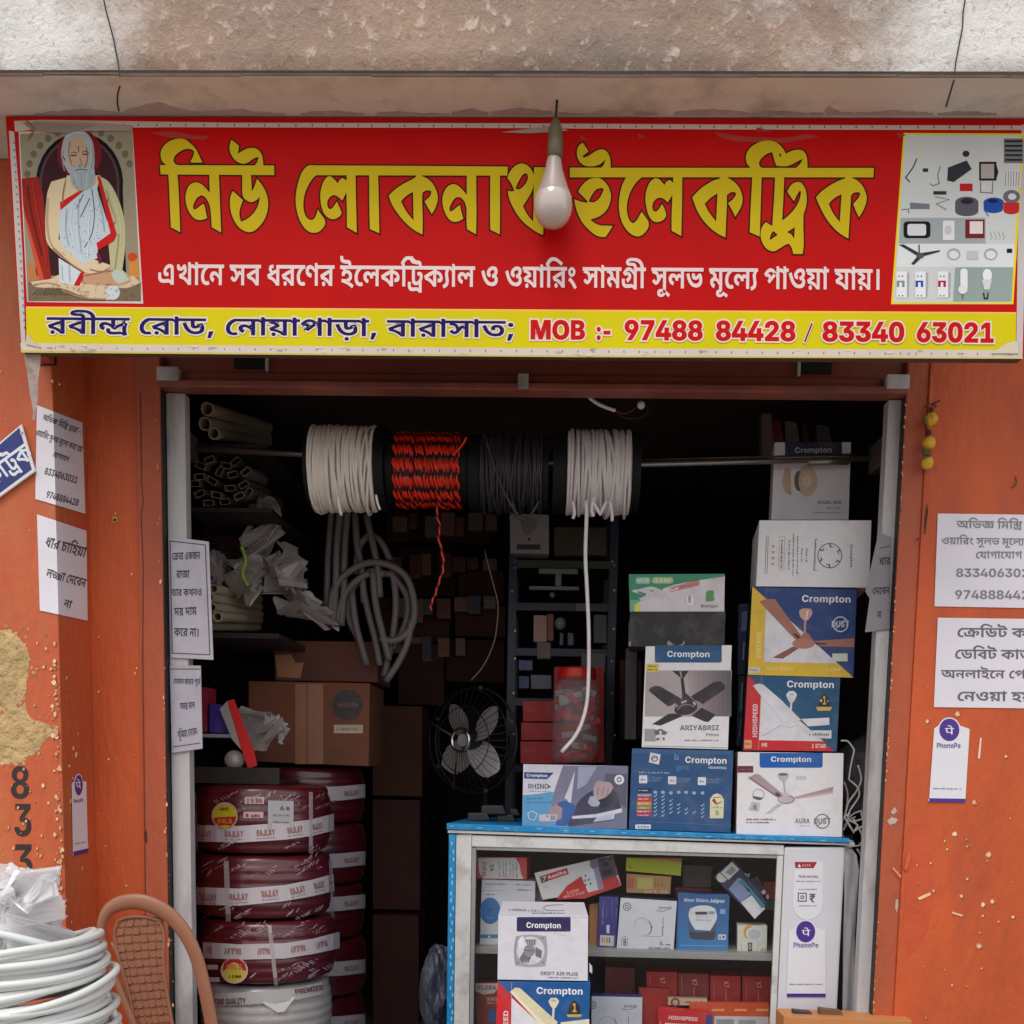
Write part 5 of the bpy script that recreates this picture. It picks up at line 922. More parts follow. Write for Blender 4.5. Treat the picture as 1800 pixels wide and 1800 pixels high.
def sheet(name, quad, surf, label, cat='notice', th=.0028, m=None, fold=None, grp=None, col=None):
    """a sheet of paper lying on the surface; its corners lift a little"""
    n = 10; v = []; C_ = [surf(*q) for q in quad]
    rr = random.Random(int(quad[0][0] * 7 + quad[0][1]))
    for j in range(n + 1):
        for i in range(n + 1):
            u, w_ = i / n, j / n
            x = (quad[0][0] * (1-u) + quad[1][0] * u) * (1-w_) + (quad[3][0] * (1-u) + quad[2][0] * u) * w_
            y = (quad[0][1] * (1-u) + quad[1][1] * u) * (1-w_) + (quad[3][1] * (1-u) + quad[2][1] * u) * w_
            v.append(surf(x, y, th))
    mb = MB(); nn = len(v)
    fs = [(j*(n+1)+i, j*(n+1)+i+1, (j+1)*(n+1)+i+1, (j+1)*(n+1)+i) for j in range(n) for i in range(n)]
    b = [surf_back(surf, p, .0008) for p in v]
    rim = [(i, i+1) for i in range(n)] + [(n + j*(n+1), n + (j+1)*(n+1)) for j in range(n)] + [((n+1)*n + i + 1, (n+1)*n + i) for i in range(n)] + [((j+1)*(n+1), j*(n+1)) for j in range(n)]
    mb.add(v + b, fs + [tuple(reversed([k + nn for k in f])) for f in fs] + [(a_, b_, b_ + nn, a_ + nn) for a_, b_ in rim])
    o = mb.put(name, m or M_PAPER, None, origin=base_of(v)); tag(o, label, cat, grp); return o
def surf_back(surf, p, d):
    n_ = getattr(surf, 'n', None)
    if n_ is None: n_ = surf.normal_at(p)
    return p - n_ * d
class Corner:                      # the street face of the pilaster, then round its corner
    def __init__(s): s.n = None
    def side(s, px, py): return at(px, py, PY).x > XC
    def __call__(s, px, py, h=0.):
        p = at(px, py, PY - h)
        if p.x <= XC + h: return p
        return atX(px, py, XC + h)
    def normal_at(s, p): return Vector((0, -1, 0)) if p.x <= XC + .0008 and p.y < PY else Vector((1, 0, 0))
CN = Corner()
def corner_sheet(name, quad, label):
    (x0, y0), (x1, y1), (x2, y2), (x3, y3) = quad
    cols = []
    N_ = 6
    v = []; n = 0
    us = [i / 12 for i in range(13)]
    for w_ in [j / 8 for j in range(9)]:
        L_ = (x0 + (x3 - x0) * w_, y0 + (y3 - y0) * w_); R_ = (x1 + (x2 - x1) * w_, y1 + (y2 - y1) * w_)
        lo, hi = 0., 1.
        for _ in range(24):
            mid = (lo + hi) / 2; px, py = L_[0] + (R_[0] - L_[0]) * mid, L_[1] + (R_[1] - L_[1]) * mid
            if at(px, py, PY - .001).x < XC + .001: lo = mid
            else: hi = mid
        row = [lo * i / 5 for i in range(6)] + [lo + (1 - lo) * i / 6 for i in range(1, 7)]
        for u in row: v.append(CN(L_[0] + (R_[0] - L_[0]) * u, L_[1] + (R_[1] - L_[1]) * u, .0028))
    m_ = 12; fs = [(j*m_+i, j*m_+i+1, (j+1)*m_+i+1, (j+1)*m_+i) for j in range(8) for i in range(m_ - 1)]
    mb = MB(); mb.add(v, fs); o = mb.put(name, M_PAPER, None, origin=base_of(v)); return tag(o, label, 'notice')
n1 = corner_sheet('paper_notice', [(65, 712), (145, 743), (150, 903), (62, 877)], 'creased paper notice with two phone numbers, wrapped round the left pilaster corner')
a = Art(CN, .0034); a.text("অভিজ্ঞ মিস্ত্রি দ্বারা –", (74, 737), (141, 764), 9.5, INK); a.text("ওয়ারিং সুলভ মূল্যে করা হয়", (62, 764), (143, 795), 9.5, INK); a.text("যোগাযোগ", (92, 802), (120, 812), 8.5, INK)
a.text('8334063021', (77, 833), (135, 850), 12, INK); a.text('9748884428', (80, 874), (137, 890), 12, INK); a.put('printed_text', n1, M_PAINTM)
n2 = corner_sheet('paper_notice', [(65, 904), (152, 933), (154, 1091), (70, 1073)], 'paper notice of three Bengali lines, lower one wrapped round the left pilaster corner')
a = Art(CN, .0034); a.text("ধার চাহিয়া", (78, 960), (149, 980), 17, INK); a.text("লজ্জা দেবেন", (80, 1014), (149, 1033), 15, INK); a.text("না", (111, 1066), (124, 1070), 13, INK); a.put('printed_text', n2, M_PAINTM)
n3 = sheet('paper_notice', [(1648, 903), (1868, 906), (1864, 1070), (1642, 1066)], WALR, 'white paper notice with two phone numbers, on the orange wall right of the doorway')
a = Art(WALR, .0034); IG = (132, 132, 138)
a.text("অভিজ্ঞ মিস্ত্রি", (1681, 929), (1796, 930), 13, IG); a.text("ওয়ারিং সুলভ মূল্যে", (1654, 957), (1799, 959), 12, IG); a.text("যোগাযোগ", (1714, 982), (1796, 982), 12, IG)
a.text('8334063021', (1679, 1014.5), (1823, 1015), 15, IG); a.text('9748884428', (1677, 1053), (1823, 1054), 15.5, IG); a.put('printed_text', n3, M_PAINTM)
n4 = sheet('paper_notice', [(1648, 1086), (1866, 1089), (1862, 1246), (1641, 1243)], WALR, 'white paper notice of four Bengali lines, on the orange wall above the payment sticker')
a = Art(WALR, .0034); IG2 = (104, 104, 110)
a.text("ক্রেডিট কার্ড", (1681, 1120), (1834, 1121), 16, IG2); a.text("ডেবিট কার্ড", (1677, 1158), (1812, 1159), 16, IG2); a.text("অনলাইনে পেমেন্ট", (1654, 1192), (1852, 1193), 14, IG2); a.text("নেওয়া হয়", (1681, 1232), (1816, 1233), 16, IG2); a.put('printed_text', n4, M_PAINTM)
PUR = (74, 42, 140); M_STICK = mat('sticker_white', (226, 226, 232), rough=.35, var=.02)
def pay_sticker(surf, pts, cx, cy, rx, ry, label, art):
    n = 14
    (x0, y0), (x1, y1), (x2, y2), (x3, y3) = pts
    arc = [(cx + rx * math.cos(math.radians(t)), cy + ry * math.sin(math.radians(t))) for t in range(200, 341, 14)]
    out = [(x0, y0)] + [p for p in arc if True] + [(x1, y1), (x2, y2), (x3, y3)]
    fl, tr = tess(out); m_ = len(fl); mb = MB()
    mb.add([surf(x, y, .003) for x, y in fl] + [surf(x, y, .0021) for x, y in fl], list(tr) + [(i, (i+1) % m_, (i+1) % m_ + m_, i + m_) for i in range(m_)])
    o = mb.put('payment_sticker', M_STICK, None, origin=base_of([surf(*p) for p in pts])); tag(o, label, 'sticker')
    a = Art(surf, .0034); a.ell(cx, cy, rx * .88, ry * .9, PUR); art(a); a.put('printed_logo', o, mat('sticker_print', ink=True, rough=.35, var=.02))
def ar(a):
    a.text('पे', (1660, 1291), (1676, 1291), 13, (240, 238, 246)); a.text('PhonePe', (1645.5, 1315), (1688, 1315), 9, (96, 60, 150)); a.poly([(1633, 1403), (1696.5, 1404), (1696, 1410.5), (1632.3, 1409.6)], PUR)
    a.scribble((1640, 1387), (1690, 1388), 2.6, (120, 116, 130), 2)
pay_sticker(WALR, [(1641.6, 1280.5), (1703.8, 1281.5), (1696, 1410.5), (1632.3, 1409.6)], 1668, 1283, 20, 22, 'white payment sticker with a purple round logo on the orange wall right of the doorway', ar)
def al(a):
    a.text('पे', (132, 1387), (141, 1386), 14, (240, 238, 246)); a.text('PhonePe', (128, 1412), (145, 1409), 7, (96, 60, 150)); a.poly([(126.8, 1497), (152.5, 1491), (152.8, 1498), (127, 1504.8)], PUR); a.scribble((130, 1484), (149, 1481), 2.2, (120, 116, 130), 2)
pay_sticker(REV, [(124.8, 1377), (150, 1374), (152.8, 1498), (127, 1504.8)], 136.4, 1380, 8, 20, 'narrow white payment sticker with a purple logo on the shaded side of the left pilaster', al)
plq = [(-86, 849), (38, 745), (62, 828), (-66, 921)]
ep = qbox('enamel_plate', plq, Plane(PY - .012), .008, (226, 226, 230), mat('enamel', ink=True, rough=.25, var=.03), bevel=.002, label='tilted blue enamel plate with white Bengali lettering on the left pilaster', cat='name plate')
a = Art(Plane(PY - .012), .0006); a.poly([(-82, 852), (34, 752), (56, 825), (-64, 914)], (34, 50, 120))
a.ell(42 - 3, 761, 3.4, 3.6, (210, 216, 220)); a.ell(39, 761, 1.6, 1.7, (60, 90, 90)); a.text("ইলেকট্রিক", (-62, 893), (61, 803), 30, (226, 228, 234)); a.put('lettering', ep, mat('enamel', ink=True))
CW = mat('white_cable', (222, 226, 224), rough=.35, var=.03, vs=10, spec=.5)
coil = thing('white_cable_coil', 'large coil of thick white cable standing at the left edge under a clear plastic bag', 'cable coil', (-1.02, -.86, .17))
ccx, ccy = atZ(38, 1735, .93).x, atZ(38, 1735, .93).y
ccy = -.86; ccx = at(42, 1720, ccy).x
rg = random.Random(12)
def loop_mesh(R, z, tiltx, tilty, ox, oy, ecc=1., r=.0083):
    mb = MB(); pts = []
    for i in range(56):
        t = 6.283185 * i / 56; x = ccx + ox + R * math.cos(t); y = ccy + oy + R * ecc * math.sin(t)
        pts.append(Vector((x, y, z + tiltx * math.cos(t) + tilty * math.sin(t) + .003 * math.sin(3 * t + ox * 50))))
    mb.tube(pts, r, 9, closed=True); return mb
ztop = at(60, 1640, ccy).z
i = 0
for lvl in range(20):
    z = ztop - .04 - lvl * .0172
    for kk, R in enumerate((.168, .148, .128)):
        loop_mesh(R + rg.uniform(-.007, .009) + lvl * .0016, z + rg.uniform(-.007, .007) - kk * .004, rg.uniform(.008, .05), rg.uniform(-.012, .012), rg.uniform(-.006, .009), rg.uniform(-.006, .006)).put('loop', CW, coil, smooth=True, fix=False)
loop_mesh(.150, ztop - .012, -.028, -.035, -.012, .01).put('loop', CW, coil, smooth=True, fix=False)
loop_mesh(.178, ztop - .130, .035, .02, .018, 0).put('loop', CW, coil, smooth=True, fix=False)
wire('cable_end', [(150, 1682), (172, 1720), (196, 1770), (212, 1830), (225, 1900)], Plane(-.80), .0085, CW, coil, seg=9)
st = thing('stool', 'low wooden stool under the white cable coil', 'stool', (ccx, ccy, .17))
zt = ztop - .04 - 16 * .0205 - .03
mb = MB(); mb.box((ccx - .2, ccy - .17, zt - .03), (ccx + .2, ccy + .17, zt)); mb.put('seat', M_BEAM, st, bevel=.004)
for sx in (-1, 1):
    for sy in (-1, 1):
        mb = MB(); x, y = ccx + sx * .17, ccy + sy * .14; mb.box((x - .018, y - .018, .171), (x + .018, y + .018, zt - .0305)); mb.put('leg', M_BEAM, st)
def crumple(name, c, rad, m, parent=None, seed=0, amp=.3, sub=5, flatshade=True, freq=1., squash=None, label=None, cat=None, ridged=True, kindname=None, group=None):
    bm = bmesh.new(); bmesh.ops.create_icosphere(bm, subdivisions=sub, radius=1.)
    off = Vector((seed * 3.7, seed * 1.3, seed * 2.1)); R_ = Vector(rad)
    for v in bm.verts:
        d = v.co.normalized(); f = 0
        for o_, (fr_, am) in enumerate(((1.6, .55), (3.4, .3), (7., .14))):
            nn = noise.noise(d * fr_ * freq + off); f += (1 - abs(nn) * 2.2 if ridged else nn) * am
        k = 1 + amp * (f - .45)
        v.co = Vector((d.x * R_.x, d.y * R_.y, d.z * R_.z)) * k
        if squash: v.co = squash(v.co)
        v.co += Vector(c)
    me = bpy.data.meshes.new(name); bm.to_mesh(me); bm.free(); me.materials.append(m)
    if not flatshade: me.polygons.foreach_set('use_smooth', [True] * len(me.polygons))
    lo = min(v.co.z for v in me.vertices)
    o = put(name, me, parent, None if parent is not None else (c[0], c[1], lo))
    if parent is None: tag(o, label, cat, group)
    return o
def film_mat(name, col, clear):
    m = bpy.data.materials.new(name); m.use_nodes = True; t = m.node_tree; N = t.nodes; N.clear(); K = lambda k: N.new('ShaderNode' + k)
    o, t1, d1, l1, g1 = K('OutputMaterial'), K('BsdfTransparent'), K('BsdfDiffuse'), K('BsdfTranslucent'), K('BsdfGlossy')
    d1.inputs[0].default_value = l1.inputs[0].default_value = lin(col); g1.inputs['Roughness'].default_value = .22; prev = d1.outputs[0]
    for nd, f_ in ((l1, .5), (g1, .09), (t1, clear)):
        x = K('MixShader'); x.inputs[0].default_value = f_; t.links.new(prev, x.inputs[1]); t.links.new(nd.outputs[0], x.inputs[2]); prev = x.outputs[0]
    t.links.new(prev, o.inputs[0]); return m
M_BAG = film_mat('clear_plastic_film', (250, 250, 252), .22); M_BAG2 = film_mat('thin_clear_film', (253, 253, 254), .22)
bc = at(22, 1640, ccy)
pbg = crumple('plastic_bag', (bc.x - .012, ccy, bc.z + .004), (.105, .095, .10), M_BAG, seed=9, amp=.5, sub=5, freq=.95, flatshade=False, label='crumpled translucent white plastic bag lying on the white cable coil', cat='plastic bag')
M_CH = mat('brown_plastic', (152, 104, 80), rough=.42, var=.07, vs=7, bump=.05, bs=60, spec=.4, stain=(150, 92, 64), stain_amt=.5, stain_scale=5)
CY_ = -.42; pc = Plane(CY_); chz = .17
chair = thing('plastic_chair', 'tan moulded plastic chair with a rounded lattice back, outside the doorway', 'chair', (at(285, 1800, CY_).x, -.3, .17))
outl = [(262, 1880), (240, 1812), (216, 1752), (192, 1690), (180, 1650), (180, 1620), (194, 1597), (220, 1586), (250, 1586), (282, 1598), (306, 1616), (328, 1645), (345, 1682), (358, 1730), (370, 1790), (384, 1870)]
q = smooth_loop(outl, False, 4)
rr_ = []
for i in range(len(q)):
    u = i / (len(q) - 1); rr_.append((.010, .009 + .012 * math.exp(-((u - .5) / .16) ** 2) + (.009 * min(1, max(0, u - .5) * 5))))
mb = MB(); mb.tube([pc(x, y) for x, y in q], rr_, 12, flat=(0, -1, 0)); mb.put('back_frame', M_CH, chair, smooth=True)
pin = Plane(CY_ + .010)
inn = [(252, 1880), (236, 1812), (222, 1740), (208, 1680), (201, 1640), (208, 1618), (226, 1612), (255, 1612), (280, 1618), (288, 1640), (288, 1700), (296, 1760), (312, 1850), (318, 1880)]
qi = smooth_loop(inn, False, 4); mb = MB(); mb.tube([pin(x, y) for x, y in qi], (.005, .005), 8); mb.put('lattice_border', M_CH, chair, smooth=True)
def lat(u, y):      # across the lattice from its left to its right border
    yl = [(1612, 214, 284), (1640, 203, 288), (1680, 210, 288), (1740, 224, 292), (1812, 238, 304), (1880, 254, 318)]
    for (ya, la, ra), (yb, lb, rb) in zip(yl, yl[1:]):
        if y <= yb:
            k = (y - ya) / (yb - ya); l, r = la + (lb - la) * k, ra + (rb - ra) * k; break
    return (l + (r - l) * u, y + (u - .5) * -6)
rows = 18; ncol = 6
mb = MB(); bp_ = [pin(*lat(0, y), -.003) for y in range(1614, 1880, 22)] + [pin(*lat(1, y), -.003) for y in range(1878, 1613, -22)]; mb.prism(bp_, Vector((0, .003, 0))); mb.put('back_panel', M_CH, chair)
for r_ in range(rows):
    y0 = 1616 + r_ * 14.3; y1 = y0 + 11.4
    mb = MB()
    for c_ in range(ncol):
        u0, u1 = c_ / ncol + .012, (c_ + 1) / ncol - .012; d = .0022 if (r_ + c_) % 2 else -.0004
        p = [pin(*lat(u0, y0), d), pin(*lat(u1, y0), d), pin(*lat(u1, y1), d), pin(*lat(u0, y1), d)]
        mb.prism(p, Vector((0, .004, 0)))
        if c_ < ncol - 1:
            p = [pin(*lat(u1 - .03, y0 + 2.5), 0), pin(*lat(u1 + .055, y0 + 2.5), 0), pin(*lat(u1 + .055, y1 - 2.5), 0), pin(*lat(u1 - .03, y1 - 2.5), 0)]
            mb.prism(p, Vector((0, .003, 0)))
    tag(mb.put('lattice_slat', M_CH, chair, bevel=.0006), kind=None)
for u in (.1, .3, .5, .7, .9):
    mb = MB(); mb.tube([pin(*lat(u, y), -.004) for y in range(1616, 1880, 22)], (.0022, .0022), 6); mb.put('lattice_rib', M_CH, chair, smooth=True)
wire('back_rib', [(196, 1656), (214, 1700), (232, 1770), (248, 1880)], Plane(CY_ + .006), .0035, M_CH, chair)
zb = pin(280, 1880).z; sx0, sx1 = at(228, 1800, CY_).x - .03, at(378, 1800, CY_).x + .10
zs = .17 + .43
mb = MB(); mb.box((sx0, CY_ - .42, zs), (sx1, CY_ + .012, zs + .028)); mb.put('seat', M_CH, chair, bevel=.01)
for x in (sx0 + .03, sx1 - .03):
    for y, dy in ((CY_ - .38, -.03), (CY_ - .02, .05)):
        mb = MB(); mb.tube([Vector((x, y, zs)), Vector((x, y + dy, .171))], [.026, .018], 10); mb.put('leg', M_CH, chair, smooth=True)
mb = MB(); mb.tube([pc(262, 1880), pc(262, 1880) + Vector((0, -.01, zs - zb + .01))], .014, 8); mb.put('back_stile', M_CH, chair, smooth=True)
mb = MB(); mb.tube([pc(384, 1870), pc(384, 1870) + Vector((0.01, -.01, zs - pc(384, 1870).z + .01))], .018, 8); mb.put('back_stile', M_CH, chair, smooth=True)
mb = MB(); mb.prism([pin(254, 1872), pin(318, 1872), pin(318, 1872) + Vector((0, -.006, zs - zb - .01)), pin(254, 1872) + Vector((0, -.006, zs - zb - .01))], Vector((0, .005, 0))); mb.put('back_panel', M_CH, chair)
# ================================================================ inside the shop, left and back
RY = .30; PR = Plane(RY)
M_STEEL = mat('dull_steel', (150, 146, 142), rough=.38, metal=.8, var=.1, vs=20); M_DKST = mat('rusty_steel', (92, 80, 72), rough=.6, metal=.4, var=.2, vs=20)
rod = thing('reel_rod', 'thin metal rod across the doorway that carries four reels of wire', 'rod', PR(930, 810))
r0, r1 = PR(318, 788), PR(1536, 806)
mb = MB(); mb.tube([r0, PR(700, 808), PR(1124, 817), r1], .0085, 10); mb.put('rod', M_STEEL, rod, smooth=True)
mb = MB(); mb.tube([PR(1088, 808) + Vector((0, .012, 0)), PR(1512, 797) + Vector((0, .012, 0))], .0035, 8); mb.put('stay', M_DKST, rod, smooth=True)
for p_ in ((316, 346, 768, 812), (1528, 1560, 784, 834)):
    a0, b0 = PR(p_[0], p_[3]), PR(p_[1], p_[2]); mb = MB(); mb.box((a0.x, .08, a0.z), (b0.x, RY + .02, b0.z)); mb.put('bracket', M_DKST, rod, bevel=.008)
mb = MB(); mb.tube([PR(1420, 812.5), PR(1492, 810.5)], .0115, 10); mb.put('sleeve', M_STEEL, rod, smooth=True)
M_REEL = mat('black_reel', (17, 16, 17), rough=.6, spec=.25)
def reel(x0, x1, ytop, ybot, fl, rw, m_w, label, n=44, rt=.0042, twist=None, seed=0):
    rr = random.Random(seed); c = PR((x0 + x1) / 2, (ytop + ybot) / 2); X0, X1 = PR(x0, 826).x, PR(x1, 826).x
    t = thing('wire_reel', label, 'wire reel', (c.x, RY, c.z), 'reels of wire on the rod')
    R = (PR(900, ytop).z - PR(900, ybot).z) / 2 * .965 * rw
    mb = MB(); mb.lathe([(.02, X0), (R - .012, X0), (R - .012, X1), (.02, X1)], (0, RY, c.z), 'X', 36, ring=True); mb.put('core', m_w if twist is None else M_REEL, t, smooth=False)
    for fx0, fx1 in fl:
        a_, b_ = PR(fx0, 826).x, PR(fx1, 826).x; Rf = R * .99
        mb = MB(); mb.lathe([(.022, a_), (Rf, a_), (Rf, b_), (.022, b_)], (0, RY, c.z), 'X', 44, ring=True); mb.put('flange', M_REEL, t, bevel=.0)
    mbs = [MB(), MB()]
    for i in range(n):
        x = X0 + .004 + (X1 - X0 - .008) * ((i + .5) / (n * .72) if i < n * .72 else rr.random()); tilt = rr.uniform(-.012, .012) * (2.2 if i > n * .6 else 1); ph = rr.uniform(0, 6.28); rr0 = R + rr.uniform(-.005, .0005) + (.002 if i > n * .7 else 0)
        sag = rr.uniform(0, .010) if rr.random() < .4 else 0
        for sdx in range(2 if twist else 1):
            pts = []; N_ = 84 if twist else 40
            for k in range(N_):
                a_ = 6.283185 * k / N_; xx = min(max(x + tilt * math.sin(a_ + ph), X0 + rt), X1 - rt); rad = rr0
                if twist:
                    tw = a_ * 14 + math.pi * sdx; xx += math.cos(tw) * rt * .9; rad += math.sin(tw) * rt * .9
                z_ = math.cos(a_) * rad; z_ -= sag * max(0, -math.cos(a_))
                pts.append(Vector((xx, RY + math.sin(a_) * rad, c.z + z_)))
            mbs[sdx].tube(pts, rt * (.72 if sdx else 1.1) if twist else rt, 5, closed=True)
    if twist:
        tag(mbs[0].put('winding', twist[0], t, smooth=True, fix=False), kind='stuff'); tag(mbs[1].put('winding', twist[1], t, smooth=True, fix=False), kind='stuff')
    else: tag(mbs[0].put('winding', m_w, t, smooth=True, fix=False), kind='stuff')
    return t
M_WW = mat('ivory_flex', (238, 232, 222), rough=.45, var=.06, vs=30); M_WW2 = mat('white_flex', (222, 216, 216), rough=.4, var=.05, vs=30)
M_RW = mat('red_wire', (232, 44, 18), rough=.4); M_KW = mat('black_wire', (26, 22, 22), rough=.45); M_KW2 = mat('black_cable', (48, 46, 47), rough=.45)
rl1 = reel(553, 664, 750, 900, [(546, 551), (665, 682)], 1.0, M_WW, 'reel of ivory white wire, leftmost on the rod', n=52, rt=.0045, seed=1)
rl2 = reel(697, 811, 764, 889, [(684, 696), (812, 824)], 1.0, M_RW, 'reel of twisted red and black wire on the rod', n=62, rt=.0036, twist=(M_RW, M_KW), seed=2)
rl3 = reel(846, 954, 762, 902, [(826, 845), (955, 964)], .98, M_KW2, 'reel of black wire on the rod, next to the red one', n=36, rt=.0042, seed=3)
rl4 = reel(996, 1107, 758, 905, [(972, 994), (1108, 1122)], 1.0, M_WW2, 'reel of white cable on the rod with one end hanging far down', n=44, rt=.0050, seed=4)
PF = Plane(RY - .135)
def strands(name, px, surf, m1, m2, parent, r=.003, tw=26):
    q = smooth_loop(px, False, 8); base = [surf(x, y) for x, y in q]
    for s_, m_ in ((0, m1), (1, m2)):
        mb = MB(); pts = []
        for i, p in enumerate(base):
            a_ = i * .9 + math.pi * s_; pts.append(p + Vector((math.cos(a_) * r * .8, math.sin(a_) * r * .8, 0)))
        mb.tube(pts, r, 6); mb.put(name, m_, parent, smooth=True, fix=False)
strands('hanging_end', [(770, 884), (768, 905), (773, 925), (771, 945), (778, 975), (779, 1000), (772, 1022), (765, 1045), (758, 1062), (757, 1074)], PF, M_RW, M_KW, rl2, .0026)
wire('hanging_end', [(795, 800), (806, 790), (815, 778), (820, 768)], PF, .0036, M_RW, rl2)
wire('hanging_end', [(1030, 880), (1031, 905), (1029, 976), (1032, 1040), (1035, 1120), (1033.5, 1213), (1028, 1253), (1013, 1291), (987, 1322)], PF, .0058, M_WW2, rl4, seg=8)
wire('hanging_end', [(594, 870), (597, 892), (600, 906)], PF, .0045, M_WW, rl1); wire('hanging_end', [(661, 870), (664, 885), (668, 896)], PF, .004, M_WW, rl1)
for p_ in ([(1006, 880), (1010, 900), (1007, 912)], [(1072, 880), (1076, 905), (1076, 916)], [(1042, 880), (1055, 905), (1066, 880)], [(1045, 870), (1040, 895), (1043, 908)]): wire('loose_loop', p_, PF, .005, M_WW2, rl4)
for p_ in ([(900, 880), (905, 898), (920, 915), (935, 902), (948, 880)], [(898, 902), (912, 912), (925, 908)], [(850, 760), (880, 850), (902, 895)]): wire('loose_loop', p_, PF, .004, M_KW2, rl3)
P1 = Plane(.12)
wire('ceiling_cable', [(1028, 690), (1042, 704), (1060, 714), (1082, 722)], P1, .005, M_WW2, label='short end of white cable hanging just under the middle of the lintel', cat='cable', seg=8)
lw = thing('lamp_lead', 'thin red and black lead with a white bead hanging under the lintel', 'wire', P1(1105, 735))
wire('lead', [(1082, 722), (1096, 727), (1110, 722), (1120, 714)], P1, .0022, mat('dark_red_wire', (110, 20, 24)), lw); wire('lead', [(1080, 724), (1100, 735), (1130, 733), (1141, 720), (1134, 708)], P1, .0018, M_KW, lw)
blob('bead', 1127, 712, 7, 7, M_PVC, lw, P1)
wire('thin_wire', [(852, 968), (860, 1000), (868, 1030), (875, 1060), (874, 1095), (868, 1130), (850, 1170), (828, 1196)], Plane(.8), .0026, mat('grey_brown_wire', (130, 110, 100)), label='thin loose wire curving down behind the black reel, above the fan', cat='wire')
M_PIPE = mat('ivory_pipe', (188, 172, 150), rough=.5, var=.08, vs=10); M_CAS = mat('grey_casing', (150, 140, 134), rough=.55, var=.08)
def pipe(name, a, b, r, wall, m, label, grp, cat='pipe'):
    a, b = Vector(a), Vector(b); d = (b - a).normalized(); up = d.orthogonal().normalized(); sd_ = d.cross(up); mb = MB(); vs = []
    for c_, rad in ((a, r), (b, r), (b, r - wall), (a, r - wall)):
        vs += [c_ + up * math.cos(6.2832 * k / 14) * rad + sd_ * math.sin(6.2832 * k / 14) * rad for k in range(14)]
    fs = [((i * 14 + k), (i * 14 + (k + 1) % 14), (((i + 1) % 4) * 14 + (k + 1) % 14), (((i + 1) % 4) * 14 + k)) for i in range(4) for k in range(14)]
    mb.add(vs, fs); o = mb.put(name, m, None, smooth=False, origin=base_of([a])); return tag(o, label, cat, grp)
for i, (x0, y0, x1, y1, r_) in enumerate(((364, 719, 470, 752, .021), (360, 745, 468, 768, .021), (376, 762, 470, 776, .019))):
    pipe('conduit_pipe', at(x0, y0, .34), at(x1, y1, .95), r_, .004, M_PIPE, ['uppermost open ended ivory pipe at the top left of the doorway', 'second ivory pipe with open end, under the uppermost one at top left', 'lowest of the three ivory pipes at the top left'][i], 'ivory pipes at the top left')
ck = [(368, 808, 20), (397, 818, -10), (414, 811, 40), (350, 838, 10), (372, 845, -30), (409, 834, 15), (432, 829, 35), (404, 858, 5), (428, 852, 30), (380, 870, -10), (350, 868, 25), (395, 882, 10), (352, 818, -20), (342, 850, 0), (386, 828, 60), (420, 872, 25), (366, 884, 5), (436, 866, 50)]
for i, (x, y, an) in enumerate(ck):
    a0, b0 = at(x, y, .42 + (i % 3) * .02), at(x + 58 + i % 4 * 3, y + 24 - (y - 840) * .2, 1.15); d = (b0 - a0).normalized()
    up = Vector((0, 0, 1)); sd_ = d.cross(up).normalized(); up = sd_.cross(d); an = math.radians(an); u = sd_ * math.cos(an) + up * math.sin(an); v = up * math.cos(an) - sd_ * math.sin(an)
    W_, H_, tk = .0165, .0095, .0018; mb = MB(); vs = []
    for c_, k in ((a0, 1), (b0, 1), (b0, 0), (a0, 0)):
        w2, h2 = W_ - (0 if k else tk), H_ - (0 if k else tk); vs += [c_ + u * w2 + v * h2, c_ - u * w2 + v * h2, c_ - u * w2 - v * h2, c_ + u * w2 - v * h2]
    mb.add(vs, [((q_ * 4 + k), (q_ * 4 + (k + 1) % 4), (((q_ + 1) % 4) * 4 + (k + 1) % 4), (((q_ + 1) % 4) * 4 + k)) for q_ in range(4) for k in range(4)])
    tag(mb.put('cable_casing', M_CAS, None, origin=base_of([a0])), 'grey rectangular cable casing in the bundle left of the rod, open end forward', 'casing', 'cable casings in the bundle')
lp = [(375, 1035, 455, 1052), (368, 1050, 455, 1066), (372, 1068, 456, 1080), (382, 1084, 455, 1090), (366, 1100, 452, 1102), (360, 1030, 440, 1040)]
for i, (x0, y0, x1, y1) in enumerate(lp):
    pipe('conduit_pipe', at(x0, y0, .48 - (i == 3) * .08), at(x1, y1, .95), .0165, .004, M_PIPE, 'ivory pipe in the lower bundle, behind the framed paper notice', 'ivory pipes in the lower bundle')
M_WOOD = mat('dark_shelf_wood', (40, 28, 25), rough=.7, var=.2, vs=8)
def shelf(name, x0, x1, y, Y0, Y1, th, label, m=None, cat='shelf'):
    a0, b0 = at(x0, y, Y0), at(x1, y, Y0); z = (a0.z + b0.z) / 2; mb = MB(); mb.box((a0.x, Y0, z - th), (b0.x, Y1, z))
    return tag(mb.put(name, m or M_WOOD, None, bevel=.002, origin=((a0.x + b0.x) / 2, (Y0 + Y1) / 2, z - th)), label, cat)
shelf('shelf_board', 326, 478, 892, .40, 1.3, .014, 'dark shelf board under the bundle of grey casings')
shelf('shelf_board', 320, 490, 1112, .40, 1.3, .018, 'dark shelf board under the lower bundle of ivory pipes')
shelf('shelf_board', 328, 470, 780, .36, 1.3, .012, 'dark shelf board under the three upper ivory pipes')
shelf('glass_shelf', 336, 412, 1290, .34, .8, .012, 'pale glass shelf with a purple box on it, left of the big carton', mat('pale_glass', (150, 154, 166), rough=.2, spec=.6))
wire('red_string', [(332, 830), (333, 880), (335, 960)], Plane(.2), .0016, mat('red_string', (170, 20, 40)), label='thin red string beside the left door post', cat='string')
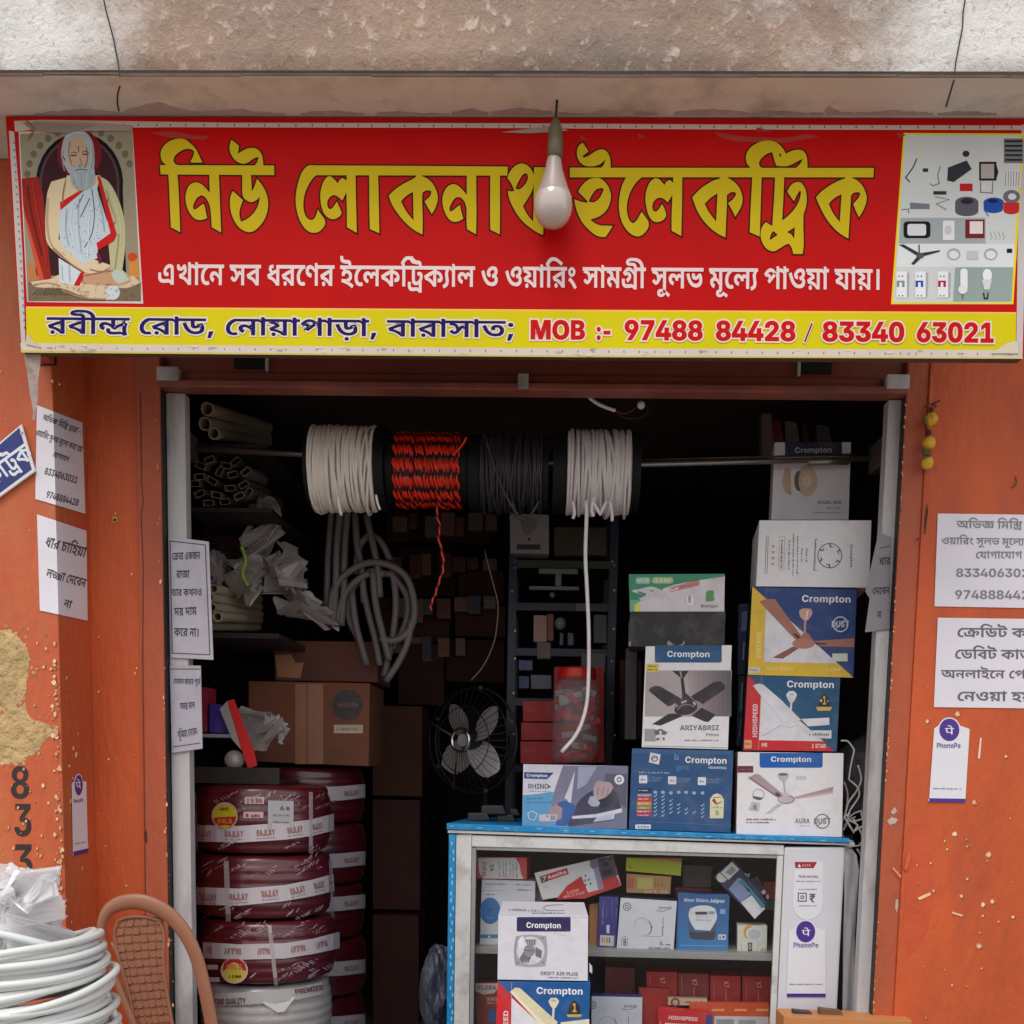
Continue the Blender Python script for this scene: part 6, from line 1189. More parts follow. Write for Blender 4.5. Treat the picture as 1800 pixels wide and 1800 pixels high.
def folded(px, py, Y, w_, h_, m, seed, label, cat='paper', depth=.10, rot=0., parent=None):
    rr = random.Random(seed); n = 22; P = [Vector((i / n - .5, rr.uniform(-.004, .004), j / n - .5)) for j in range(n + 1) for i in range(n + 1)]
    P = [Vector((p.x * math.sqrt(1 - 1.7 * p.z ** 2), p.y, p.z * math.sqrt(1 - 1.7 * p.x ** 2))) * (1 + .25 * noise.noise(p * 4 + Vector((seed, 0, 0)))) for p in P]
    for k in range(13):
        c = Vector((rr.uniform(-.28, .28), rr.uniform(-.08, .08), rr.uniform(-.28, .28))); t = rr.uniform(0, 6.283)
        ax = Vector((math.cos(t), rr.uniform(-.35, .35), math.sin(t))).normalized(); side = ax.cross(Vector((0, 1, 0))).normalized()
        M_ = Matrix.Rotation(rr.choice((-1, 1)) * rr.uniform(.35, 1.7), 3, ax)
        P = [c + M_ @ (p - c) if (p - c).dot(side) > 0 else p for p in P]
    P = [p + .035 * Vector((noise.noise(p * 5), noise.noise(p * 5 + Vector((9, 0, 0))), noise.noise(p * 5 + Vector((0, 9, 0))))) for p in P]
    lo = [min(p[i] for p in P) for i in range(3)]; hi = [max(p[i] for p in P) for i in range(3)]
    c0 = at(px, py, Y); s_ = (at(px + 10, py, Y) - c0).length / 10; R_ = Matrix.Rotation(rot, 3, 'Y')
    V_ = [c0 + R_ @ Vector((((p.x - lo[0]) / (hi[0] - lo[0]) - .5) * 2 * w_ * s_, ((p.y - lo[1]) / (hi[1] - lo[1]) - .5) * 2 * depth, ((p.z - lo[2]) / (hi[2] - lo[2]) - .5) * 2 * h_ * s_)) for p in P]
    mb = MB(); mb.add(V_, [(j * (n + 1) + i, j * (n + 1) + i + 1, (j + 1) * (n + 1) + i + 1, (j + 1) * (n + 1) + i) for j in range(n) for i in range(n)])
    return tag(mb.put('crumpled_wrapping', m, parent, origin=base_of(V_), fix=False), label, cat)
M_CR = film_mat('crumpled_newsprint', (222, 215, 211), .10)
M_CL = mat('maroon_cloth', (78, 48, 46), rough=.9, var=.2)
def cr(px, py, Y, rx, ry, m, seed, label, cat='paper', amp=.5, freq=1.2, squash=None, ryd=.09, sub=4):
    c = at(px, py, Y); s_ = (at(px + 10, py, Y) - c).length / 10
    return crumple('crumpled_wrapping', tuple(c), (rx * s_, ryd, ry * s_), m, seed=seed, amp=amp, freq=freq, label=label, cat=cat, squash=squash, sub=sub)
folded(455, 925, .62, 44, 66, M_CR, 3, 'tall crumpled sheet of newsprint under the grey casings')
folded(512, 992, .60, 36, 44, M_CR, 8, 'crumpled newsprint with dark print, right of the taller crumpled sheet')
folded(535, 1068, .62, 58, 30, M_CR, 27, 'crumpled pale wrapping with a pointed end, resting above the cartons', rot=.42)
cr(400, 945, .85, 46, 56, M_CL, 14, 'maroon cloth bundle behind the crumpled newsprint', 'cloth', .25)
folded(378, 998, .52, 22, 36, M_CR, 17, 'small crumpled paper right behind the framed notice')
folded(430, 1020, .58, 36, 42, M_CR, 19, 'crumpled paper above the lower pipe bundle, left of the newsprint')
wire('green_strip', [(424, 960), (432, 985), (426, 1010), (436, 1030)], Plane(.50), .007, mat('lime_plastic', (150, 176, 60), rough=.5), label='lime green plastic strip among the crumpled papers', cat='strip')
folded(456, 1280, .42, 50, 40, M_CR, 33, 'crumpled white paper above the maroon coils, right of the red striped wrapper', depth=.07)
pk = thing('red_stripe_wrapper', 'white and red printed wrapper standing in the dark tray', 'wrapper', at(420, 1335, .34))
mb = MB(); pl = Plane(.335); mb.prism([pl(400, 1232), pl(411, 1229), pl(446, 1318), pl(452, 1345), pl(436, 1352), pl(425, 1318)], Vector((0, .004, 0))); mb.put('red_stripe', mat('signal_red', (214, 30, 30)), pk)
mb = MB(); mb.prism([pl(386, 1246), pl(399, 1233), pl(424, 1318), pl(408, 1300)], Vector((0, .004, 0))); mb.put('wrapper', M_CR, pk)
tr = thing('tray', 'dark brown tray of odds and ends on top of the maroon coils', 'tray', at(420, 1372, .5))
a0, b0 = at(340, 1376, .32), at(492, 1350, .32); mb = MB(); mb.box((a0.x, .32, a0.z), (b0.x, .60, a0.z + .008)); mb.put('base', M_WOOD, tr)
mb = MB(); mb.box((a0.x, .312, a0.z), (b0.x, .3195, b0.z)); mb.put('rim', M_WOOD, tr)
blob('round_pot', 412, 1336, 17, 17, M_CR, None, Plane(.37)); tag(bpy.data.objects[-1] if False else sc.collection.objects[-1], 'white rounded pot lying in the dark tray', 'pot')
qbox('purple_box', [(368, 1236), (388, 1238), (388, 1289), (368, 1287)], Plane(.36), .1, (58, 40, 150), label='small purple box with white edging on the pale glass shelf', cat='box')
qbox('magenta_box', [(352, 1208), (364, 1208), (364, 1287), (352, 1287)], Plane(.37), .1, (140, 16, 50), label='narrow magenta box standing left of the purple box', cat='box')
for i_, (x_, y_, w_, h_) in enumerate(((14, 1640, 92, 84), (52, 1590, 58, 66), (24, 1572, 72, 54), (66, 1655, 56, 62), (84, 1560, 26, 34))):
    o = folded(x_, y_, ccy - .04, w_, h_, M_BAG2, 50 + i_, None, None, depth=.10, parent=pbg); o.name = 'film'
for i_, (x_, y_, w_, h_, s_) in enumerate(((470, 940, 40, 60, 71), (440, 995, 44, 50, 72), (400, 1010, 30, 34, 73), (500, 1030, 40, 34, 74), (550, 1080, 44, 26, 75))):
    folded(x_, y_, .66, w_, h_, M_CR, s_, ['pale wrapping behind the tall newsprint', 'pale wrapping hanging over the lower ivory pipes', 'small pale wrapping close to the framed notice', 'wrapping between the newsprint and the grey hoses', 'wrapping lying against the grey hose loops'][i_])
FN = Plane(.024)
f1 = qbox('framed_notice', [(296, 943), (367, 952), (375, 1160), (301, 1156)], FN, .004, (186, 180, 190), M_PRINT, label='white Bengali notice with a ruled border on the left door post', cat='notice')
a = Art(FN, .0006); a.line([(299, 951), (361, 958), (369, 1151), (303, 1148)], 1.8, (80, 78, 90), closed=True)
for t, p0, p1, h in (("ক্রেতা একজন", (303, 985), (352, 983), 13), ("রাজা", (310, 1016), (333, 1016), 13), ("তার কখনও", (302, 1048), (355, 1047), 12), ("দর দাম", (307, 1083), (346, 1081), 14), ("করে না।", (306, 1118), (350, 1119), 14)): a.text(t, p0, p1, h, (58, 58, 72))
a.put('printed_text', f1, M_PAINTM)
f2 = qbox('framed_notice', [(298, 1170), (353, 1170), (356, 1316), (302, 1324)], FN, .003, (176, 170, 182), M_PRINT, label='smaller grey notice of three lines below the framed notice on the left post', cat='notice')
a = Art(FN, .0006); a.line([(299, 1176), (352, 1176)], 1.6, (80, 78, 90)); a.line([(304, 1313), (352, 1306)], 1.6, (80, 78, 90))
for t, p0, p1, h in (("দোকান ছাড়ার পূর্বে", (305, 1202), (352, 1203), 9), ("সমস্ত মাল", (317, 1247), (343, 1245), 11), ("বুঝিয়া নেবেন", (314, 1298), (348, 1291), 12)): a.text(t, p0, p1, h, (58, 58, 72))
a.put('printed_text', f2, M_PAINTM)
FR = Plane(.024)
f3 = qbox('framed_notice', [(1545, 936), (1567, 944), (1564, 1106), (1520, 1112), (1522, 1040)], FR, .003, (132, 126, 132), M_PRINT, label='grey paper notice curling off the right door post', cat='notice')
a = Art(FR, .0006)
for t, p0, p1, h in (("ধার", (1546, 994), (1566, 992), 13), ("দেবেন", (1534, 1045), (1564, 1044), 12), ("না", (1542, 1086), (1549, 1086), 11)): a.text(t, p0, p1, h, (46, 44, 52))
a.line([(1546, 964), (1564, 960)], 1.4, (60, 58, 66)); a.put('printed_text', f3, M_PAINTM)
M_HOSE = mat('grey_hose', (104, 97, 96), rough=.55, var=.05)
hs = thing('hose_coil', 'grey flexible hose hanging in wide loops behind the crumpled papers', 'hose', at(655, 1180, .8))
for i, pts in enumerate(([(600, 880), (592, 960), (590, 1030), (585, 1100)], [(612, 885), (606, 960), (604, 1040), (600, 1100)], [(624, 900), (628, 960), (636, 1000), (640, 1060)],
    [(625, 1010), (632, 960), (648, 940), (668, 950), (686, 985)], [(578, 1090), (590, 1030), (630, 995), (672, 990), (712, 1012), (728, 1060), (722, 1105), (694, 1126), (668, 1122)], [(590, 1100), (606, 1045), (640, 1012), (676, 1008)],
    [(636, 1020), (648, 1080), (660, 1125), (668, 1170)], [(690, 1000), (696, 1060), (690, 1120), (680, 1170), (676, 1190)], [(724, 1090), (716, 1130), (700, 1165), (678, 1198)], [(618, 1040), (626, 1100), (645, 1170)], [(584, 890), (577, 980), (574, 1080)], [(634, 1130), (612, 1080), (622, 1030), (650, 1004), (690, 1010), (716, 1050), (712, 1100), (690, 1140)], [(655, 1000), (660, 1060), (674, 1120), (684, 1160)], [(644, 905), (654, 950), (664, 1000), (668, 1050)])):
    wire('hose_loop', pts, Plane(.72 + .012 * (i % 4)), .0125, M_HOSE, hs, seg=10)
def carton(quad, Y, depth, col, label, art=None, name='carton', grp=None, bev=.002):
    p = Plane(Y); o = qbox(name, quad, p, depth, col, mat('brown_card', ink=True, rough=.8, var=.1, vs=9, bump=.15, bs=14), label=label, cat='carton', group=grp, bevel=bev)
    if art: a = Art(p, .0006); art(a); a.put('printed_marks', o, M_PRINT)
    return o
BR = (124, 74, 52)
def art1(a):
    a.rect(519, 1202, 568, 1343, (160, 108, 78)); a.rect(538, 1202, 541, 1343, (128, 82, 58)); a.ell(611, 1239, 27, 27, (52, 40, 38), 30); a.text('MUFIN', (594, 1243), (630, 1243), 7, (112, 84, 70))
    a.rect(587, 1274, 638, 1289, (196, 176, 156)); a.scribble((591, 1284), (634, 1284), 5, (140, 120, 104), 4); a.line([(572, 1319), (619, 1320), (619, 1331), (572, 1330)], 1.4, (96, 56, 40), closed=True); a.text('FRAGILE', (576, 1329), (616, 1329), 6, (96, 56, 40))
carton([(437, 1197), (650, 1201), (648, 1347), (437, 1338)], .78, .35, BR, 'large brown carton with a black printed disc on the rear maroon coils', art1)
def art2(a):
    a.poly([(484, 1152), (512, 1150), (520, 1166), (534, 1164), (528, 1192), (488, 1190)], (170, 116, 84))
carton([(480, 1126), (665, 1128), (664, 1199), (484, 1196)], .80, .33, (96, 54, 42), 'dark brown carton on top of the one with the black disc', art2)
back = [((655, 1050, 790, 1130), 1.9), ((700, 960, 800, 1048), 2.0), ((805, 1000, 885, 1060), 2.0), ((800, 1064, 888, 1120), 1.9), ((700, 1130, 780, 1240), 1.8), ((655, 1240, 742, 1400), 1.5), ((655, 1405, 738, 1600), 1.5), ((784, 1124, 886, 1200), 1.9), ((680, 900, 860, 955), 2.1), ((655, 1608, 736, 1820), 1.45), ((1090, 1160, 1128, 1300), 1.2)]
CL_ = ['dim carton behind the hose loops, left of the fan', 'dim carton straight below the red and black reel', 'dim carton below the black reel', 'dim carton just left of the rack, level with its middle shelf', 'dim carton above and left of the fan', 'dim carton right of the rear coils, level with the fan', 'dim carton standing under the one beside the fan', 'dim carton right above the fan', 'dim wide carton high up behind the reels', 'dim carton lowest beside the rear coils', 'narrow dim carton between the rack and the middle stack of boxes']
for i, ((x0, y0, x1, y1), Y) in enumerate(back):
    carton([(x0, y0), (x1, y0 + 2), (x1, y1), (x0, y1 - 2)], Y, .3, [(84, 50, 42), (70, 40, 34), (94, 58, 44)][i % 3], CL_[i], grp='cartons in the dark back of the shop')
rq = random.Random(17)
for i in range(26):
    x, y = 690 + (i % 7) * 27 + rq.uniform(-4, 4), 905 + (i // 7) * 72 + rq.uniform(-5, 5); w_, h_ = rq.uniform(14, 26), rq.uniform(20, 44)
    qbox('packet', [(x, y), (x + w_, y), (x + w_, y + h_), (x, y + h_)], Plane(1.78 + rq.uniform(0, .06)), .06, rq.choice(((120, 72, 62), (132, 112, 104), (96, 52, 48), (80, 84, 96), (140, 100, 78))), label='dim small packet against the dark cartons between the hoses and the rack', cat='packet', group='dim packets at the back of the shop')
M_MAR = mat('maroon_cable', (86, 16, 28), rough=.38, var=.12, vs=14, coat=.6, spec=.6); M_GRC = mat('grey_white_cable', (176, 172, 170), rough=.35, var=.08, vs=14, coat=.5)
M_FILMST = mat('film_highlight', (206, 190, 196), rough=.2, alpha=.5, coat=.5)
M_BAND = mat('printed_band', ink=True, rough=.35, var=.04)
def coil_thing(cx, cy, R, z0, z1, m, label, grp=None, ribs=7, seed=0, r_in=.10, seg=52, cat='cable coil'):
    rr = random.Random(seed); t = thing('cable_coil', label, cat, (cx, cy, z0), grp); H = z1 - z0; prof = []
    prof.append((r_in, .012)); prof.append((R - .05, .004)); n = ribs * 5
    for i in range(n + 1):
        u = i / n; ang = (u - .5) * math.pi; bulge = (math.cos(ang)) ** .28 if abs(ang) < 1.57 else 0
        prof.append((R - .040 + .040 * bulge - .0035 * (1 - abs(math.sin(u * math.pi * ribs))) , H * u))
    prof.append((R - .05, H - .002)); prof.append((r_in, H - .012))
    mb = MB(); mb.lathe(prof, (cx, cy, z0), 'Z', seg, ring=True)
    mb.v = [tuple(Vector(v) + Vector((0, 0, .0030 * noise.noise(Vector((v[0] * 9, v[1] * 9, seed)))))) for v in mb.v]
    mb.put('coil_body', m, t, smooth=True); return t
def band(t, cx, cy, R, pts_top, pts_bot, col=(196, 188, 192), name='band', th=.0012):
    """a printed tape round the coil, between two curves traced on its near side"""
    cyl = Cyl(cx, cy, R + .0015); n = 16; v = []
    def L_(pp, u):
        k = u * (len(pp) - 1); i = min(int(k), len(pp) - 2); f = k - i; return (pp[i][0] + (pp[i+1][0] - pp[i][0]) * f, pp[i][1] + (pp[i+1][1] - pp[i][1]) * f)
    for i in range(n + 1):
        u = i / n; a0 = L_(pts_top, u); b0 = L_(pts_bot, u)
        v += [cyl(*a0), cyl(*b0)]
    mb = MB(); mb.add(v, [(2*i, 2*i+1, 2*i+3, 2*i+2) for i in range(n)], col); return mb.put(name, M_BAND, t, fix=False)
CX, CY = at(465, 1500, .47).x, .47; CR = .232
zc = lambda y: at(465, y, CY - CR).z
tops = [1383, 1506, 1622, 1738, 1856]
c1 = coil_thing(CX - .004, CY, CR - .001, zc(1504), zc(1381), M_MAR, 'topmost maroon cable coil in clear film with a yellow and red round label', 'maroon cable coils', seed=1)
c2 = coil_thing(CX - .002, CY, CR + .003, zc(1620), zc(1506), M_MAR, 'second maroon cable coil from the top, with a slanting printed band', 'maroon cable coils', seed=2)
c3 = coil_thing(CX + .008, CY, CR + .006, zc(1735), zc(1622), M_MAR, 'third maroon cable coil from the top, with a red and yellow round label', 'maroon cable coils', seed=3)
c4 = coil_thing(CX + .004, CY, CR - .006, zc(1856), zc(1738), M_GRC, 'white cable coil in clear film at the bottom of the front stack', seed=4)
c5 = coil_thing(CX, CY, CR - .006, .2005, zc(1858), M_MAR, 'maroon cable coil on the floor under the white coil', 'maroon cable coils', seed=5, ribs=9)
TX = (156, 96, 84)
def words(surf, pts, t, h, up=False, n=4, col=TX):
    a = Art(surf, .0025)
    for (p0, p1) in pts:
        if up: a.text('RAJLAY', p1, p0, h, col)
        else: a.text('RAJLAY', p0, p1, h, col)
        dx, dy = p1[0] - p0[0], p1[1] - p0[1]; o_ = 5 if not up else -5 - h
        a.scribble((p0[0], p0[1] + o_), (p1[0], p1[1] + o_), 1.8, (150, 84, 76), 3)
    return a
S1 = Cyl(CX - .004, CY, CR + .0005); 
band(c1, CX - .004, CY, CR, [(341, 1450), (420, 1452), (500, 1446), (545, 1441), (587, 1430)], [(341, 1479), (420, 1481), (500, 1476), (545, 1470), (587, 1460)])
a = words(S1, [((341, 1470), (371, 1472)), ((395, 1472), (428, 1471)), ((451, 1470), (484, 1468)), ((506, 1466), (533, 1462)), ((551, 1460), (568, 1456))], '', 11)
a.ell(395, 1434, 23, 24, (196, 170, 150)); a.ell(395, 1434, 20.5, 21.5, (206, 182, 40)); a.poly([(375, 1437), (415, 1435), (413, 1446), (404, 1455), (388, 1456), (377, 1447)], (178, 44, 34)); a.text('FRLS', (383, 1448), (408, 1447), 8, (220, 150, 80)); a.text('SAFE', (386, 1424), (402, 1424), 4.5, (60, 40, 20))
a.rect(430, 1401, 464, 1413, (204, 172, 172)); a.text('1.5 SQ', (433, 1411), (461, 1411), 7.5, (120, 40, 50)); a.rect(428, 1427, 463, 1438, (208, 168, 172)); a.scribble((432, 1436), (460, 1436), 6, (130, 50, 60), 6)
a.poly([(471, 1407), (516, 1408), (516, 1463), (471, 1461)], (176, 172, 176)); a.text('A', (492, 1424), (500, 1424), 7, (90, 86, 92)); a.ell(506, 1421, 3, 3, (90, 86, 92)); a.scribble((480, 1434), (508, 1434), 3, (120, 116, 122), 8); a.scribble((480, 1446), (508, 1447), 3, (120, 116, 122), 9)
a.put('label', c1, M_BAND)
S2 = Cyl(CX - .002, CY, CR + .0045)
band(c2, CX - .002, CY, CR + .004, [(341, 1559), (420, 1562), (500, 1556), (550, 1546), (586, 1536)], [(341, 1590), (420, 1592), (500, 1584), (550, 1575), (588, 1566)])
a = words(S2, [((352, 1583), (380, 1584)), ((403, 1583), (436, 1582)), ((460, 1578), (490, 1575)), ((512, 1574), (538, 1567)), ((554, 1564), (572, 1559))], '', 12); a.put('label', c2, M_BAND)
S3 = Cyl(CX + .008, CY, CR + .0075)
band(c3, CX + .008, CY, CR + .007, [(356, 1656), (420, 1660), (500, 1658), (550, 1650), (597, 1638)], [(358, 1684), (420, 1687), (500, 1685), (550, 1677), (597, 1667)])
a = words(S3, [((362, 1664), (372, 1665)), ((394, 1666), (424, 1667)), ((452, 1667), (474, 1666)), ((510, 1664), (536, 1660)), ((554, 1658), (574, 1652))], '', 11, up=True)
a.ell(412, 1706, 24, 23, (200, 176, 160)); a.ell(412, 1706, 21, 20.5, (206, 182, 44)); a.h += .0015; a.poly([(391, 1706), (394, 1692), (404, 1686), (420, 1686), (430, 1693), (433, 1706)], (178, 40, 60)); a.text('FRLS', (398, 1704), (426, 1704), 9, (206, 120, 90)); a.text('1.5 MM', (402, 1719), (424, 1719), 5, (60, 40, 20))
a.rect(364, 1696, 383, 1704, (200, 180, 184)); a.rect(366, 1718, 386, 1726, (196, 176, 180)); a.put('label', c3, M_BAND)
S4 = Cyl(CX + .004, CY, CR - .003)
band(c4, CX + .004, CY, CR - .005, [(378, 1746), (440, 1744), (520, 1737), (566, 1726)], [(378, 1768), (440, 1766), (520, 1758), (566, 1748)], (186, 184, 182))
a = Art(S4, .002); a.text('FINE QUALITY', (376, 1766), (432, 1764), 10, (110, 44, 54)); a.text('PREMIER', (519, 1748), (569, 1740), 9, (110, 60, 60)); a.poly([(460, 1762), (520, 1752), (500, 1778), (488, 1780)], (206, 202, 200)); a.put('label', c4, M_BAND)
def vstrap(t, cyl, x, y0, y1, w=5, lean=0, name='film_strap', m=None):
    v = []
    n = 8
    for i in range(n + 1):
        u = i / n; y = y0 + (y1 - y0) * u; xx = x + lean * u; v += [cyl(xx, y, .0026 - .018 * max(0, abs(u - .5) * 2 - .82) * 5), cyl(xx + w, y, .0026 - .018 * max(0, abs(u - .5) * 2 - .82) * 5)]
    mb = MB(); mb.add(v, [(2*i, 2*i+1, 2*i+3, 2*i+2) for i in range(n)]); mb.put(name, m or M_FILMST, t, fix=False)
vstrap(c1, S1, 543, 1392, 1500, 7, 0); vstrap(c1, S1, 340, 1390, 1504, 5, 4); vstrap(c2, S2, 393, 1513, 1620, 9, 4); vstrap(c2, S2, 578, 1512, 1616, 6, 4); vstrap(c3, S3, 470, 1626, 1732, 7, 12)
def crease_glints(t, cyl, xs, ys, n, seed):
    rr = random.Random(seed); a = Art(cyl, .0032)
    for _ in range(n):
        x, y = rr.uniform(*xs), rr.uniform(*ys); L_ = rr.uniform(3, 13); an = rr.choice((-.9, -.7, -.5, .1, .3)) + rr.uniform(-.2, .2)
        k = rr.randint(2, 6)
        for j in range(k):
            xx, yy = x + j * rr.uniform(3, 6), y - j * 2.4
            a.line([(xx, yy), (xx + L_ * math.cos(an) * .7, yy + L_ * math.sin(an))], rr.uniform(.8, 1.8), (140, 92, 106))  # short pale strokes paint glints where the film is creased
    tag(a.put('film_crease_glints', t, M_FILMST), kind='stuff')
crease_glints(c1, S1, (350, 560), (1396, 1430), 16, 1); crease_glints(c1, S1, (350, 560), (1484, 1498), 8, 2); crease_glints(c2, S2, (350, 560), (1516, 1545), 18, 3); crease_glints(c2, S2, (350, 560), (1594, 1614), 12, 4); crease_glints(c3, S3, (370, 570), (1630, 1652), 16, 5); crease_glints(c3, S3, (430, 570), (1692, 1726), 18, 6); crease_glints(c4, S4, (390, 560), (1770, 1800), 10, 7)
RX, RYY = at(540, 1450, 1.0).x, 1.0; zr = lambda y: at(540, y, RYY - CR).z
edges = [1348, 1450, 1560, 1660, 1762, 1862, 1960]
for i in range(6):
    lab = ['topmost maroon coil of the rear stack, directly under the brown carton', 'second maroon coil from the top in the rear stack', 'third maroon coil from the top in the rear stack', 'fourth maroon coil from the top in the rear stack', 'fifth maroon coil from the top in the rear stack', 'maroon coil at the foot of the rear stack, on the shop floor'][i]
    t = coil_thing(RX + (.004 if i % 2 else -.003), RYY, CR - .004 + (.004 if i == 3 else 0), zr(edges[i + 1]) + .0005 if i < 5 else .2005, zr(edges[i]), M_MAR, lab, 'maroon cable coils in the rear stack', ribs=6, seed=20 + i, seg=40)
    yb = (1382, 1500, 1576, 1690, 1786, 1900)[i]
    band(t, RX, RYY, CR + .003, [(560, yb + 2), (600, yb), (642, yb - 4)], [(560, yb + 27), (600, yb + 25), (642, yb + 20)], (190, 182, 186))
    a = Art(Cyl(RX, RYY, CR + .004), .003); a.text('RAJLAY', (606, yb + 18), (632, yb + 15), 9, TX); a.put('label', t, M_BAND)
FX = at(835, 1300, .95); fan = thing('pedestal_fan', 'steel bladed fan in a black wire guard behind the counter', 'fan', (FX.x, .95, .2))
M_BLADE = mat('brushed_blade', (176, 172, 170), rough=.4, metal=.35, var=.08); M_CHROME = mat('chrome', (220, 220, 220), rough=.12, metal=1.)
R_f = (at(835, 1208, .95).z - at(835, 1394, .95).z) / 2
yaw = math.radians(-36)                                             # turned to the left of the viewer
ax = Vector((math.sin(yaw), -math.cos(yaw), 0)); fu = Vector((0, 0, 1)); fs_ = ax.cross(fu)
Fc = Vector((FX.x, .95, at(835, 1302, .95).z))
def fp(u, v, w=0): return Fc + fs_ * u + fu * v + ax * w
def ring(name, R, w, r, m): 
    mb = MB(); mb.tube([fp(R * math.cos(t * .1309), R * math.sin(t * .1309), w) for t in range(48)], r, 8, closed=True); return mb.put(name, m, fan, smooth=True, fix=False)
ring('guard_ring', R_f, .0, .0055, M_BLACK); ring('guard_ring', R_f * .96, .045, .002, M_BLACK); ring('guard_ring', R_f * .62, .07, .002, M_BLACK); ring('hub_ring', R_f * .21, .085, .0065, M_CHROME)
for k in range(40):
    t = 6.2832 * k / 40; mb = MB(); mb.tube([fp(R_f * q_ * math.cos(t), R_f * q_ * math.sin(t), w_) for q_, w_ in ((1, 0), (.96, .045), (.62, .07), (.2, .083))], .0013, 4); mb.put('guard_wire', M_BLACK, fan, fix=False)
for k in range(4):
    t0 = math.radians(48 + 90 * k); mb = MB(); v = []; n = 9
    for i in range(n + 1):
        u = i / n; rad = R_f * (.16 + .68 * u); half = R_f * (.09 + .20 * math.sin(math.pi * min(1, u * .86 + .06)) ** .8) * (1 if u < .93 else .7)
        for s_ in (-1, 0, 1):
            tt = t0 + s_ * half / rad * .95; v.append(fp(rad * math.cos(tt), rad * math.sin(tt), .02 + s_ * .022 * (1 - u * .4)))
    mb.add(v, [(3*i + j, 3*i + j + 1, 3*i + j + 4, 3*i + j + 3) for i in range(n) for j in range(2)]); mb.put('blade', M_BLADE, fan, smooth=True, fix=False)
mb = MB(); mb.tube([fp(0, 0, .06), fp(0, 0, -.14)], [R_f * .16, R_f * .3], 24); mb.put('motor', M_BLACK, fan, smooth=False)
mb = MB(); mb.tube([fp(0, 0, .075), fp(0, 0, .062)], R_f * .12, 20); mb.put('hub_cap', M_BLADE, fan)
mb = MB(); mb.tube([fp(0, -.04, -.08), Vector((FX.x + .0, 1.02, .24))], .016, 10); mb.put('pole', M_BLACK, fan, smooth=True)
mb = MB(); mb.lathe([(.0001, 0), (.19, 0), (.19, .02), (.03, .05), (.0001, .05)], (FX.x, 1.02, .2005), seg=28); mb.put('base', M_BLACK, fan)
for t in (25, 100, 160, 250, 330):
    t = math.radians(t); c = fp(R_f * math.cos(t), R_f * math.sin(t), .008); mb = MB(); mb.tube([c, c + ax * .008], .008, 8); mb.put('clip', M_STEEL, fan)
for t in (20, 290):
    t = math.radians(t); mb = MB(); mb.tube([fp(R_f * .2 * math.cos(t), R_f * .2 * math.sin(t), .086), fp(R_f * .97 * math.cos(t), R_f * .97 * math.sin(t), .046)], .0045, 6); mb.put('guard_stay', M_DKST, fan, smooth=True)
NV = mat('navy_angle', (38, 40, 66), rough=.45, var=.1)
rk = thing('slotted_rack', 'navy slotted steel rack holding small goods behind the reels', 'rack', at(985, 1340, 1.25))
RKY = 1.25; PK = Plane(RKY)
x0r, x1r = PK(900, 1100).x, PK(1076, 1100).x
for x in (x0r, x1r):
    for y in (RKY, RKY + .42):
        mb = MB(); mb.box((x - .016, y, .2), (x + .016, y + .004, PK(985, 870).z)); mb.box((x - .016 if x == x0r else x + .012, y + .0045, .2), (x - .012 if x == x0r else x + .016, y + .03, PK(985, 870).z)); mb.put('upright', NV, rk)
for y in (985, 1060, 1140, 1228, 1345):
    z = PK(985, y).z; mb = MB(); mb.box((x0r + .0, RKY + .0045, z - .03), (x1r, RKY + .008, z)); mb.box((x0r, RKY + .0085, z - .004), (x1r, RKY + .42, z)); mb.put('shelf', mat('green_grey_shelf', (58, 72, 58), rough=.5) if y == 985 else NV, rk)
rr = random.Random(5)
for x in (903, 1078):
    for y in (900, 985, 996, 1040, 1108, 1160, 1220, 1290):
        c = PK(x + rr.uniform(-3, 3), y + rr.uniform(-3, 3)); mb = MB(); mb.tube([c + Vector((0, -.003, 0)), c], .0045, 6); mb.put('bolt', M_STEEL, rk)
pb_ = qbox('product_box', [(896, 902), (965, 905), (965, 974), (897, 972)], Plane(1.20), .12, (176, 168, 172), label='white box with a picture of a grey switch, on the navy rack', cat='box')
a = Art(Plane(1.20), .0006); a.poly([(913, 914), (944, 908), (942, 930), (932, 940), (922, 940)], (150, 138, 144), smooth=True); a.ell(930, 948, 2.5, 2.5, (30, 28, 30)); a.rect(908, 957, 950, 966, (62, 64, 70)); a.put('printed_label', pb_)
goods = [((974, 926, 1066, 976), (70, 68, 44), 'olive panel box leaning on the top shelf of the rack'), ((938, 1081, 961, 1128), (176, 140, 130), 'pale pink packet hanging on the rack'), ((962, 1079, 973, 1126), (140, 78, 62), 'narrow rust packet beside the pale pink one'),
         ((912, 1160, 936, 1178), (86, 94, 130), 'small slate blue box on the rack shelf'), ((1022, 1148, 1064, 1180), (108, 104, 112), 'grey box on the rack shelf right of the red cap'), ((933, 1186, 969, 1211), (120, 118, 130), 'pale box with a dark emblem on the lower rack shelf'),
         ((912, 1188, 930, 1210), (70, 84, 120), 'small dark blue box left of the pale one on the rack'), ((1012, 1060, 1034, 1074), (112, 104, 104), 'small grey carton on the middle rack shelf'), ((1044, 1080, 1066, 1130), (92, 88, 92), 'dark grey packet at the right of the rack'), ((984, 1112, 990, 1134), (96, 96, 110), 'thin grey strip packet on the rack'), ((998, 1112, 1008, 1134), (92, 92, 104), 'second thin strip packet on the rack, right of the thinner one'), ((944, 1128, 968, 1158), (112, 100, 98), 'torn paper packet below the pale pink one')]
for i, ((xa, ya, xb, yb), c_, lab) in enumerate(goods):
    qbox('packet', [(xa, ya), (xb, ya + 1), (xb, yb), (xa, yb)], Plane(1.22 + .01 * (i % 3)), .08, c_, label=lab, cat='packet', group=None)
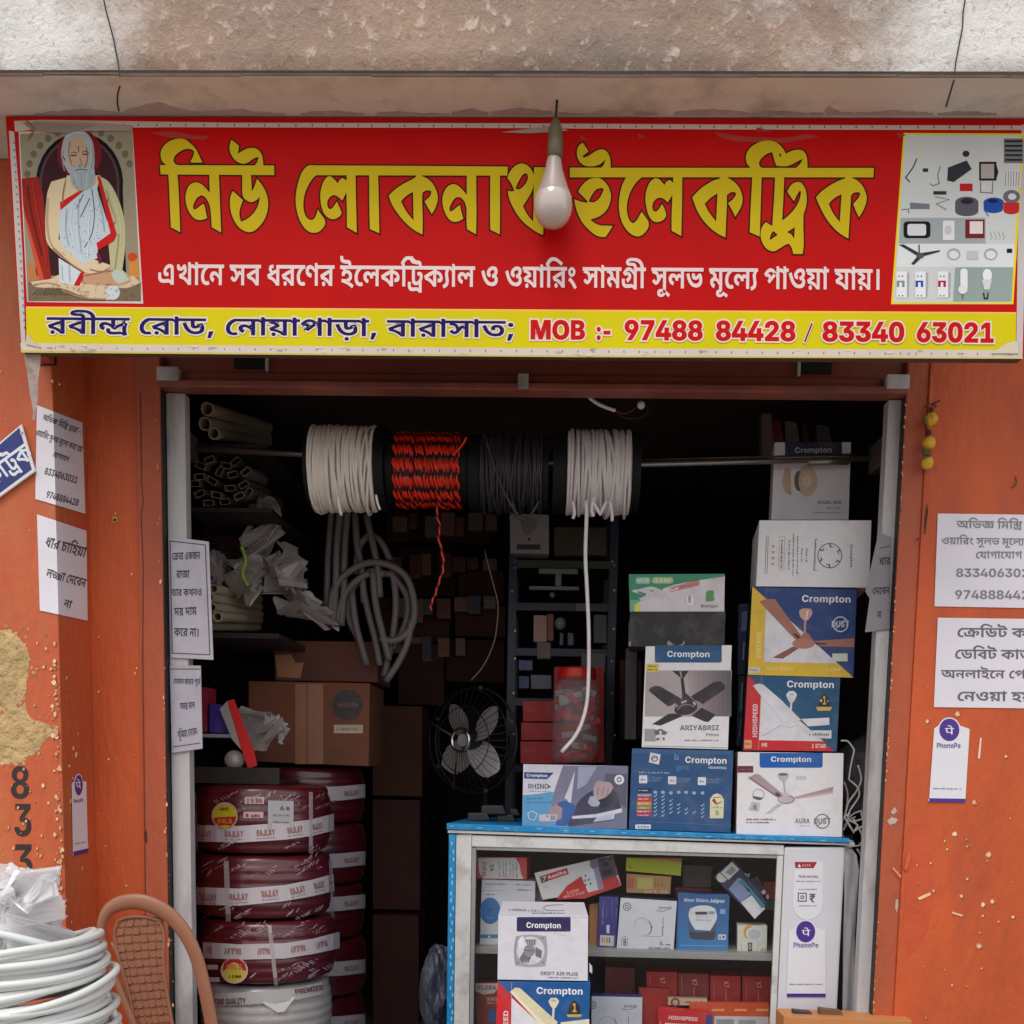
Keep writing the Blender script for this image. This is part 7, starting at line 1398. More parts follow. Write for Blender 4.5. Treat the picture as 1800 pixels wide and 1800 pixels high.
M_GT = mat('grey_plastic', (128, 126, 124), rough=.5)
tt = thing('tee_bracket', 'grey metal tee bracket lying on the rack above the middle shelf', 'bracket', PK(981, 1034)); PT = Plane(1.2)
for nm, (xa, ya, xb, yb) in (('bar', (947, 1000, 1016, 1008)), ('stem', (976, 1009, 987, 1030)), ('foot', (930, 1031, 1018, 1036))):
    p0, p1 = PT(xa, yb), PT(xb, ya); mb = MB(); mb.box((p0.x, 1.2, p0.z), (p1.x, 1.23, p1.z)); mb.put(nm, M_GT, tt, bevel=.002)
blob('lamp_holder', 985, 1096, 10, 11, M_GT, None, Plane(1.2)); tag(sc.collection.objects[-1], 'round grey lamp holder on the rack shelf', 'lamp holder')
blob('lamp_holder', 971, 1046, 5, 5, M_GT, None, Plane(1.2)); tag(sc.collection.objects[-1], 'tiny round grey holder under the tee bracket', 'lamp holder')
RB = (168, 20, 24)
for (xa, ya, xb, yb), Y, lab in (((919, 1232, 1000, 1268), .93, 'topmost of the plain red boxes left of the jar'), ((916, 1270, 1002, 1301), .92, 'middle plain red box left of the jar'), ((915, 1303, 1004, 1342), .91, 'lowest plain red box left of the jar'), ((974, 1172, 1062, 1340), 1.0, 'tall red carton standing behind the jar')):
    o = qbox('red_box', [(xa, ya), (xb, ya + 1), (xb, yb), (xa, yb)], Plane(Y), .16, RB, label=lab, cat='box'); a = Art(Plane(Y), .0006); a.scribble((xa + 8, ya + 18), (xa + 30, ya + 18), 2, (196, 60, 52), 3); a.put('printed_label', o)
jr = thing('jar', 'clear plastic jar with a red lid, full of red and silver packets', 'jar', at(1012, 1342, .72)); jx, jy = at(1012, 1300, .72).x, .72; PJ = Plane(.72)
zj = lambda y: PJ(1012, y).z; kj = (PJ(1022, 1260) - PJ(1012, 1260)).x / 10
M_JAR = mat('clear_jar', (180, 168, 168), rough=.15, alpha=.28, spec=.8)
mb = MB(); mb.lathe([(.0001, zj(1341)), (38 * kj, zj(1341)), (42 * kj, zj(1330)), (42 * kj, zj(1222)), (38 * kj, zj(1206)), (31 * kj, zj(1196)), (30 * kj, zj(1190)), (.0001, zj(1190))], (jx, jy, 0), seg=32); mb.put('body', M_JAR, jr, smooth=True)
mb = MB(); mb.lathe([(.0001, zj(1194)), (32 * kj, zj(1194)), (33 * kj, zj(1190)), (32 * kj, zj(1177)), (29 * kj, zj(1174)), (.0001, zj(1174))], (jx, jy, 0), seg=32); mb.put('lid', mat('red_lid', (206, 40, 24), rough=.35), jr, smooth=False)
rj = random.Random(7); M_RP = mat('red_wrapper', (196, 40, 44), rough=.35, var=.1); M_SP = mat('silver_wrapper', (182, 176, 178), rough=.3, metal=.3)
for i in range(44):
    t = rj.uniform(math.pi, 2 * math.pi); R_ = rj.uniform(.55, .88) * 40 * kj; y = rj.uniform(1214, 1334); c = Vector((jx + R_ * math.cos(t), jy + R_ * math.sin(t), zj(y))); u = Vector((rj.uniform(-1, 1), rj.uniform(-.2, .2), rj.uniform(-.5, .5))).normalized(); v_ = Vector((0, -.2, 1)).cross(u).normalized(); w_ = u.cross(v_)
    mb = MB(); a_, b_ = .026, .010
    mb.prism([c + u * a_ + w_ * b_, c - u * a_ + w_ * b_, c - u * a_ - w_ * b_, c + u * a_ - w_ * b_], v_ * .006); mb.put('packet', M_RP if (y > 1248 or i % 3) and i % 5 else M_SP, jr, bevel=.002)
M_GB = mat('grey_polythene', (74, 76, 88), rough=.35, var=.15, vs=8)
bg_ = at(775, 1745, .62); crumple('plastic_bag', tuple(bg_), (.07, .10, .17), M_GB, seed=31, amp=.35, sub=4, freq=.8, label='dark grey polythene bag standing left of the glass cabinet', cat='plastic bag')
for i, (x0, x1, y0, y1, c_) in enumerate(((1338, 1362, 726, 800, (110, 96, 92)), (1356, 1378, 738, 778, (120, 30, 34)), (1378, 1406, 740, 778, (120, 112, 112)), (1408, 1424, 742, 778, (90, 34, 36)), (1434, 1462, 746, 778, (110, 104, 106)))):
    qbox('packet', [(x0 + 2, y0), (x1 - 6, y0 + 2), (x1, y1), (x0 + 2, y1)], Plane(.55 + .02 * i), .05, c_, label=['pale leaf shaped packet', 'dark red packet', 'grey packet', 'narrow dark red packet', 'peaked grey packet'][i] + ' standing above the topmost white fan box', cat='packet')
M_TB = mat('translucent_film', (170, 168, 172), rough=.3, alpha=.45)
tb = at(1512, 1362, .5); crumple('plastic_bag', tuple(tb), (.075, .08, .13), M_TB, seed=41, amp=.3, sub=4, freq=.9, flatshade=False, label='translucent bag hanging behind the white cables at the right post', cat='plastic bag')
# ================================================================ the glass cabinet
KK = dict(k=-.12, x0=-.3)
KP = Plane(.30, **KK)                                  # its street face
def kp(d): return KP.off(d)
M_BLUE = mat('blue_paint', (0, 134, 196), rough=.35, var=.08, vs=14, stain=(90, 170, 205), stain_amt=.6, stain_scale=26)
M_WP = mat('white_gloss_paint', (212, 211, 208), rough=.4, var=.07, vs=9, bump=.25, bs=30, stain=(150, 142, 136), stain_amt=.55, stain_scale=12)
M_GREYP = mat('grey_bead', (150, 148, 146), rough=.45, var=.08); M_BACK = mat('cabinet_inside', (104, 90, 86), rough=.8, var=.12)
cab = thing('glass_cabinet', 'white framed glass counter cabinet with blue painted edges, full of boxed goods', 'cabinet', at(1140, 2050, .3, **KK) * 1)
cab.location.z = .2; ORG[cab.name] = Vector((cab.location.x, cab.location.y, .2))
ZB = .205
def kbox(name, x0, y0, x1, y1, d0, d1, m, bevel=.002, down=False, parent=cab):
    """a board of the cabinet: traced on the plane d0 behind its face, reaching back to d1"""
    p = kp(d0); f = [p(x0, y0), p(x1, y0), p(x1, y1), p(x0, y1)]
    if down:
        for i, j in ((2, 1), (3, 0)): f[i] = Vector((f[j].x, f[j].y, ZB))
    mb = MB(); mb.prism(f, -KP.n * (d1 - d0)); return mb.put(name, m, parent, bevel=bevel)
def kq(name, q, d0, d1, m, bevel=.002):
    p = kp(d0); mb = MB(); mb.prism([p(*c) for c in q], -KP.n * (d1 - d0)); return mb.put(name, m, cab, bevel=bevel)
kq('counter_top', [(785, 1447), (1494, 1474), (1494, 1482), (785, 1458)], -.012, .46, M_BLUE)
kq('white_lip', [(787, 1459), (1494, 1483), (1494, 1486), (787, 1464)], -.006, .02, M_WP, .001)
kbox('side_panel', 789, 1466, 801, 1600, .0, .45, M_BLUE, down=True)
kbox('stile', 802, 1467, 829, 1600, .002, .035, M_WP, down=True)
kq('top_rail', [(829.6, 1468), (1378, 1486), (1378, 1503), (829.6, 1488)], .002, .035, M_WP)
kbox('glazing_bead', 829.6, 1490, 836.5, 1600, .006, .02, M_GREYP, .001, down=True)
kq('glazing_bead', [(837, 1488.5), (1366, 1503.5), (1366, 1509), (837, 1494)], .006, .02, M_GREYP, .001)
kbox('glazing_bead', 1366.5, 1504, 1377, 1600, .003, .03, M_WP, .001, down=True)
kq('shelf', [(832, 1665), (1376, 1677), (1376, 1690), (832, 1676)], .045, .40, M_GREYP)
kbox('back_board', 790, 1468, 1500, 1600, .43, .445, M_BACK, down=True)
kbox('bottom_board', 803, 1985, 1500, 2010, .04, .42, M_WP)
wp = kbox('white_panel', 1379, 1489, 1486, 1600, .001, .03, mat('white_laminate', (214, 214, 220), rough=.3, var=.03, bump=.12, bs=8), .006, down=True)
M_GLASS = bpy.data.materials.new('window_glass'); M_GLASS.use_nodes = True
_t = M_GLASS.node_tree; _t.nodes.clear(); _o = _t.nodes.new('ShaderNodeOutputMaterial'); _m = _t.nodes.new('ShaderNodeMixShader'); _tr = _t.nodes.new('ShaderNodeBsdfTransparent'); _g = _t.nodes.new('ShaderNodeBsdfGlossy'); _f = _t.nodes.new('ShaderNodeFresnel')
_g.inputs['Roughness'].default_value = .03; _tr.inputs[0].default_value = (.93, .95, .94, 1); _f.inputs[0].default_value = 1.4
_t.links.new(_f.outputs[0], _m.inputs[0]); _t.links.new(_tr.outputs[0], _m.inputs[1]); _t.links.new(_g.outputs[0], _m.inputs[2]); _t.links.new(_m.outputs[0], _o.inputs[0])
p = kp(.014); f = [p(834, 1491), p(1370, 1506), None, None]; f[2] = Vector((f[1].x, f[1].y, ZB + .01)); f[3] = Vector((f[0].x, f[0].y, ZB + .01))
mb = MB(); mb.add(f, [(0, 1, 2, 3)]); mb.put('glass_pane', M_GLASS, cab, fix=False)
a = Art(kp(-.0125), .0004); rr = random.Random(9)
for i in range(15):
    x = 795 + i * 50 + rr.uniform(-4, 4); y = 1449.5 + (x - 785) * .038 + rr.uniform(0, 3); a.poly([(x - 5, y), (x + 6, y + .2), (x + 3, y + 2.2), (x - 4, y + 2)], (120, 186, 214)); 
    a.poly([(x + 14, y + 4), (x + 20, y + 4.4), (x + 17, y + 5.6)], (110, 180, 210))
tag(a.put('paint_flecks', cab, M_PAINTM), kind='stuff')
a = Art(kp(0), .0006)
for i in range(24):
    y = 1480 + i * 14 + rr.uniform(-3, 3); x = 792 + rr.uniform(0, 5) - (y - 1480) * .008; a.poly([(x, y), (x + 3, y + 2), (x + 2, y + 9), (x - .5, y + 6)], (140, 196, 220))
tag(a.put('paint_flecks', cab, M_PAINTM), kind='stuff')
M_FLM = mat('cloudy_film', (206, 206, 210), rough=.25, alpha=.55, spec=.8, bump=.4, bs=16)
fp_ = kp(.006); mb = MB(); v = []; xs = [(1487, 1490), (1500, 1492), (1507, 1500), (1509, 1530)]
pr = [(1486, 1490), (1498, 1493), (1506, 1503), (1509, 1530), (1507, 1580), (1504, 1640), (1501, 1720), (1500, 1830)]
pl_ = [(1470, 1490), (1472, 1494), (1480, 1506), (1484, 1530), (1484, 1580), (1482, 1640), (1482, 1720), (1480, 1830)]
for i, (l_, r_) in enumerate(zip(pl_, pr)):
    for k in range(7):
        u = k / 6; x, y = l_[0] + (r_[0] - l_[0]) * u, l_[1] + (r_[1] - l_[1]) * u; v.append(fp_(x, y, .010 * math.sin(u * 9 + i * 1.7) * (.4 + .6 * u)))
mb.add(v, [(i * 7 + k, i * 7 + k + 1, (i + 1) * 7 + k + 1, (i + 1) * 7 + k) for i in range(7) for k in range(6)]); mb.put('stretch_film', M_FLM, cab, smooth=True, fix=False)
def ac(a):
    a.text('पे', (1409, 1645), (1424, 1645), 12, (240, 238, 246)); a.text('PhonePe', (1394, 1665.5), (1438.5, 1665.5), 9, (96, 60, 150)); a.rect(1383, 1746, 1451, 1752, PUR); a.scribble((1388, 1731), (1446, 1731), 2.6, (120, 116, 130), 2)
pay_sticker(kp(.001), [(1386.5, 1636), (1451, 1635), (1451, 1752), (1382.7, 1752)], 1416, 1637.5, 19, 21, 'white payment sticker with a purple round logo on the white cabinet panel', ac)
sp = kp(.001); pts = [(1397, 1515), (1447, 1515), (1446, 1590), (1442, 1606), (1432, 1614), (1420, 1617), (1408, 1614), (1398, 1606), (1394, 1590)]
fl, tr_i = tess(pts); mb = MB(); n = len(fl); mb.add([sp(x, y, .0014) for x, y in fl] + [sp(x, y, .0004) for x, y in fl], tr_i + [(i, (i+1) % n, (i+1) % n + n, i + n) for i in range(n)])
s_ = tag(mb.put('payment_sticker', M_STICK, None, origin=base_of([sp(*q_) for q_ in pts])), 'white payment sticker with a red band, upper one on the white cabinet panel', 'sticker')
a = Art(sp, .0018); a.poly([(1397, 1515), (1436, 1515), (1430, 1526), (1398, 1526)], (160, 24, 44)); a.text('AXIS', (1409, 1523), (1425, 1523), 4, (224, 160, 160)); a.poly([(1402, 1524), (1405, 1518), (1408, 1524)], (240, 226, 226))
a.text('Scan and pay', (1404, 1542.5), (1438, 1542.5), 4.6, (96, 92, 102)); a.scribble((1399, 1550), (1442, 1550), 2, (120, 116, 126), 5); a.scribble((1404, 1564), (1436, 1564), 2, (110, 106, 116), 6); a.scribble((1404, 1593), (1436, 1593), 2, (110, 106, 116), 7)
a.line([(1403, 1570), (1417, 1570), (1417, 1584), (1403, 1584)], 1.8, (84, 82, 92), closed=True); a.ell(1410, 1577, 3.4, 3.6, (84, 82, 92), 10, .5); a.text('₹', (1422, 1586), (1434, 1586), 15, (84, 82, 92)); a.put('printed_logo', s_, mat('sticker_print', ink=True))
# ================================================================ boxes
def pbox(quad, d, depth, col, label, art=None, name='product_box', sides=None, surf=None, grp=None, cat='box', bevel=.0012):
    p = surf or kp(d); o = qbox(name, quad, p, depth, col, label=label, cat=cat, sides=sides, group=grp, bevel=bevel)
    if art: a = Art(p, .0004); art(a); a.put('printed_label', o)
    return o
W_ = (234, 231, 233); W2 = (222, 220, 224)
def CR_(a, x0, x1, y0, y1, h, c=(236, 236, 240)): a.text('Crompton', (x0, y0), (x1, y1), h, c)
def dust(a, cx, cy, r, c):
    a.ell(cx, cy, r, r, c, 24, .86); a.text('DUST', (cx - r * 1.15, cy + r * .36), (cx + r * 1.1, cy + r * .36), r * .78, c); a.line([(cx - r * .7, cy + r * .7), (cx + r * .7, cy - r * .7)], r * .1, c)
def fan3(a, blades, hub, cup, rod, c, c2, hubc=None):
    for b in blades: a.poly(b, c)
    a.line(rod, 18, c2); a.poly(cup, c2, smooth=True); a.ell(*hub, hubc or c2)
def f(a):
    a.frame(1280, 620, 3.4615); a.rect(345, 545, 692, 628, (24, 34, 60)); CR_(a, 405, 632, 610, 608, 34, (176, 176, 184))
    a.poly([(330, 790), (345, 705), (380, 700), (385, 870), (350, 850)], (196, 168, 144), smooth=True); a.ell(480, 780, 62, 95, (204, 176, 152)); a.ell(430, 780, 28, 62, (110, 90, 84)); a.ell(485, 782, 58, 86, (206, 180, 156)); a.ell(480, 782, 30, 38, (222, 198, 176))
    a.text('AXIAL AIR', (543, 920), (689, 920), 20, (84, 76, 84)); a.scribble((596, 948), (686, 948), 10, (120, 112, 118), 3); a.scribble((512, 977), (684, 977), 8, (120, 112, 118), 4)
pbox([(1361.8, 777.5), (1496, 777), (1491.8, 913.6), (1355.7, 913.6)], .19, .11, W2, 'white box with a round beige fan, topmost in the right stack, behind the rod', f)
def f(a):
    a.frame(1280, 620, 3.4615); d_ = (92, 88, 94); a.ell(618, 1235, 75, 77, d_, 30, .93)
    for k in range(6): t = math.radians(30 + 60 * k); a.line([(618 + 72 * math.cos(t), 1235 + 74 * math.sin(t)), (618 + 50 * math.cos(t + .1), 1235 + 50 * math.sin(t + .1))], 9, d_); a.line([(618 + 54 * math.cos(t + .1), 1235 + 54 * math.sin(t + .1)), (618 + 58 * math.cos(t + .4), 1235 + 58 * math.sin(t + .4))], 5, d_)
    a.text('Crompton', (742, 1166), (742, 1306), 16, (110, 106, 112)); a.line([(545, 1136), (530, 1136), (520, 1322), (540, 1326)], 4, d_); a.scribble((532, 1150), (526, 1315), 5, d_, 4)
    for x, y0, y1, h in ((474, 1190, 1275, 12), (446, 1190, 1275, 10), (420, 1116, 1350, 9), (394, 1100, 1356, 10), (368, 1140, 1322, 10), (322, 1140, 1312, 12)): a.scribble((x, y0), (x - 4, y1), h, (120, 116, 122), int(x))
    a.line([(310, 1120), (345, 1120), (338, 1322), (308, 1322)], 2, (160, 154, 160), closed=True); a.line([(232, 1112), (224, 1345)], 3, d_); a.line([(244, 1112), (236, 1345)], 3, d_)
    for i in range(4): a.ell(274 - i, 1178 + i * 36, 9, 8, (168, 120, 118), 10, .5)
pbox([(1334.9, 914.5), (1532, 914.5), (1527.9, 1033), (1329, 1030.5)], .02, .29, W_, 'white fan box lying sideways with a printed ring, second from the top', f)
def f(a):
    a.frame(1280, 1020, 5.625); Y_ = (226, 186, 44); a.poly([(239, 60), (1240, 963), (195, 935)], Y_); a.poly([(378, 186), (1078, 822), (350, 808)], (222, 220, 226)); a.line([(378, 60), (350, 925)], 2, (150, 160, 190))
    BB = (170, 110, 92); a.poly([(305, 210), (375, 184), (462, 186), (740, 575), (690, 612), (560, 480)], BB); a.poly([(640, 530), (660, 520), (735, 575), (700, 590)], (70, 40, 36)); a.poly([(850, 600), (1246, 574), (1246, 662), (905, 652)], BB); a.poly([(850, 612), (970, 622), (970, 636), (870, 640)], (80, 46, 42)); a.poly([(436, 766), (640, 655), (700, 672), (540, 776)], (140, 84, 66))
    a.poly([(690, 590), (750, 515), (790, 520), (850, 610), (820, 650), (660, 650)], BB, smooth=True); a.ell(745, 626, 112, 52, (186, 124, 104)); a.line([(762, 390), (756, 520)], 22, (196, 148, 130)); a.poly([(700, 300), (740, 278), (820, 282), (832, 330), (790, 395), (752, 400), (712, 360)], (204, 160, 144), smooth=True); a.poly([(775, 300), (795, 300), (780, 390), (768, 390)], (232, 210, 200))
    CR_(a, 725, 1215, 214, 222, 68); dust(a, 1110, 435, 78, (206, 210, 224)); a.rect(1030, 724, 1180, 802, (218, 218, 204)); a.text('AURA PRIME', (375, 888), (650, 892), 34, (240, 214, 130)); a.text('1 STAR', (970, 898), (1108, 901), 34, (240, 214, 130)); a.text('PRIME', (322, 772), (326, 505), 44, (240, 214, 140)); a.rect(200, 858, 318, 915, (214, 208, 190)); a.scribble((215, 895), (300, 897), 18, (130, 124, 116), 2); a.scribble((440, 600), (470, 530), 8, (180, 178, 184), 3)
pbox([(1322.5, 1031.5), (1506.7, 1036), (1500.4, 1190), (1314.7, 1185)], .02, .17, (28, 62, 124), 'blue and yellow ceiling fan box with a brown three bladed fan', f, sides={'left': (20, 30, 60)})
def fHS(a, blade=(226, 224, 230), bg2=(24, 82, 122)):
    a.frame(1280, 1020, 5.625); R_ = (206, 26, 34); a.poly([(192, 945), (1045, 1690), (150, 1680)], R_); a.poly([(330, 1062), (942, 1592), (305, 1580)], (224, 222, 228)); a.line([(330, 950), (300, 1680)], 2, (180, 190, 210))
    a.poly([(245, 1042), (300, 1022), (345, 1030), (520, 1180), (720, 1380), (560, 1420), (330, 1150)], blade); a.line([(330, 1150), (520, 1370), (530, 1440)], 4, (176, 174, 184)); a.line([(530, 1440), (620, 1455), (700, 1425)], 5, (176, 174, 184), smooth=True); a.line([(340, 1540), (520, 1435)], 8, (180, 178, 188)); a.poly([(720, 1372), (1000, 1358), (1000, 1430), (790, 1445)], blade); a.line([(720, 1390), (640, 1400)], 5, (176, 174, 184))
    a.line([(624, 1200), (618, 1300)], 20, blade); a.poly([(572, 1130), (600, 1097), (650, 1097), (680, 1130), (660, 1180), (635, 1215), (612, 1212), (588, 1175)], blade, smooth=True); a.ell(632, 1128, 22, 12, (186, 184, 194))
    CR_(a, 577, 1050, 1058, 1066, 66); a.poly([(890, 1245), (905, 1165), (950, 1112), (990, 1165), (1012, 1245)], (30, 34, 40)); a.text('1', (930, 1228), (972, 1228), 84, (226, 180, 60)); a.poly([(868, 1252), (1028, 1252), (1010, 1290), (885, 1290)], (214, 176, 84)); a.ell(918, 1190, 10, 14, (214, 214, 206)); a.ell(985, 1195, 9, 12, (180, 140, 60))
    a.poly([(820, 1484), (1022, 1484), (1020, 1565), (905, 1562)], (222, 220, 224)); a.scribble((800, 1535), (1000, 1538), 26, (110, 108, 116), 4)
    a.text('HIGHSPEED', (286, 1552), (290, 1222), 46, (240, 214, 220)); a.text('HS', (330, 1645), (386, 1646), 38, (244, 220, 214)); a.text('1 STAR', (824, 1656), (964, 1660), 40, (244, 220, 214)); a.rect(160, 1580, 232, 1662, (228, 160, 120)); a.scribble((170, 1625), (220, 1626), 16, (120, 60, 50), 2)
pbox([(1314, 1187), (1477.3, 1191.2), (1471, 1321), (1306.7, 1318.7)], .02, .17, (24, 82, 122), 'blue and red ceiling fan box with a white fan, in the right stack', fHS, sides={'left': (60, 20, 50)})
def f(a):
    a.frame(1270, 1290, 5.143); a.rrect(335, 172, 906, 306, 22, (0, 92, 176)); a.rect(335, 172, 906, 230, (0, 92, 176)); CR_(a, 435, 806, 252, 254, 48); a.rect(137, 290, 278, 350, (104, 28, 52)); a.scribble((160, 328), (262, 328), 14, (150, 80, 96), 2)
    V = (176, 150, 158); a.poly([(228, 396), (300, 362), (334, 368), (545, 545), (520, 575), (490, 572)], V); a.poly([(228, 396), (262, 402), (520, 575), (490, 572)], (138, 108, 120)); a.poly([(650, 572), (1002, 477), (996, 536), (665, 590)], V); a.poly([(650, 580), (998, 520), (996, 538), (665, 590)], (204, 176, 176)); a.poly([(384, 726), (500, 632), (548, 632), (432, 722)], (178, 176, 184)); a.poly([(405, 722), (520, 632), (530, 632), (420, 722)], (214, 212, 218))
    a.poly([(470, 535), (500, 528), (530, 560), (500, 566)], (70, 50, 62)); a.line([(553, 430), (566, 545)], 14, (178, 172, 180)); a.poly([(498, 372), (545, 354), (598, 364), (596, 392), (566, 430), (540, 432), (506, 398)], (190, 186, 192), smooth=True); a.ell(548, 366, 46, 13, (110, 106, 112)); a.ell(575, 592, 78, 40, (130, 110, 122)); a.ell(572, 592, 70, 32, (206, 186, 192)); a.poly([(530, 556), (566, 520), (610, 552), (590, 566)], (206, 202, 208), smooth=True)
    a.ell(325, 548, 54, 50, (140, 138, 144), 20, .9); a.poly([(270, 560), (330, 570), (372, 580), (340, 600), (280, 585)], (96, 94, 100)); a.poly([(262, 610), (340, 622), (330, 700), (236, 690)], (196, 194, 200)); a.poly([(275, 640), (310, 640), (305, 690), (280, 680)], (140, 138, 144))
    a.scribble((215, 780), (488, 780), 15, (104, 100, 108), 5); a.scribble((215, 806), (420, 808), 15, (104, 100, 108), 6); a.text('AURA', (655, 807), (790, 809), 44, (134, 130, 138)); a.scribble((706, 834), (788, 836), 10, (160, 156, 162), 3); dust(a, 903, 790, 68, (126, 120, 128)); a.text('2001', (660, 412), (760, 412), 30, (186, 182, 190))
pbox([(1297.2, 1321.8), (1483, 1324), (1480, 1471.6), (1294.3, 1466)], .015, .18, W_, 'white ceiling fan box with a blue tab and a mauve three bladed fan', f)
def f(a):
    a.frame(1080, 980, 7.2); a.poly([(185, 212), (1398, 207), (1388, 684), (197, 684)], (54, 144, 104)); a.poly([(620, 390), (760, 345), (1075, 288), (1397, 240), (1390, 684), (250, 684), (255, 600), (330, 550), (560, 480)], (218, 210, 214)); a.poly([(200, 540), (330, 540), (260, 600), (240, 684), (198, 684)], (120, 178, 148))
    a.rrect(270, 250, 455, 335, 30, (150, 190, 168)); a.text('MCB', (285, 312), (438, 312), 44, (214, 224, 218)); a.rrect(475, 250, 745, 330, 34, (170, 196, 150)); a.text('11W', (500, 310), (720, 310), 40, (228, 226, 190)); a.poly([(255, 684), (262, 610), (300, 575), (330, 610), (325, 684)], (222, 220, 90))
    a.poly([(220, 430), (240, 405), (300, 405), (400, 378), (470, 368), (560, 395), (640, 440), (720, 520), (732, 552), (640, 530), (480, 520), (350, 560), (310, 520), (400, 480), (300, 455)], (206, 204, 206), smooth=True); a.poly([(300, 425), (400, 455), (395, 480), (290, 445)], (96, 120, 112)); a.poly([(440, 408), (500, 420), (480, 440)], (120, 130, 126))
    a.line([(700, 385), (1070, 292), (1075, 345), (715, 435)], 8, (196, 60, 60), closed=True); a.poly([(800, 362), (1068, 298), (1070, 342), (806, 408)], (226, 150, 146)); a.text('Wireless', (815, 398), (1062, 338), 34, (190, 70, 70), fit=True); a.line([(728, 385), (745, 402), (785, 362)], 9, (150, 40, 40))
    a.rrect(905, 470, 1005, 600, 40, (238, 234, 236)); a.line([(915, 590), (905, 500), (950, 470), (1000, 500), (1012, 590)], 4, (160, 154, 158)); a.ell(952, 505, 17, 22, (70, 70, 72), 12, .5); a.ell(952, 550, 17, 24, (70, 70, 72), 12, .5)
    a.poly([(1160, 440), (1180, 418), (1245, 418), (1265, 440), (1252, 480), (1268, 530), (1240, 556), (1155, 556)], (84, 156, 84)); a.text('Bengal', (1092, 632), (1312, 632), 38, (110, 104, 110)); a.scribble((1200, 292), (1380, 268), 14, (180, 174, 178), 4)
pbox([(1105, 1009.3), (1274.4, 1008.6), (1273, 1075), (1107, 1075)], .03, .14, (54, 144, 104), 'green and white box with a red stamp, topmost in the middle stack', f)
def f(a):
    a.frame(1080, 980, 7.2); a.poly([(180, 830), (240, 800), (272, 880), (250, 1010), (205, 1075), (178, 1060)], (52, 46, 50), smooth=True); a.poly([(668, 1070), (690, 1052), (745, 1100), (800, 1112), (858, 1098), (880, 1055), (895, 1075), (862, 1128), (862, 1142), (672, 1140)], (150, 140, 144)); a.poly([(700, 1128), (745, 1105), (850, 1115), (850, 1128)], (40, 36, 42)); a.poly([(190, 1060), (215, 1075), (200, 1125), (180, 1110)], (150, 134, 134))
pbox([(1107.5, 1075.3), (1275.5, 1075), (1273.6, 1134.2), (1104, 1137)], .025, .15, (33, 32, 36), 'plain black box under the green one, its lower edge torn', f)
def f(a):
    a.frame(1100, 1120, 8.18); a.rrect(418, 118, 1380, 366, 30, (22, 84, 130)); a.rect(418, 118, 1380, 200, (22, 80, 124)); CR_(a, 590, 1212, 284, 288, 86); a.poly([(292, 480), (1525, 472), (1505, 1140), (272, 1140)], (178, 166, 166)); a.grad(900, 484, 1518, 1138, (172, 156, 156), (96, 88, 92), 9)
    a.rrect(295, 385, 470, 500, 10, (220, 204, 70)); a.scribble((325, 430), (455, 430), 26, (110, 100, 50), 2); a.scribble((310, 480), (465, 480), 26, (110, 100, 50), 3)
    D = (46, 40, 46); a.poly([(330, 775), (352, 725), (430, 700), (505, 712), (800, 885), (760, 960), (700, 952), (655, 985), (605, 996)], D); a.poly([(935, 852), (1270, 642), (1370, 636), (1430, 700), (1420, 752), (1105, 966), (1060, 930), (985, 905)], D); a.poly([(945, 1130), (1090, 1014), (1292, 1118), (1190, 1218), (1130, 1214)], D); a.poly([(378, 1252), (615, 1102), (700, 1095), (830, 1130), (500, 1272)], D)
    a.poly([(665, 484), (908, 484), (830, 590), (795, 590)], D); a.poly([(770, 490), (800, 490), (808, 580), (795, 590)], (150, 150, 146)); a.poly([(788, 590), (830, 590), (860, 810), (810, 830)], D); a.poly([(700, 1040), (730, 950), (800, 900), (810, 815), (860, 800), (960, 890), (1020, 950), (1028, 1030), (960, 1090), (860, 1118), (760, 1110), (710, 1080)], D, smooth=True); a.line([(745, 1045), (800, 985), (880, 968), (950, 985), (985, 1005)], 16, (140, 128, 132), smooth=True); a.poly([(790, 935), (870, 905), (880, 925), (810, 955)], (206, 196, 200)); a.poly([(960, 935), (985, 925), (1010, 965), (990, 985)], (206, 196, 200)); a.poly([(715, 990), (740, 965), (750, 985), (722, 1015)], (176, 166, 172))
    a.text('ARIYABRIZ', (778, 1338), (1346, 1338), 72, (112, 106, 112)); a.text('Prime', (1148, 1424), (1342, 1424), 46, (156, 150, 156)); a.scribble((845, 1496), (1340, 1494), 24, (150, 144, 150), 5); a.rect(270, 1318, 430, 1498, (164, 160, 164)); a.poly([(400, 1350), (500, 1315), (605, 1370), (560, 1410), (490, 1395), (430, 1415)], (110, 106, 112)); a.rect(485, 1345, 515, 1490, (222, 218, 222)); a.ell(460, 1465, 26, 20, (120, 116, 120)); a.ell(545, 1462, 16, 24, (120, 116, 120)); a.line([(260, 1562), (1460, 1590)], 8, (150, 146, 150))
pbox([(1135, 1136), (1286.4, 1134), (1279.6, 1317.5), (1128, 1313.5)], .02, .16, W_, 'white ceiling fan box with a dark four bladed fan, in the middle stack', f)
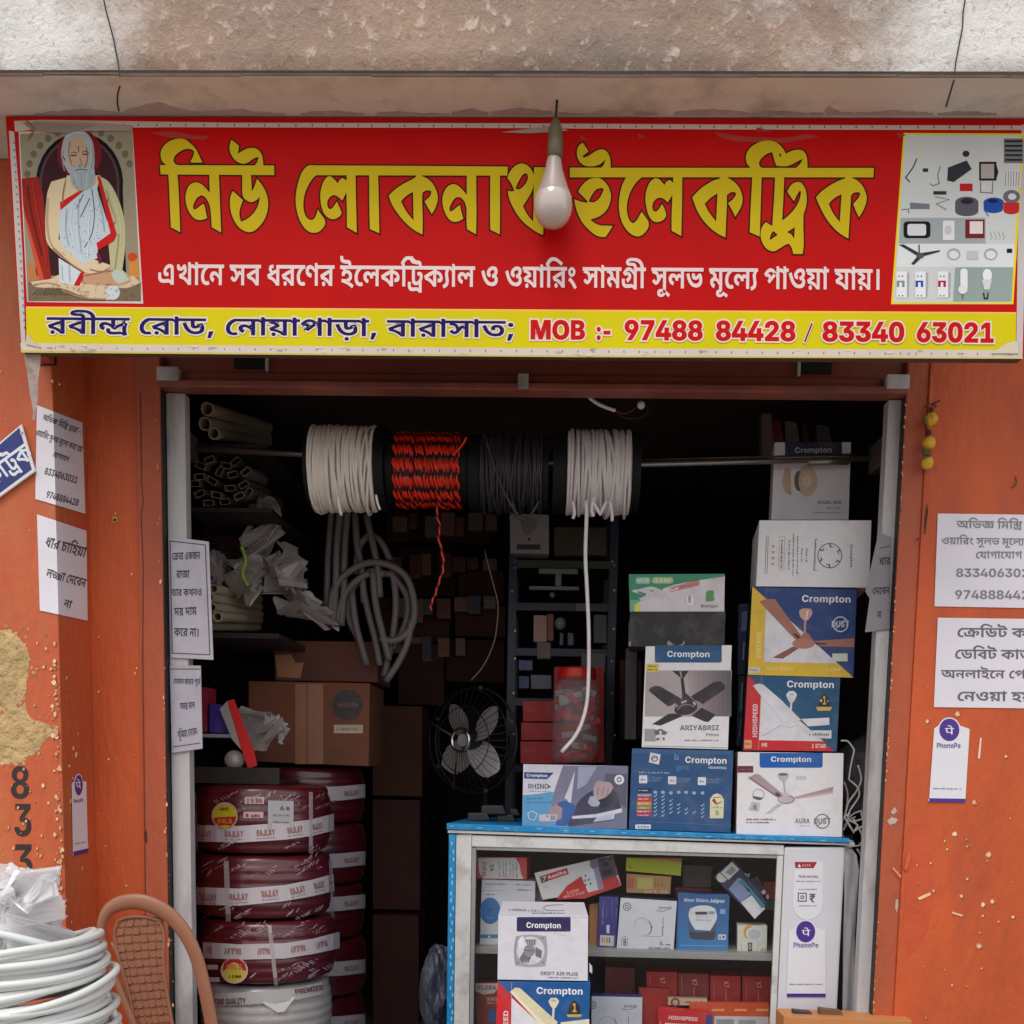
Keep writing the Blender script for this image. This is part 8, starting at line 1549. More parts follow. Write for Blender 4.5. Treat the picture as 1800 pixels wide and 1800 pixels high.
def f(a):
    a.frame(900, 1290, 4.2857); a.poly([(905, 112), (1662, 128), (1645, 160), (905, 150)], (46, 92, 138)); a.poly([(1232, 236), (1335, 240), (1330, 286), (1290, 262), (1240, 290)], (58, 104, 150)); CR_(a, 1302, 1620, 218, 226, 48); a.text('HIGHSPEED', (1480, 262), (1616, 266), 17, (206, 214, 226)); a.poly([(1043, 140), (1120, 156), (1106, 232), (1030, 214)], (220, 218, 226)); a.ell(1074, 186, 27, 24, (90, 88, 100), 14, .7); a.line([(1055, 196), (1068, 178), (1092, 180)], 7, (90, 88, 100)); a.line([(1230, 150), (1226, 190), (1250, 192), (1250, 170), (1238, 168)], 6, (130, 160, 196))
    a.scribble((958, 296), (1186, 300), 15, (140, 166, 200), 3); L_ = (122, 154, 192)
    for x, y in ((957, 312), (1176, 320), (1400, 326)):
        a.rrect(x, y, x + 62, y + 60, 6, (218, 220, 228)); a.scribble((x + 14, y + 40), (x + 48, y + 40), 16, (140, 140, 150), 2)
        for j, wd in enumerate((112, 96, 84)): a.scribble((x + 70, y + 18 + j * 13), (x + 70 + wd, y + 20 + j * 13), 7, L_, j)
    for j, (y, c, hh) in enumerate(((410, (20, 40, 90), 38), (450, (126, 150, 190), 22), (474, (206, 50, 52), 34), (510, (230, 140, 74), 30), (542, (128, 158, 60), 26), (570, (214, 92, 80), 24), (596, (172, 40, 96), 28))):
        a.rect(946 - j * 1.5, y, 1052 - j * .6, y + hh - 2, c); a.scribble((954 - j, y + 20), (1030, y + 20), 9, (222, 210, 206), j)
    tick = {1080: (440, 465, 495, 522, 550, 580, 610), 1137: (440, 468, 495, 525, 552, 582, 612), 1197: (445, 500, 530, 560, 590), 1255: (440, 530, 560, 590), 1312: (440, 565, 595), 1372: (445, 590), 1435: (445, 535, 565, 592, 622)}
    for x, ys in tick.items():
        a.line([(x - 28, 425), (x - 28, 640)], 2, (70, 110, 154)); a.ell(x, ys[0], 15, 13, (150, 176, 206), 10)
        for y in ys[1:]: a.line([(x - 12, y + 2), (x - 4, y + 9), (x + 13, y - 9)], 6, (168, 190, 214))
    a.poly([(1490, 636), (1492, 490), (1515, 458), (1545, 448), (1575, 460), (1597, 495), (1592, 636)], (222, 218, 180)); a.poly([(1505, 500), (1525, 485), (1545, 520), (1590, 505), (1560, 525), (1530, 530)], (160, 60, 40)); a.line([(1515, 480), (1575, 475)], 6, (190, 60, 50)); a.line([(1545, 520), (1545, 560)], 6, (90, 140, 60)); a.text('5', (1530, 612), (1560, 612), 34, (110, 104, 90)); a.scribble((1510, 560), (1580, 560), 9, (130, 126, 110), 3)
    a.line([(888, 656), (1652, 690)], 3, (90, 130, 170)); a.rrect(928, 682, 1046, 717, 8, (222, 222, 230)); a.text('1200', (942, 710), (1036, 712), 18, (90, 90, 110))
pbox([(1111, 1315.5), (1289.5, 1319.5), (1284, 1464), (1105, 1457.5)], .015, .18, (34, 80, 128), 'dark blue fan box with rows of ticks, at the bottom of the middle stack', f, sides={'right': (160, 24, 60)})
def f(a):
    a.frame(900, 1290, 4.2857); a.poly([(86, 228), (874, 243), (864, 718), (76, 690)], (214, 214, 226)); a.poly([(480, 240), (874, 243), (864, 718), (420, 700)], (118, 120, 146)); a.poly([(500, 246), (640, 246), (560, 380), (490, 420)], (164, 168, 192)); a.poly([(700, 300), (870, 300), (860, 560), (700, 430)], (92, 88, 108)); a.poly([(80, 462), (200, 452), (330, 440), (420, 500), (430, 700), (76, 690)], (92, 160, 206), smooth=True); a.scribble((110, 492), (240, 490), 9, (50, 90, 130), 2); a.scribble((110, 520), (300, 520), 9, (50, 90, 130), 3)
    a.poly([(385, 238), (490, 240), (455, 330), (400, 470), (360, 540), (330, 600), (300, 560), (320, 430)], (126, 126, 150), smooth=True); a.poly([(345, 520), (400, 500), (480, 540), (470, 620), (405, 695), (330, 690)], (58, 98, 160)); a.poly([(270, 590), (330, 530), (380, 560), (372, 640), (300, 660), (230, 680)], (168, 144, 150), smooth=True)
    a.poly([(470, 612), (488, 530), (540, 470), (620, 420), (720, 400), (790, 450), (822, 560), (640, 600)], (58, 60, 84), smooth=True); a.ell(690, 490, 72, 66, (40, 42, 62)); a.poly([(415, 690), (450, 622), (640, 606), (828, 562), (832, 590), (780, 600), (776, 650), (640, 668), (430, 700)], (72, 74, 92)); a.poly([(450, 622), (640, 604), (828, 560), (830, 590), (660, 628), (455, 640)], (216, 218, 228)); a.poly([(640, 628), (776, 598), (770, 642), (610, 664)], (190, 200, 222)); a.poly([(570, 515), (590, 470), (620, 470), (665, 520), (650, 545), (600, 545)], (170, 178, 196), smooth=True)
    a.poly([(618, 470), (616, 400), (640, 355), (668, 350), (690, 362), (720, 360), (745, 372), (764, 400), (745, 440), (700, 480), (650, 498)], (176, 156, 158), smooth=True)
    for x0, y0 in ((652, 400), (690, 402), (726, 408)): a.line([(x0, y0), (x0 - 8, y0 + 62)], 6, (126, 108, 116))
    a.poly([(92, 288), (316, 292), (264, 342), (92, 336)], (26, 66, 134)); CR_(a, 108, 268, 322, 326, 22); a.text('RHINO', (120, 414), (278, 414), 38, (88, 88, 104)); a.poly([(274, 388), (296, 398), (276, 408)], (60, 60, 76)); a.scribble((120, 434), (288, 438), 8, (120, 118, 132), 4); a.ell(808, 345, 37, 37, (226, 228, 236)); a.ell(808, 345, 18, 20, (60, 60, 80), 14, .6)
    a.line([(120, 600), (130, 640), (170, 650), (190, 600), (150, 580)], 7, (200, 204, 220), closed=True); a.rrect(205, 606, 338, 658, 8, (204, 196, 210)); a.ell(266, 620, 7, 7, (60, 60, 76), 8); a.rect(288, 614, 330, 650, (150, 146, 160))
pbox([(919.8, 1342.8), (1104, 1346.5), (1102, 1457.6), (917.5, 1451)], .012, .14, (60, 70, 100), 'box with a picture of a clothes iron, at the left end of the counter', f, sides={'top': (50, 56, 84)})
pbox([(1298, 1062), (1322, 1060), (1318, 1186), (1296, 1186)], .24, .12, (26, 46, 92), 'dark blue box standing behind the yellow and blue fan box', lambda a: (a.poly([(1304, 1076), (1314, 1074), (1312, 1108), (1303, 1110)], (120, 130, 160)), a.line([(1308, 1128), (1306, 1160)], 3, (150, 158, 180))))
pbox([(1298, 1188), (1320, 1187), (1316, 1312), (1294, 1312)], .24, .12, (20, 60, 84), 'dark teal box standing behind the blue and red fan box', lambda a: (a.line([(1305, 1200), (1302, 1250)], 4, (120, 150, 150)), a.line([(1303, 1262), (1300, 1296)], 3, (110, 140, 140))))
pbox([(1298, 1320), (1322, 1320), (1318, 1470), (1293, 1463)], .24, .14, (96, 60, 48), 'plain brown box at the bottom behind the white fan boxes')
pbox([(1100, 1140), (1120, 1140), (1118, 1300), (1098, 1300)], .26, .1, (44, 36, 38), 'dim dark box behind the left edge of the middle stack')
blk = thing('adapter_heap', 'heap of black adapters on the left end of the counter behind the iron box', 'adapters', kp(.2)(870, 1446))
for i, (x, y, w_, h_) in enumerate(((842, 1436, 40, 14), (868, 1424, 44, 16), (890, 1438, 34, 12), (856, 1446, 60, 6), (905, 1428, 20, 12))):
    p = kp(.18 + .02 * i); mb = MB(); mb.prism([p(x - w_/2, y - h_/2), p(x + w_/2 - 6, y - h_/2), p(x + w_/2, y + h_/2), p(x - w_/2, y + h_/2)], Vector((0, .06, 0))); mb.put('adapter', mat('black_plastic', (40, 38, 42), rough=.35), blk, bevel=.004)
D1 = .10
def f(a):
    a.frame(780, 1440, 4.2857); a.poly([(250, 285), (625, 288), (625, 450), (252, 450)], (206, 70, 54)); a.poly([(262, 292), (540, 292), (570, 340), (580, 400), (600, 450), (300, 446), (268, 400)], (220, 214, 214), smooth=True); a.text('GreFas', (290, 318), (290, 430), 34, (190, 60, 60)); a.text('5A', (348, 340), (350, 395), 30, (90, 84, 88))
    for i, x in enumerate((415, 445, 465, 498, 520, 545)): a.scribble((x, 320), (x, 440), 9, (110, 104, 108), i)
pbox([(838.5, 1506.5), (926, 1507.5), (926, 1546), (839, 1545)], .12, .1, (206, 70, 54), 'small red and white carton with sideways print, upper left in the cabinet', f)
def f(a):
    a.frame(780, 1440, 4.2857); a.line([(290, 535), (440, 538)], 2.5, (130, 134, 150)); a.scribble((318, 492), (480, 494), 9, (90, 96, 120), 2); a.scribble((545, 498), (660, 500), 10, (90, 96, 120), 3); a.scribble((540, 536), (662, 540), 12, (90, 96, 120), 4); a.scribble((322, 572), (382, 572), 9, (90, 96, 120), 5)
    a.ell(350, 690, 78, 100, (60, 116, 182)); a.ell(350, 684, 7, 8, (24, 50, 100)); a.line([(325, 735), (350, 745), (376, 738)], 9, (110, 150, 200), smooth=True); a.rect(276, 868, 420, 896, (84, 130, 180)); a.ell(342, 884, 8, 8, (226, 228, 236))
pbox([(847, 1546), (941, 1549), (938, 1666), (843, 1663)], .11, .1, (214, 214, 220), 'white box with a blue disc on the upper cabinet shelf', f)
def f(a):
    a.frame(780, 1440, 4.2857); a.poly([(682, 406), (1268, 272), (1338, 502), (745, 608)], (212, 208, 208)); a.poly([(845, 606), (930, 500), (1040, 425), (1300, 425), (1338, 502), (1060, 598)], (196, 36, 36)); a.poly([(1100, 310), (1268, 276), (1312, 420), (1200, 460), (1110, 360)], (70, 62, 84)); a.poly([(1100, 312), (1160, 298), (1175, 400), (1105, 360)], (112, 106, 128)); a.poly([(1032, 418), (1165, 362), (1208, 520), (1088, 552)], (214, 212, 222)); a.poly([(1130, 380), (1165, 362), (1208, 520), (1165, 530)], (140, 138, 164))
    for p_ in ((1068, 425), (1066, 462), (1094, 455), (1070, 495), (1106, 487)): a.ell(p_[0], p_[1], 6, 10, (70, 64, 76), 8)
    a.poly([(1170, 300), (1215, 286), (1222, 312), (1180, 322)], (30, 28, 34)); a.poly([(1190, 330), (1235, 318), (1246, 350), (1200, 362)], (26, 24, 30)); a.poly([(1185, 385), (1262, 368), (1278, 412), (1204, 432)], (36, 34, 42))
    a.poly([(722, 432), (930, 366), (942, 412), (738, 482)], (186, 30, 44)); a.poly([(722, 432), (770, 418), (784, 466), (738, 482)], (40, 70, 50)); a.line([(738, 440), (768, 430), (752, 470)], 6, (226, 226, 220)); a.text('Aastha', (786, 452), (928, 406), 26, (238, 216, 220)); a.text('8 STRIP', (930, 566), (1022, 542), 20, (226, 170, 170)); a.text('MULTI PLUG', (905, 596), (1062, 560), 18, (226, 170, 170)); a.scribble((745, 525), (800, 512), 16, (190, 186, 190), 3)
pbox([(938.7, 1534.5), (1076, 1503.5), (1092, 1557), (953.8, 1582)], .10, .08, (196, 36, 36), 'tilted red and white plug box lying above the others in the cabinet', f)
def f(a): a.frame(1070, 1480, 5.4545); a.poly([(172, 150), (702, 156), (698, 196), (600, 182), (420, 168), (240, 156)], (200, 96, 70)); a.text('Pui', (198, 248), (222, 248), 14, (60, 70, 20))
pbox([(1101, 1507.5), (1198.5, 1509), (1196.8, 1539.6), (1099.7, 1531)], .13, .1, (178, 190, 40), 'lime green and red carton hanging topmost in the cabinet', f)
def f(a):
    a.frame(1070, 1480, 5.4545); a.rrect(182, 345, 242, 440, 20, (206, 110, 84)); a.rect(275, 340, 425, 450, (204, 192, 110))
    for x in (445, 475, 512): a.line([(x, 360), (x + 4, 440), (x - 8, 400)], 8, (196, 110, 60), smooth=True)
    for x in (345, 385, 430, 500, 535): a.rect(x, 462, x + 26, 492, (214, 180, 170))
pbox([(1101, 1536), (1180, 1541), (1178, 1572), (1101, 1569)], .14, .1, (196, 150, 104), 'faded orange packet directly under the lime green carton', f)
def f(a):
    a.frame(780, 1440, 4.2857)
    for i, x in enumerate((1205, 1228, 1270, 1300)): a.line([(x, 610 + (i % 2) * 60), (x - 2, 745)], 4, (110, 110, 180))
    a.poly([(1180, 872), (1284, 878), (1280, 958), (1176, 950)], (206, 200, 196))
    for i, c in enumerate(((200, 80, 60), (220, 150, 60), (90, 150, 70), (60, 90, 150))): a.rect(1190 + i * 18, 890, 1200 + i * 18, 930, c)
    a.poly([(1225, 800), (1250, 795), (1246, 860), (1228, 858)], (206, 206, 230), smooth=True)
    a.scribble((1200, 790), (1200, 680), 9, (150, 150, 200), 3)
pbox([(1053.5, 1576), (1087.5, 1577), (1082.5, 1668), (1049.5, 1666)], .10, .08, (64, 58, 130), 'narrow violet box beside the white panel light box', f)
def fl_(a, dx=0, dy=0):
    G_ = (100, 98, 110); a.frame(1070 + dx, 1480 + dy, 5.4545); a.ell(176, 620, 40, 40, G_, 20, .8); a.ell(176, 620, 20, 20, G_, 12, .6); a.text('Orient', (478, 646), (600, 640), 28, (130, 126, 140)) ; a.line([(455, 655), (520, 665), (610, 632)], 5, G_, smooth=True)
    a.line([(240, 800), (262, 750), (310, 728), (362, 746), (400, 800), (400, 860), (370, 890), (318, 902), (510, 908), (512, 820)], 4, (150, 148, 160), smooth=True); a.line([(385, 752), (408, 800), (405, 860), (375, 892)], 6, G_, smooth=True); a.line([(522, 725), (518, 905)], 5, G_); a.line([(515, 812), (532, 826)], 5, G_); a.ell(414, 815, 8, 8, G_, 8)
    a.line([(125, 1000), (125, 930), (150, 905), (182, 930), (182, 1000)], 4, G_); a.ell(154, 945, 14, 18, (70, 70, 84), 10, .5); a.ell(154, 978, 14, 20, (70, 70, 84), 10, .5); a.text('6', (486, 992), (516, 992), 46, G_); a.scribble((522, 990), (590, 992), 16, G_, 4); a.text('LED PANEL LIGHT', (380, 1022), (588, 1030), 17, G_)
pbox([(1091, 1578), (1190, 1584), (1183.7, 1674), (1083.8, 1667)], .09, .09, (214, 215, 224), 'white panel light box with an outline drawing on the upper cabinet shelf', fl_, sides={'top': (60, 62, 90)})
def f(a):
    a.frame(1070, 1480, 5.4545); a.grad(668, 500, 1146, 1056, (56, 92, 146), (60, 128, 190), 7, vert=True)
    a.text('New Shine', (722, 572), (956, 578), 34, (200, 208, 222)); a.text('Jaipur', (962, 580), (1114, 582), 34, (224, 228, 236)); a.poly([(780, 640), (850, 612), (960, 612), (1020, 640), (1038, 720), (1010, 790), (970, 850), (830, 840), (790, 780), (765, 700)], (214, 216, 222), smooth=True); a.rect(830, 668, 945, 698, (76, 74, 80)); a.scribble((818, 752), (990, 756), 12, (130, 130, 140), 4); a.rect(955, 665, 1015, 695, (150, 150, 160)); a.scribble((840, 720), (1000, 722), 8, (150, 150, 160), 5)
    a.poly([(760, 760), (800, 830), (820, 860), (980, 862), (1010, 800), (1040, 770), (1020, 925), (990, 940), (800, 932), (775, 910)], (86, 86, 98)); a.poly([(775, 862), (1022, 866), (1012, 930), (990, 942), (800, 932), (778, 905)], (66, 68, 82)); a.rrect(1068, 644, 1118, 690, 6, (140, 170, 206)); a.rrect(1050, 886, 1124, 938, 6, (206, 212, 224)); a.text('E', (1060, 930), (1080, 930), 30, (40, 70, 120)); a.ell(1102, 910, 12, 12, (40, 70, 120), 10); a.line([(690, 992), (1120, 996)], 5, (120, 176, 220))
pbox([(1192, 1569), (1282.7, 1575), (1279, 1675), (1188, 1674)], .09, .09, (58, 100, 158), 'blue box with a picture of a white electricity meter', f)
def f(a):
    a.frame(1070, 1480, 5.4545); a.poly([(1066, 300), (1180, 188), (1252, 264), (1150, 362)], (216, 214, 214)); a.poly([(1120, 290), (1185, 232), (1222, 275), (1170, 322)], (150, 162, 160)); a.ell(1086, 340, 52, 48, (212, 210, 208)); a.line([(1062, 290), (1130, 350)], 7, (30, 36, 40)); a.poly([(1148, 450), (1238, 345), (1270, 350), (1388, 480), (1268, 582)], (136, 148, 186)); a.poly([(1268, 582), (1385, 498), (1500, 640), (1400, 738)], (222, 222, 228)); a.poly([(1262, 362), (1300, 372), (1500, 610), (1470, 640), (1330, 460), (1240, 380)], (60, 134, 160)); a.poly([(1280, 400), (1360, 470), (1340, 480)], (20, 28, 60)); a.line([(1305, 300), (1340, 330), (1350, 300)], 14, (140, 144, 176))
    for i in range(6): a.scribble((1330 + i * 16, 380 - i * 10), (1450 + i * 10, 520 - i * 8), 8, (110, 112, 150), i)
    a.ell(1485, 480, 20, 22, (170, 172, 196)); a.ell(1524, 525, 14, 24, (150, 152, 180))
pbox([(1253.5, 1541), (1290, 1510), (1351, 1590), (1326.7, 1616.6)], .09, .03, (42, 44, 80), 'tilted navy switch pack with pale switches, at the right in the cabinet', f)
def f(a): a.frame(1070, 1480, 5.4545); a.ell(1345, 865, 52, 64, (222, 150, 60)); a.ell(1400, 880, 84, 66, (216, 216, 216)); a.ell(1398, 885, 62, 50, (188, 190, 196)); a.rect(1334, 965, 1376, 1045, (80, 78, 80)); a.ell(1355, 1005, 12, 26, (206, 204, 200), 12, .6); a.scribble((1276, 1040), (1276, 975), 7, (130, 126, 130), 3); a.line([(1400, 930), (1440, 980), (1420, 1050)], 6, (190, 188, 190), smooth=True); a.ell(1485, 1040, 24, 18, (120, 118, 120), 10, .6)
pbox([(1296.4, 1626.7), (1348.7, 1627.5), (1347.8, 1676), (1296, 1675.5)], .09, .08, (214, 210, 200), 'small cream box with an orange crescent, rightmost on the upper cabinet shelf', f)
for q_, c_, l_, d_ in (([(1187, 1560), (1250, 1563), (1250, 1600), (1187, 1598)], (176, 40, 50), 'red box behind the meter box in the cabinet', .22), ([(1342, 1550), (1364, 1550), (1363, 1580), (1342, 1580)], (170, 70, 66), 'small red box at the far right of the upper cabinet shelf', .16), ([(1342, 1581), (1364, 1581), (1363, 1600), (1343, 1600)], (70, 110, 84), 'small green box under the red one at the far right', .16),
        ([(1200, 1520), (1252, 1522), (1250, 1560), (1200, 1560)], (110, 92, 84), 'plain brown box behind the navy switch pack', .26), ([(1036, 1590), (1052, 1588), (1049, 1664), (1036, 1664)], (176, 120, 70), 'orange and red box edge beside the exhaust fan box', .14), ([(944, 1552), (952, 1552), (952, 1600), (944, 1600)], (196, 194, 200), 'slim white box behind the tilted plug box', .2)):
    pbox(q_, d_, .07, c_, l_)
zl = 1990
def f(a):
    a.frame(780, 1440, 4.2857); a.poly([(240, 1236), (412, 1236), (412, 1270), (380, 1310), (300, 1320), (240, 1296)], (206, 196, 196), smooth=False); a.text('FLORA', (258, 1285), (396, 1285), 32, (120, 40, 40)); a.text('STATE', (326, 1367), (410, 1367), 24, (222, 190, 180)); a.scribble((326, 1390), (410, 1390), 14, (206, 160, 150), 3); a.rect(335, 1430, 412, 1530, (70, 90, 140))
pbox([(836, 1728), (880, 1728), (880, zl), (838, zl)], .10, .1, (140, 56, 50), 'tall brownish red box with a white label, lower left in the cabinet', f)
for i, (x0, x1, y0, lab) in enumerate(((1136, 1190.5, 1708, 'leftmost of the row of bright red boxes on the lower cabinet shelf'), (1192, 1246, 1711, 'second red box from the left in the row on the lower cabinet shelf'), (1248, 1302, 1715, 'third red box from the left in the row, over the orange pack'), (1305, 1357, 1716, 'rightmost of the row of bright red boxes on the lower cabinet shelf'))):
    def f(a, x0=x0, y0=y0): a.text('X7', (x0 + 24, y0 + 10), (x0 + 26, y0 + 22), 8, (226, 170, 160)); a.line([(x0 + 28, y0 + 24), (x0 + 28, y0 + 60)], 1.6, (214, 130, 120)); a.line([(x0 + 6, y0 + 6), (x0 + 8, y0 + 60)], 1.2, (206, 100, 96))
    pbox([(x0, y0), (x1, y0 + 1), (x1, zl), (x0, zl)], .17 + .006 * (i == 1), .12, (176, 36, 36) if i != 1 else (140, 44, 44), lab, f, grp='row of red boxes on the lower cabinet shelf')
pbox([(1064, 1700), (1116, 1702), (1116, zl), (1064, zl)], .24, .1, (120, 34, 40), 'dark red box behind the white panel light box on the lower cabinet shelf')
pbox([(1123, 1736), (1176, 1738), (1176, zl), (1123, zl)], .14, .02, (170, 44, 38), 'flat red box in front of the row of red boxes')
pbox([(1040, 1751), (1129, 1753), (1126, zl), (1037, zl)], .085, .05, (206, 208, 220), 'grey white panel light box on the lower cabinet shelf', lambda a: fl_(a, -61, 173), sides={'top': (60, 70, 130)})
def f(a):
    a.frame(1070, 1480, 5.4545); a.text('HIGHSPEED', (572, 1700), (854, 1718), 36, (240, 222, 222)); a.poly([(540, 1735), (920, 1755), (920, 1900), (536, 1880)], (216, 214, 216)); a.text('I', (490, 1740), (505, 1740), 14, (230, 200, 200)); a.poly([(945, 1650), (1000, 1655), (990, 1745), (925, 1745)], (30, 70, 140))
pbox([(1157, 1770.6), (1246, 1780.5), (1240, zl), (1152, zl)], .075, .03, (206, 30, 40), 'bright red fan box low in the cabinet, in front of the orange pack', f)
def f(a):
    a.frame(1070, 1480, 5.4545)
    for x in (990, 1205, 1412): a.rect(x, 1600, x + 118, 1622, (240, 160, 90))
    a.poly([(1010, 1668), (1532, 1676), (1532, 1800), (1010, 1790)], (206, 204, 208)); a.rect(1036, 1700, 1200, 1800, (150, 154, 160)); a.rect(1245, 1706, 1410, 1800, (160, 160, 166))
pbox([(1212, 1762), (1352, 1764), (1352, zl), (1212, zl)], .115, .03, (206, 78, 40), 'orange and white packaging low in the cabinet', f)
pbox([(1174, 1754), (1243, 1756), (1243, 1768), (1174, 1767)], .125, .03, (200, 176, 150), 'cream strip of packaging above the bright red fan box', lambda a: (a.ell(1187, 1762, 8, 8, (140, 60, 50), 14, .6), a.scribble((1204, 1763), (1236, 1763), 4, (150, 80, 60), 3)))
def f(a):
    a.frame(780, 1440, 4.2857); a.rrect(550, 737, 956, 846, 10, (36, 32, 84)); CR_(a, 620, 884, 818, 822, 42); g3, g4 = (140, 138, 146), (112, 110, 118)
    a.poly([(545, 880), (650, 868), (770, 880), (782, 990), (765, 1108), (650, 1114), (540, 1102), (528, 990)], (166, 164, 172), smooth=True); a.ell(655, 990, 105, 106, (214, 212, 220)); a.line([(545, 880), (535, 990), (545, 1100)], 3, g4)
    a.poly([(560, 900), (600, 880), (600, 930), (640, 950), (610, 975), (560, 960)], (226, 226, 232), smooth=True); a.poly([(610, 905), (700, 905), (690, 950), (630, 950)], g4); a.poly([(690, 960), (740, 990), (735, 1050), (690, 1030)], g4, smooth=True); a.poly([(570, 1050), (600, 1000), (660, 1040), (640, 1080), (590, 1080)], g4, smooth=True); a.ell(645, 990, 44, 46, g3); a.line([(610, 990), (678, 990)], 6, (80, 78, 88))
    for i in range(7): a.line([(612 + i * 14, 905), (616 + i * 12, 945)], 3, (206, 204, 212)); a.line([(600 + i * 16, 1095), (606 + i * 13, 1060)], 3, (180, 178, 188))
    for x, y in ((562, 900), (745, 895), (560, 1078), (745, 1080)): a.ell(x, y, 9, 9, g4, 10, .5)
    a.text('DRIFT AIR PLUS', (728, 1173), (1012, 1179), 26, (112, 108, 118)); a.scribble((790, 1196), (1010, 1200), 10, (134, 130, 140), 5); a.scribble((830, 860), (930, 885), 8, (186, 184, 192), 3); a.line([(412, 722), (1088, 738)], 2, (176, 172, 178))
DP = Plane(-.10); DP2 = Plane(-.105)
o = pbox([(876, 1608), (1034, 1610), (1033, 1724.5), (874.5, 1722)], 0, .31, (218, 216, 224), 'white ventilation fan box standing in front of the cabinet glass', f, surf=DP)
a = Art(Flat(DP(950, 1609).z), -.0008); a.scribble((895, 1600), (955, 1603), 4, (150, 146, 154), 4); a.line([(955, 1596), (960, 1592), (985, 1590), (1010, 1593), (1010, 1598), (985, 1601), (960, 1600)], 1.2, (120, 116, 124), True); a.scribble((936, 1606), (1008, 1606), 2.4, (110, 106, 114), 6); a.put('printed_label', o)
zz = DP2(950, 1880).z
o = pbox([(874.5, 1725.4), (1037.8, 1727.4), (1032, 1885), (869, 1882)], 0, .30, (0, 84, 150), 'blue and red ceiling fan box under the white ventilation fan box', None, surf=DP2)
a = Art(DP2, .0005); a.frame(780, 1440, 4.2857); a.poly([(405, 1226), (1100, 1880), (385, 1890)], (206, 26, 34)); a.poly([(512, 1345), (1000, 1800), (505, 1800)], (226, 224, 230)); a.line([(512, 1228), (505, 1880)], 2.5, (190, 200, 220)); a.poly([(498, 1300), (540, 1268), (575, 1272), (860, 1530), (800, 1600), (720, 1540)], (222, 214, 176)); a.poly([(498, 1300), (520, 1300), (780, 1560), (740, 1560)], (236, 230, 200)); a.poly([(880, 1530), (1096, 1505), (1096, 1600), (900, 1640)], (226, 222, 200))
a.line([(828, 1410), (824, 1500)], 16, (222, 214, 180)); a.poly([(788, 1372), (806, 1346), (850, 1346), (870, 1370), (852, 1408), (832, 1432), (808, 1412)], (222, 214, 180), smooth=True); a.ell(828, 1366, 22, 9, (180, 172, 140)); CR_(a, 696, 1050, 1316, 1322, 52); a.poly([(935, 1470), (945, 1400), (985, 1365), (1022, 1400), (1032, 1470)], (30, 34, 40)); a.text('1', (966, 1452), (1004, 1452), 66, (226, 180, 60)); a.poly([(925, 1470), (1042, 1470), (1030, 1490), (935, 1490)], (206, 176, 100)); a.text('HIGHSPEED', (484, 1800), (486, 1440), 36, (240, 214, 220)); a.put('printed_label', o)
z0 = min(v.co.z + o.location.z for v in o.data.vertices)
fx0, fx1 = DP2(872, 1880).x, DP2(1034, 1880).x
for (za, zb_, lab) in ((.171, z0 - .001, 'plain brown carton on the pavement under the two fan boxes'),):
    mb = MB(); mb.box((fx0 - .01, -.11, za), (fx1 + .01, .055, zb_), (150, 100, 66)); tag(mb.put('carton', mat('brown_card', ink=True), None, bevel=.002, origin=((fx0 + fx1) / 2, -.03, za)), lab, 'carton')
o = pbox([(1036, 1694), (1041, 1700), (1041, 1712), (1036, 1708)], 0, .02, (214, 212, 218), 'small white card tab at the right of the ventilation fan box', None, surf=Plane(-.08))
CBP = Plane(-.06); q_ = [(1378, 1787), (1603, 1794), (1598, 1900), (1374, 1896)]
o = pbox(q_, 0, .11, (196, 128, 70), 'open tan cardboard box at the lower right, in front of the white panel', None, surf=CBP, name='cardboard_box', bevel=.002)
z1 = min(v.co.z for v in o.data.vertices) + o.location.z; a0, b0 = CBP(1374, 1896), CBP(1598, 1896)
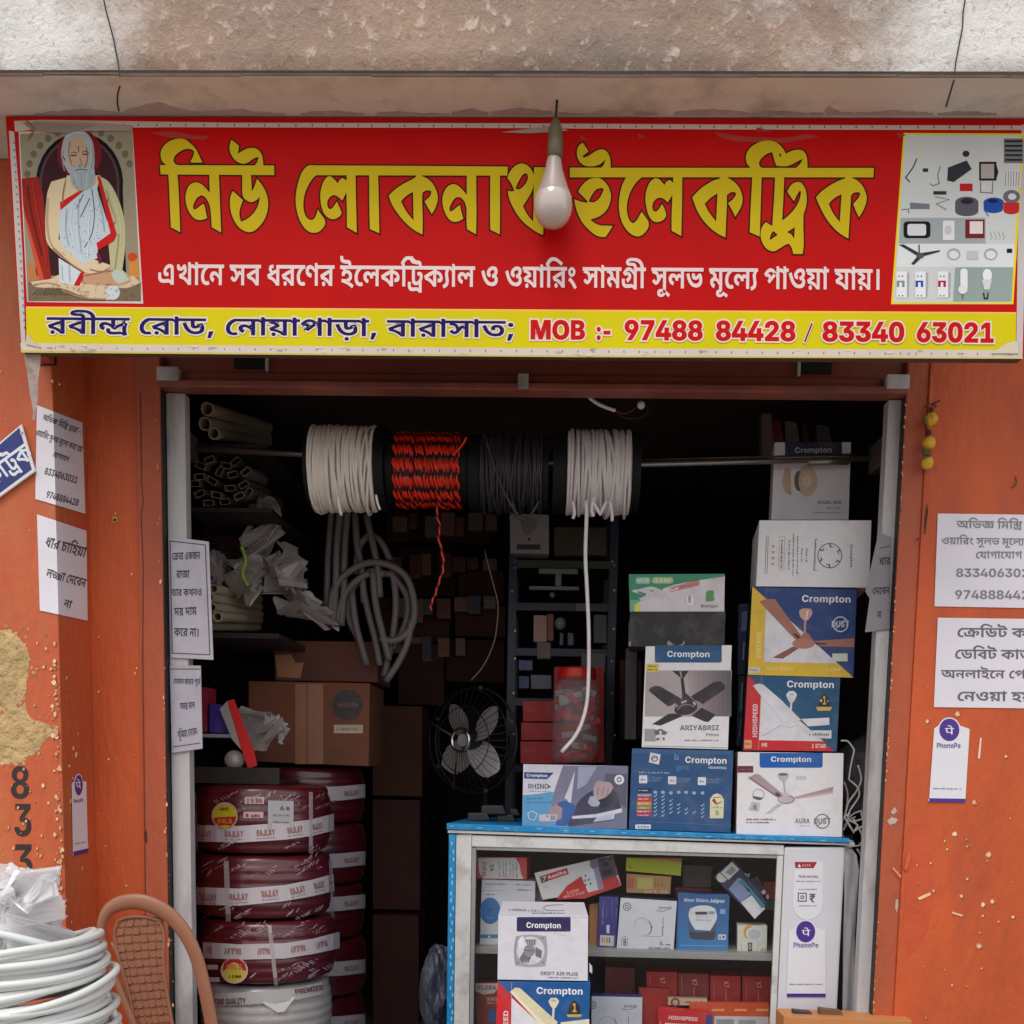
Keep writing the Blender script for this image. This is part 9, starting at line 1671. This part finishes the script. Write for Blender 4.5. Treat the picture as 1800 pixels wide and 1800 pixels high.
mb = MB(); mb.box((a0.x, -.06, .171), (b0.x, .05, z1 - .001), (170, 112, 66)); tag(mb.put('carton', mat('brown_card', ink=True), None, bevel=.002, origin=((a0.x + b0.x) / 2, 0, .171)), 'tan carton on the pavement under the open cardboard box', 'carton')
for (x, y, w_, h_, c_, l_) in ((1414, 1783, 38, 14, (50, 50, 58), 'dark offcut lying on the cardboard box, left one'), (1464, 1782, 46, 18, (104, 78, 54), 'brown and dark offcut lying on the cardboard box, right one')):
    pbox([(x - w_ / 2, y - h_ / 2), (x + w_ / 3, y - h_ / 4), (x + w_ / 2, y + h_ / 2 + 2), (x - w_ / 2, y + h_ / 2 + 1)], 0, .03, c_, l_, None, surf=Plane(-.02), name='offcut', cat='offcut')
M_TC = mat('dusty_white_cable', (186, 182, 180), rough=.5)
cb = thing('cable_tangle', 'tangle of dusty white cables hanging between the fan boxes and the right post', 'cables', kp(.1)(1500, 1560))
for i, pts in enumerate(([(1478, 1302), (1490, 1303), (1502, 1318), (1496, 1345), (1492, 1370), (1508, 1385), (1510, 1400), (1494, 1425), (1490, 1440), (1508, 1450), (1500, 1465)], [(1508, 1345), (1514, 1370), (1505, 1392), (1492, 1410), (1486, 1430), (1498, 1445), (1516, 1440), (1514, 1425), (1498, 1432), (1484, 1452)],
        [(1484, 1375), (1490, 1395), (1488, 1420), (1480, 1450), (1485, 1480), (1498, 1490)], [(1494, 1430), (1484, 1436), (1500, 1462), (1520, 1450), (1518, 1432)], [(1480, 1462), (1496, 1440), (1504, 1436)], [(1478, 1468), (1490, 1486), (1502, 1500)], [(1500, 1440), (1512, 1460), (1519, 1480), (1508, 1487), (1494, 1486)], [(1506, 1492), (1516, 1510), (1514, 1540)], [(1474, 1500), (1482, 1492), (1494, 1488)])):
    wire('cable', pts, kp(.03 + .02 * (i % 3)), .0028 + .0006 * (i % 2), M_TC, cb)
mb = MB(); p = kp(.02); mb.prism([p(1484, 1482), p(1502, 1480), p(1504, 1488), p(1486, 1491)], Vector((0, .03, 0))); mb.put('plug', M_PVC, cb, bevel=.002)
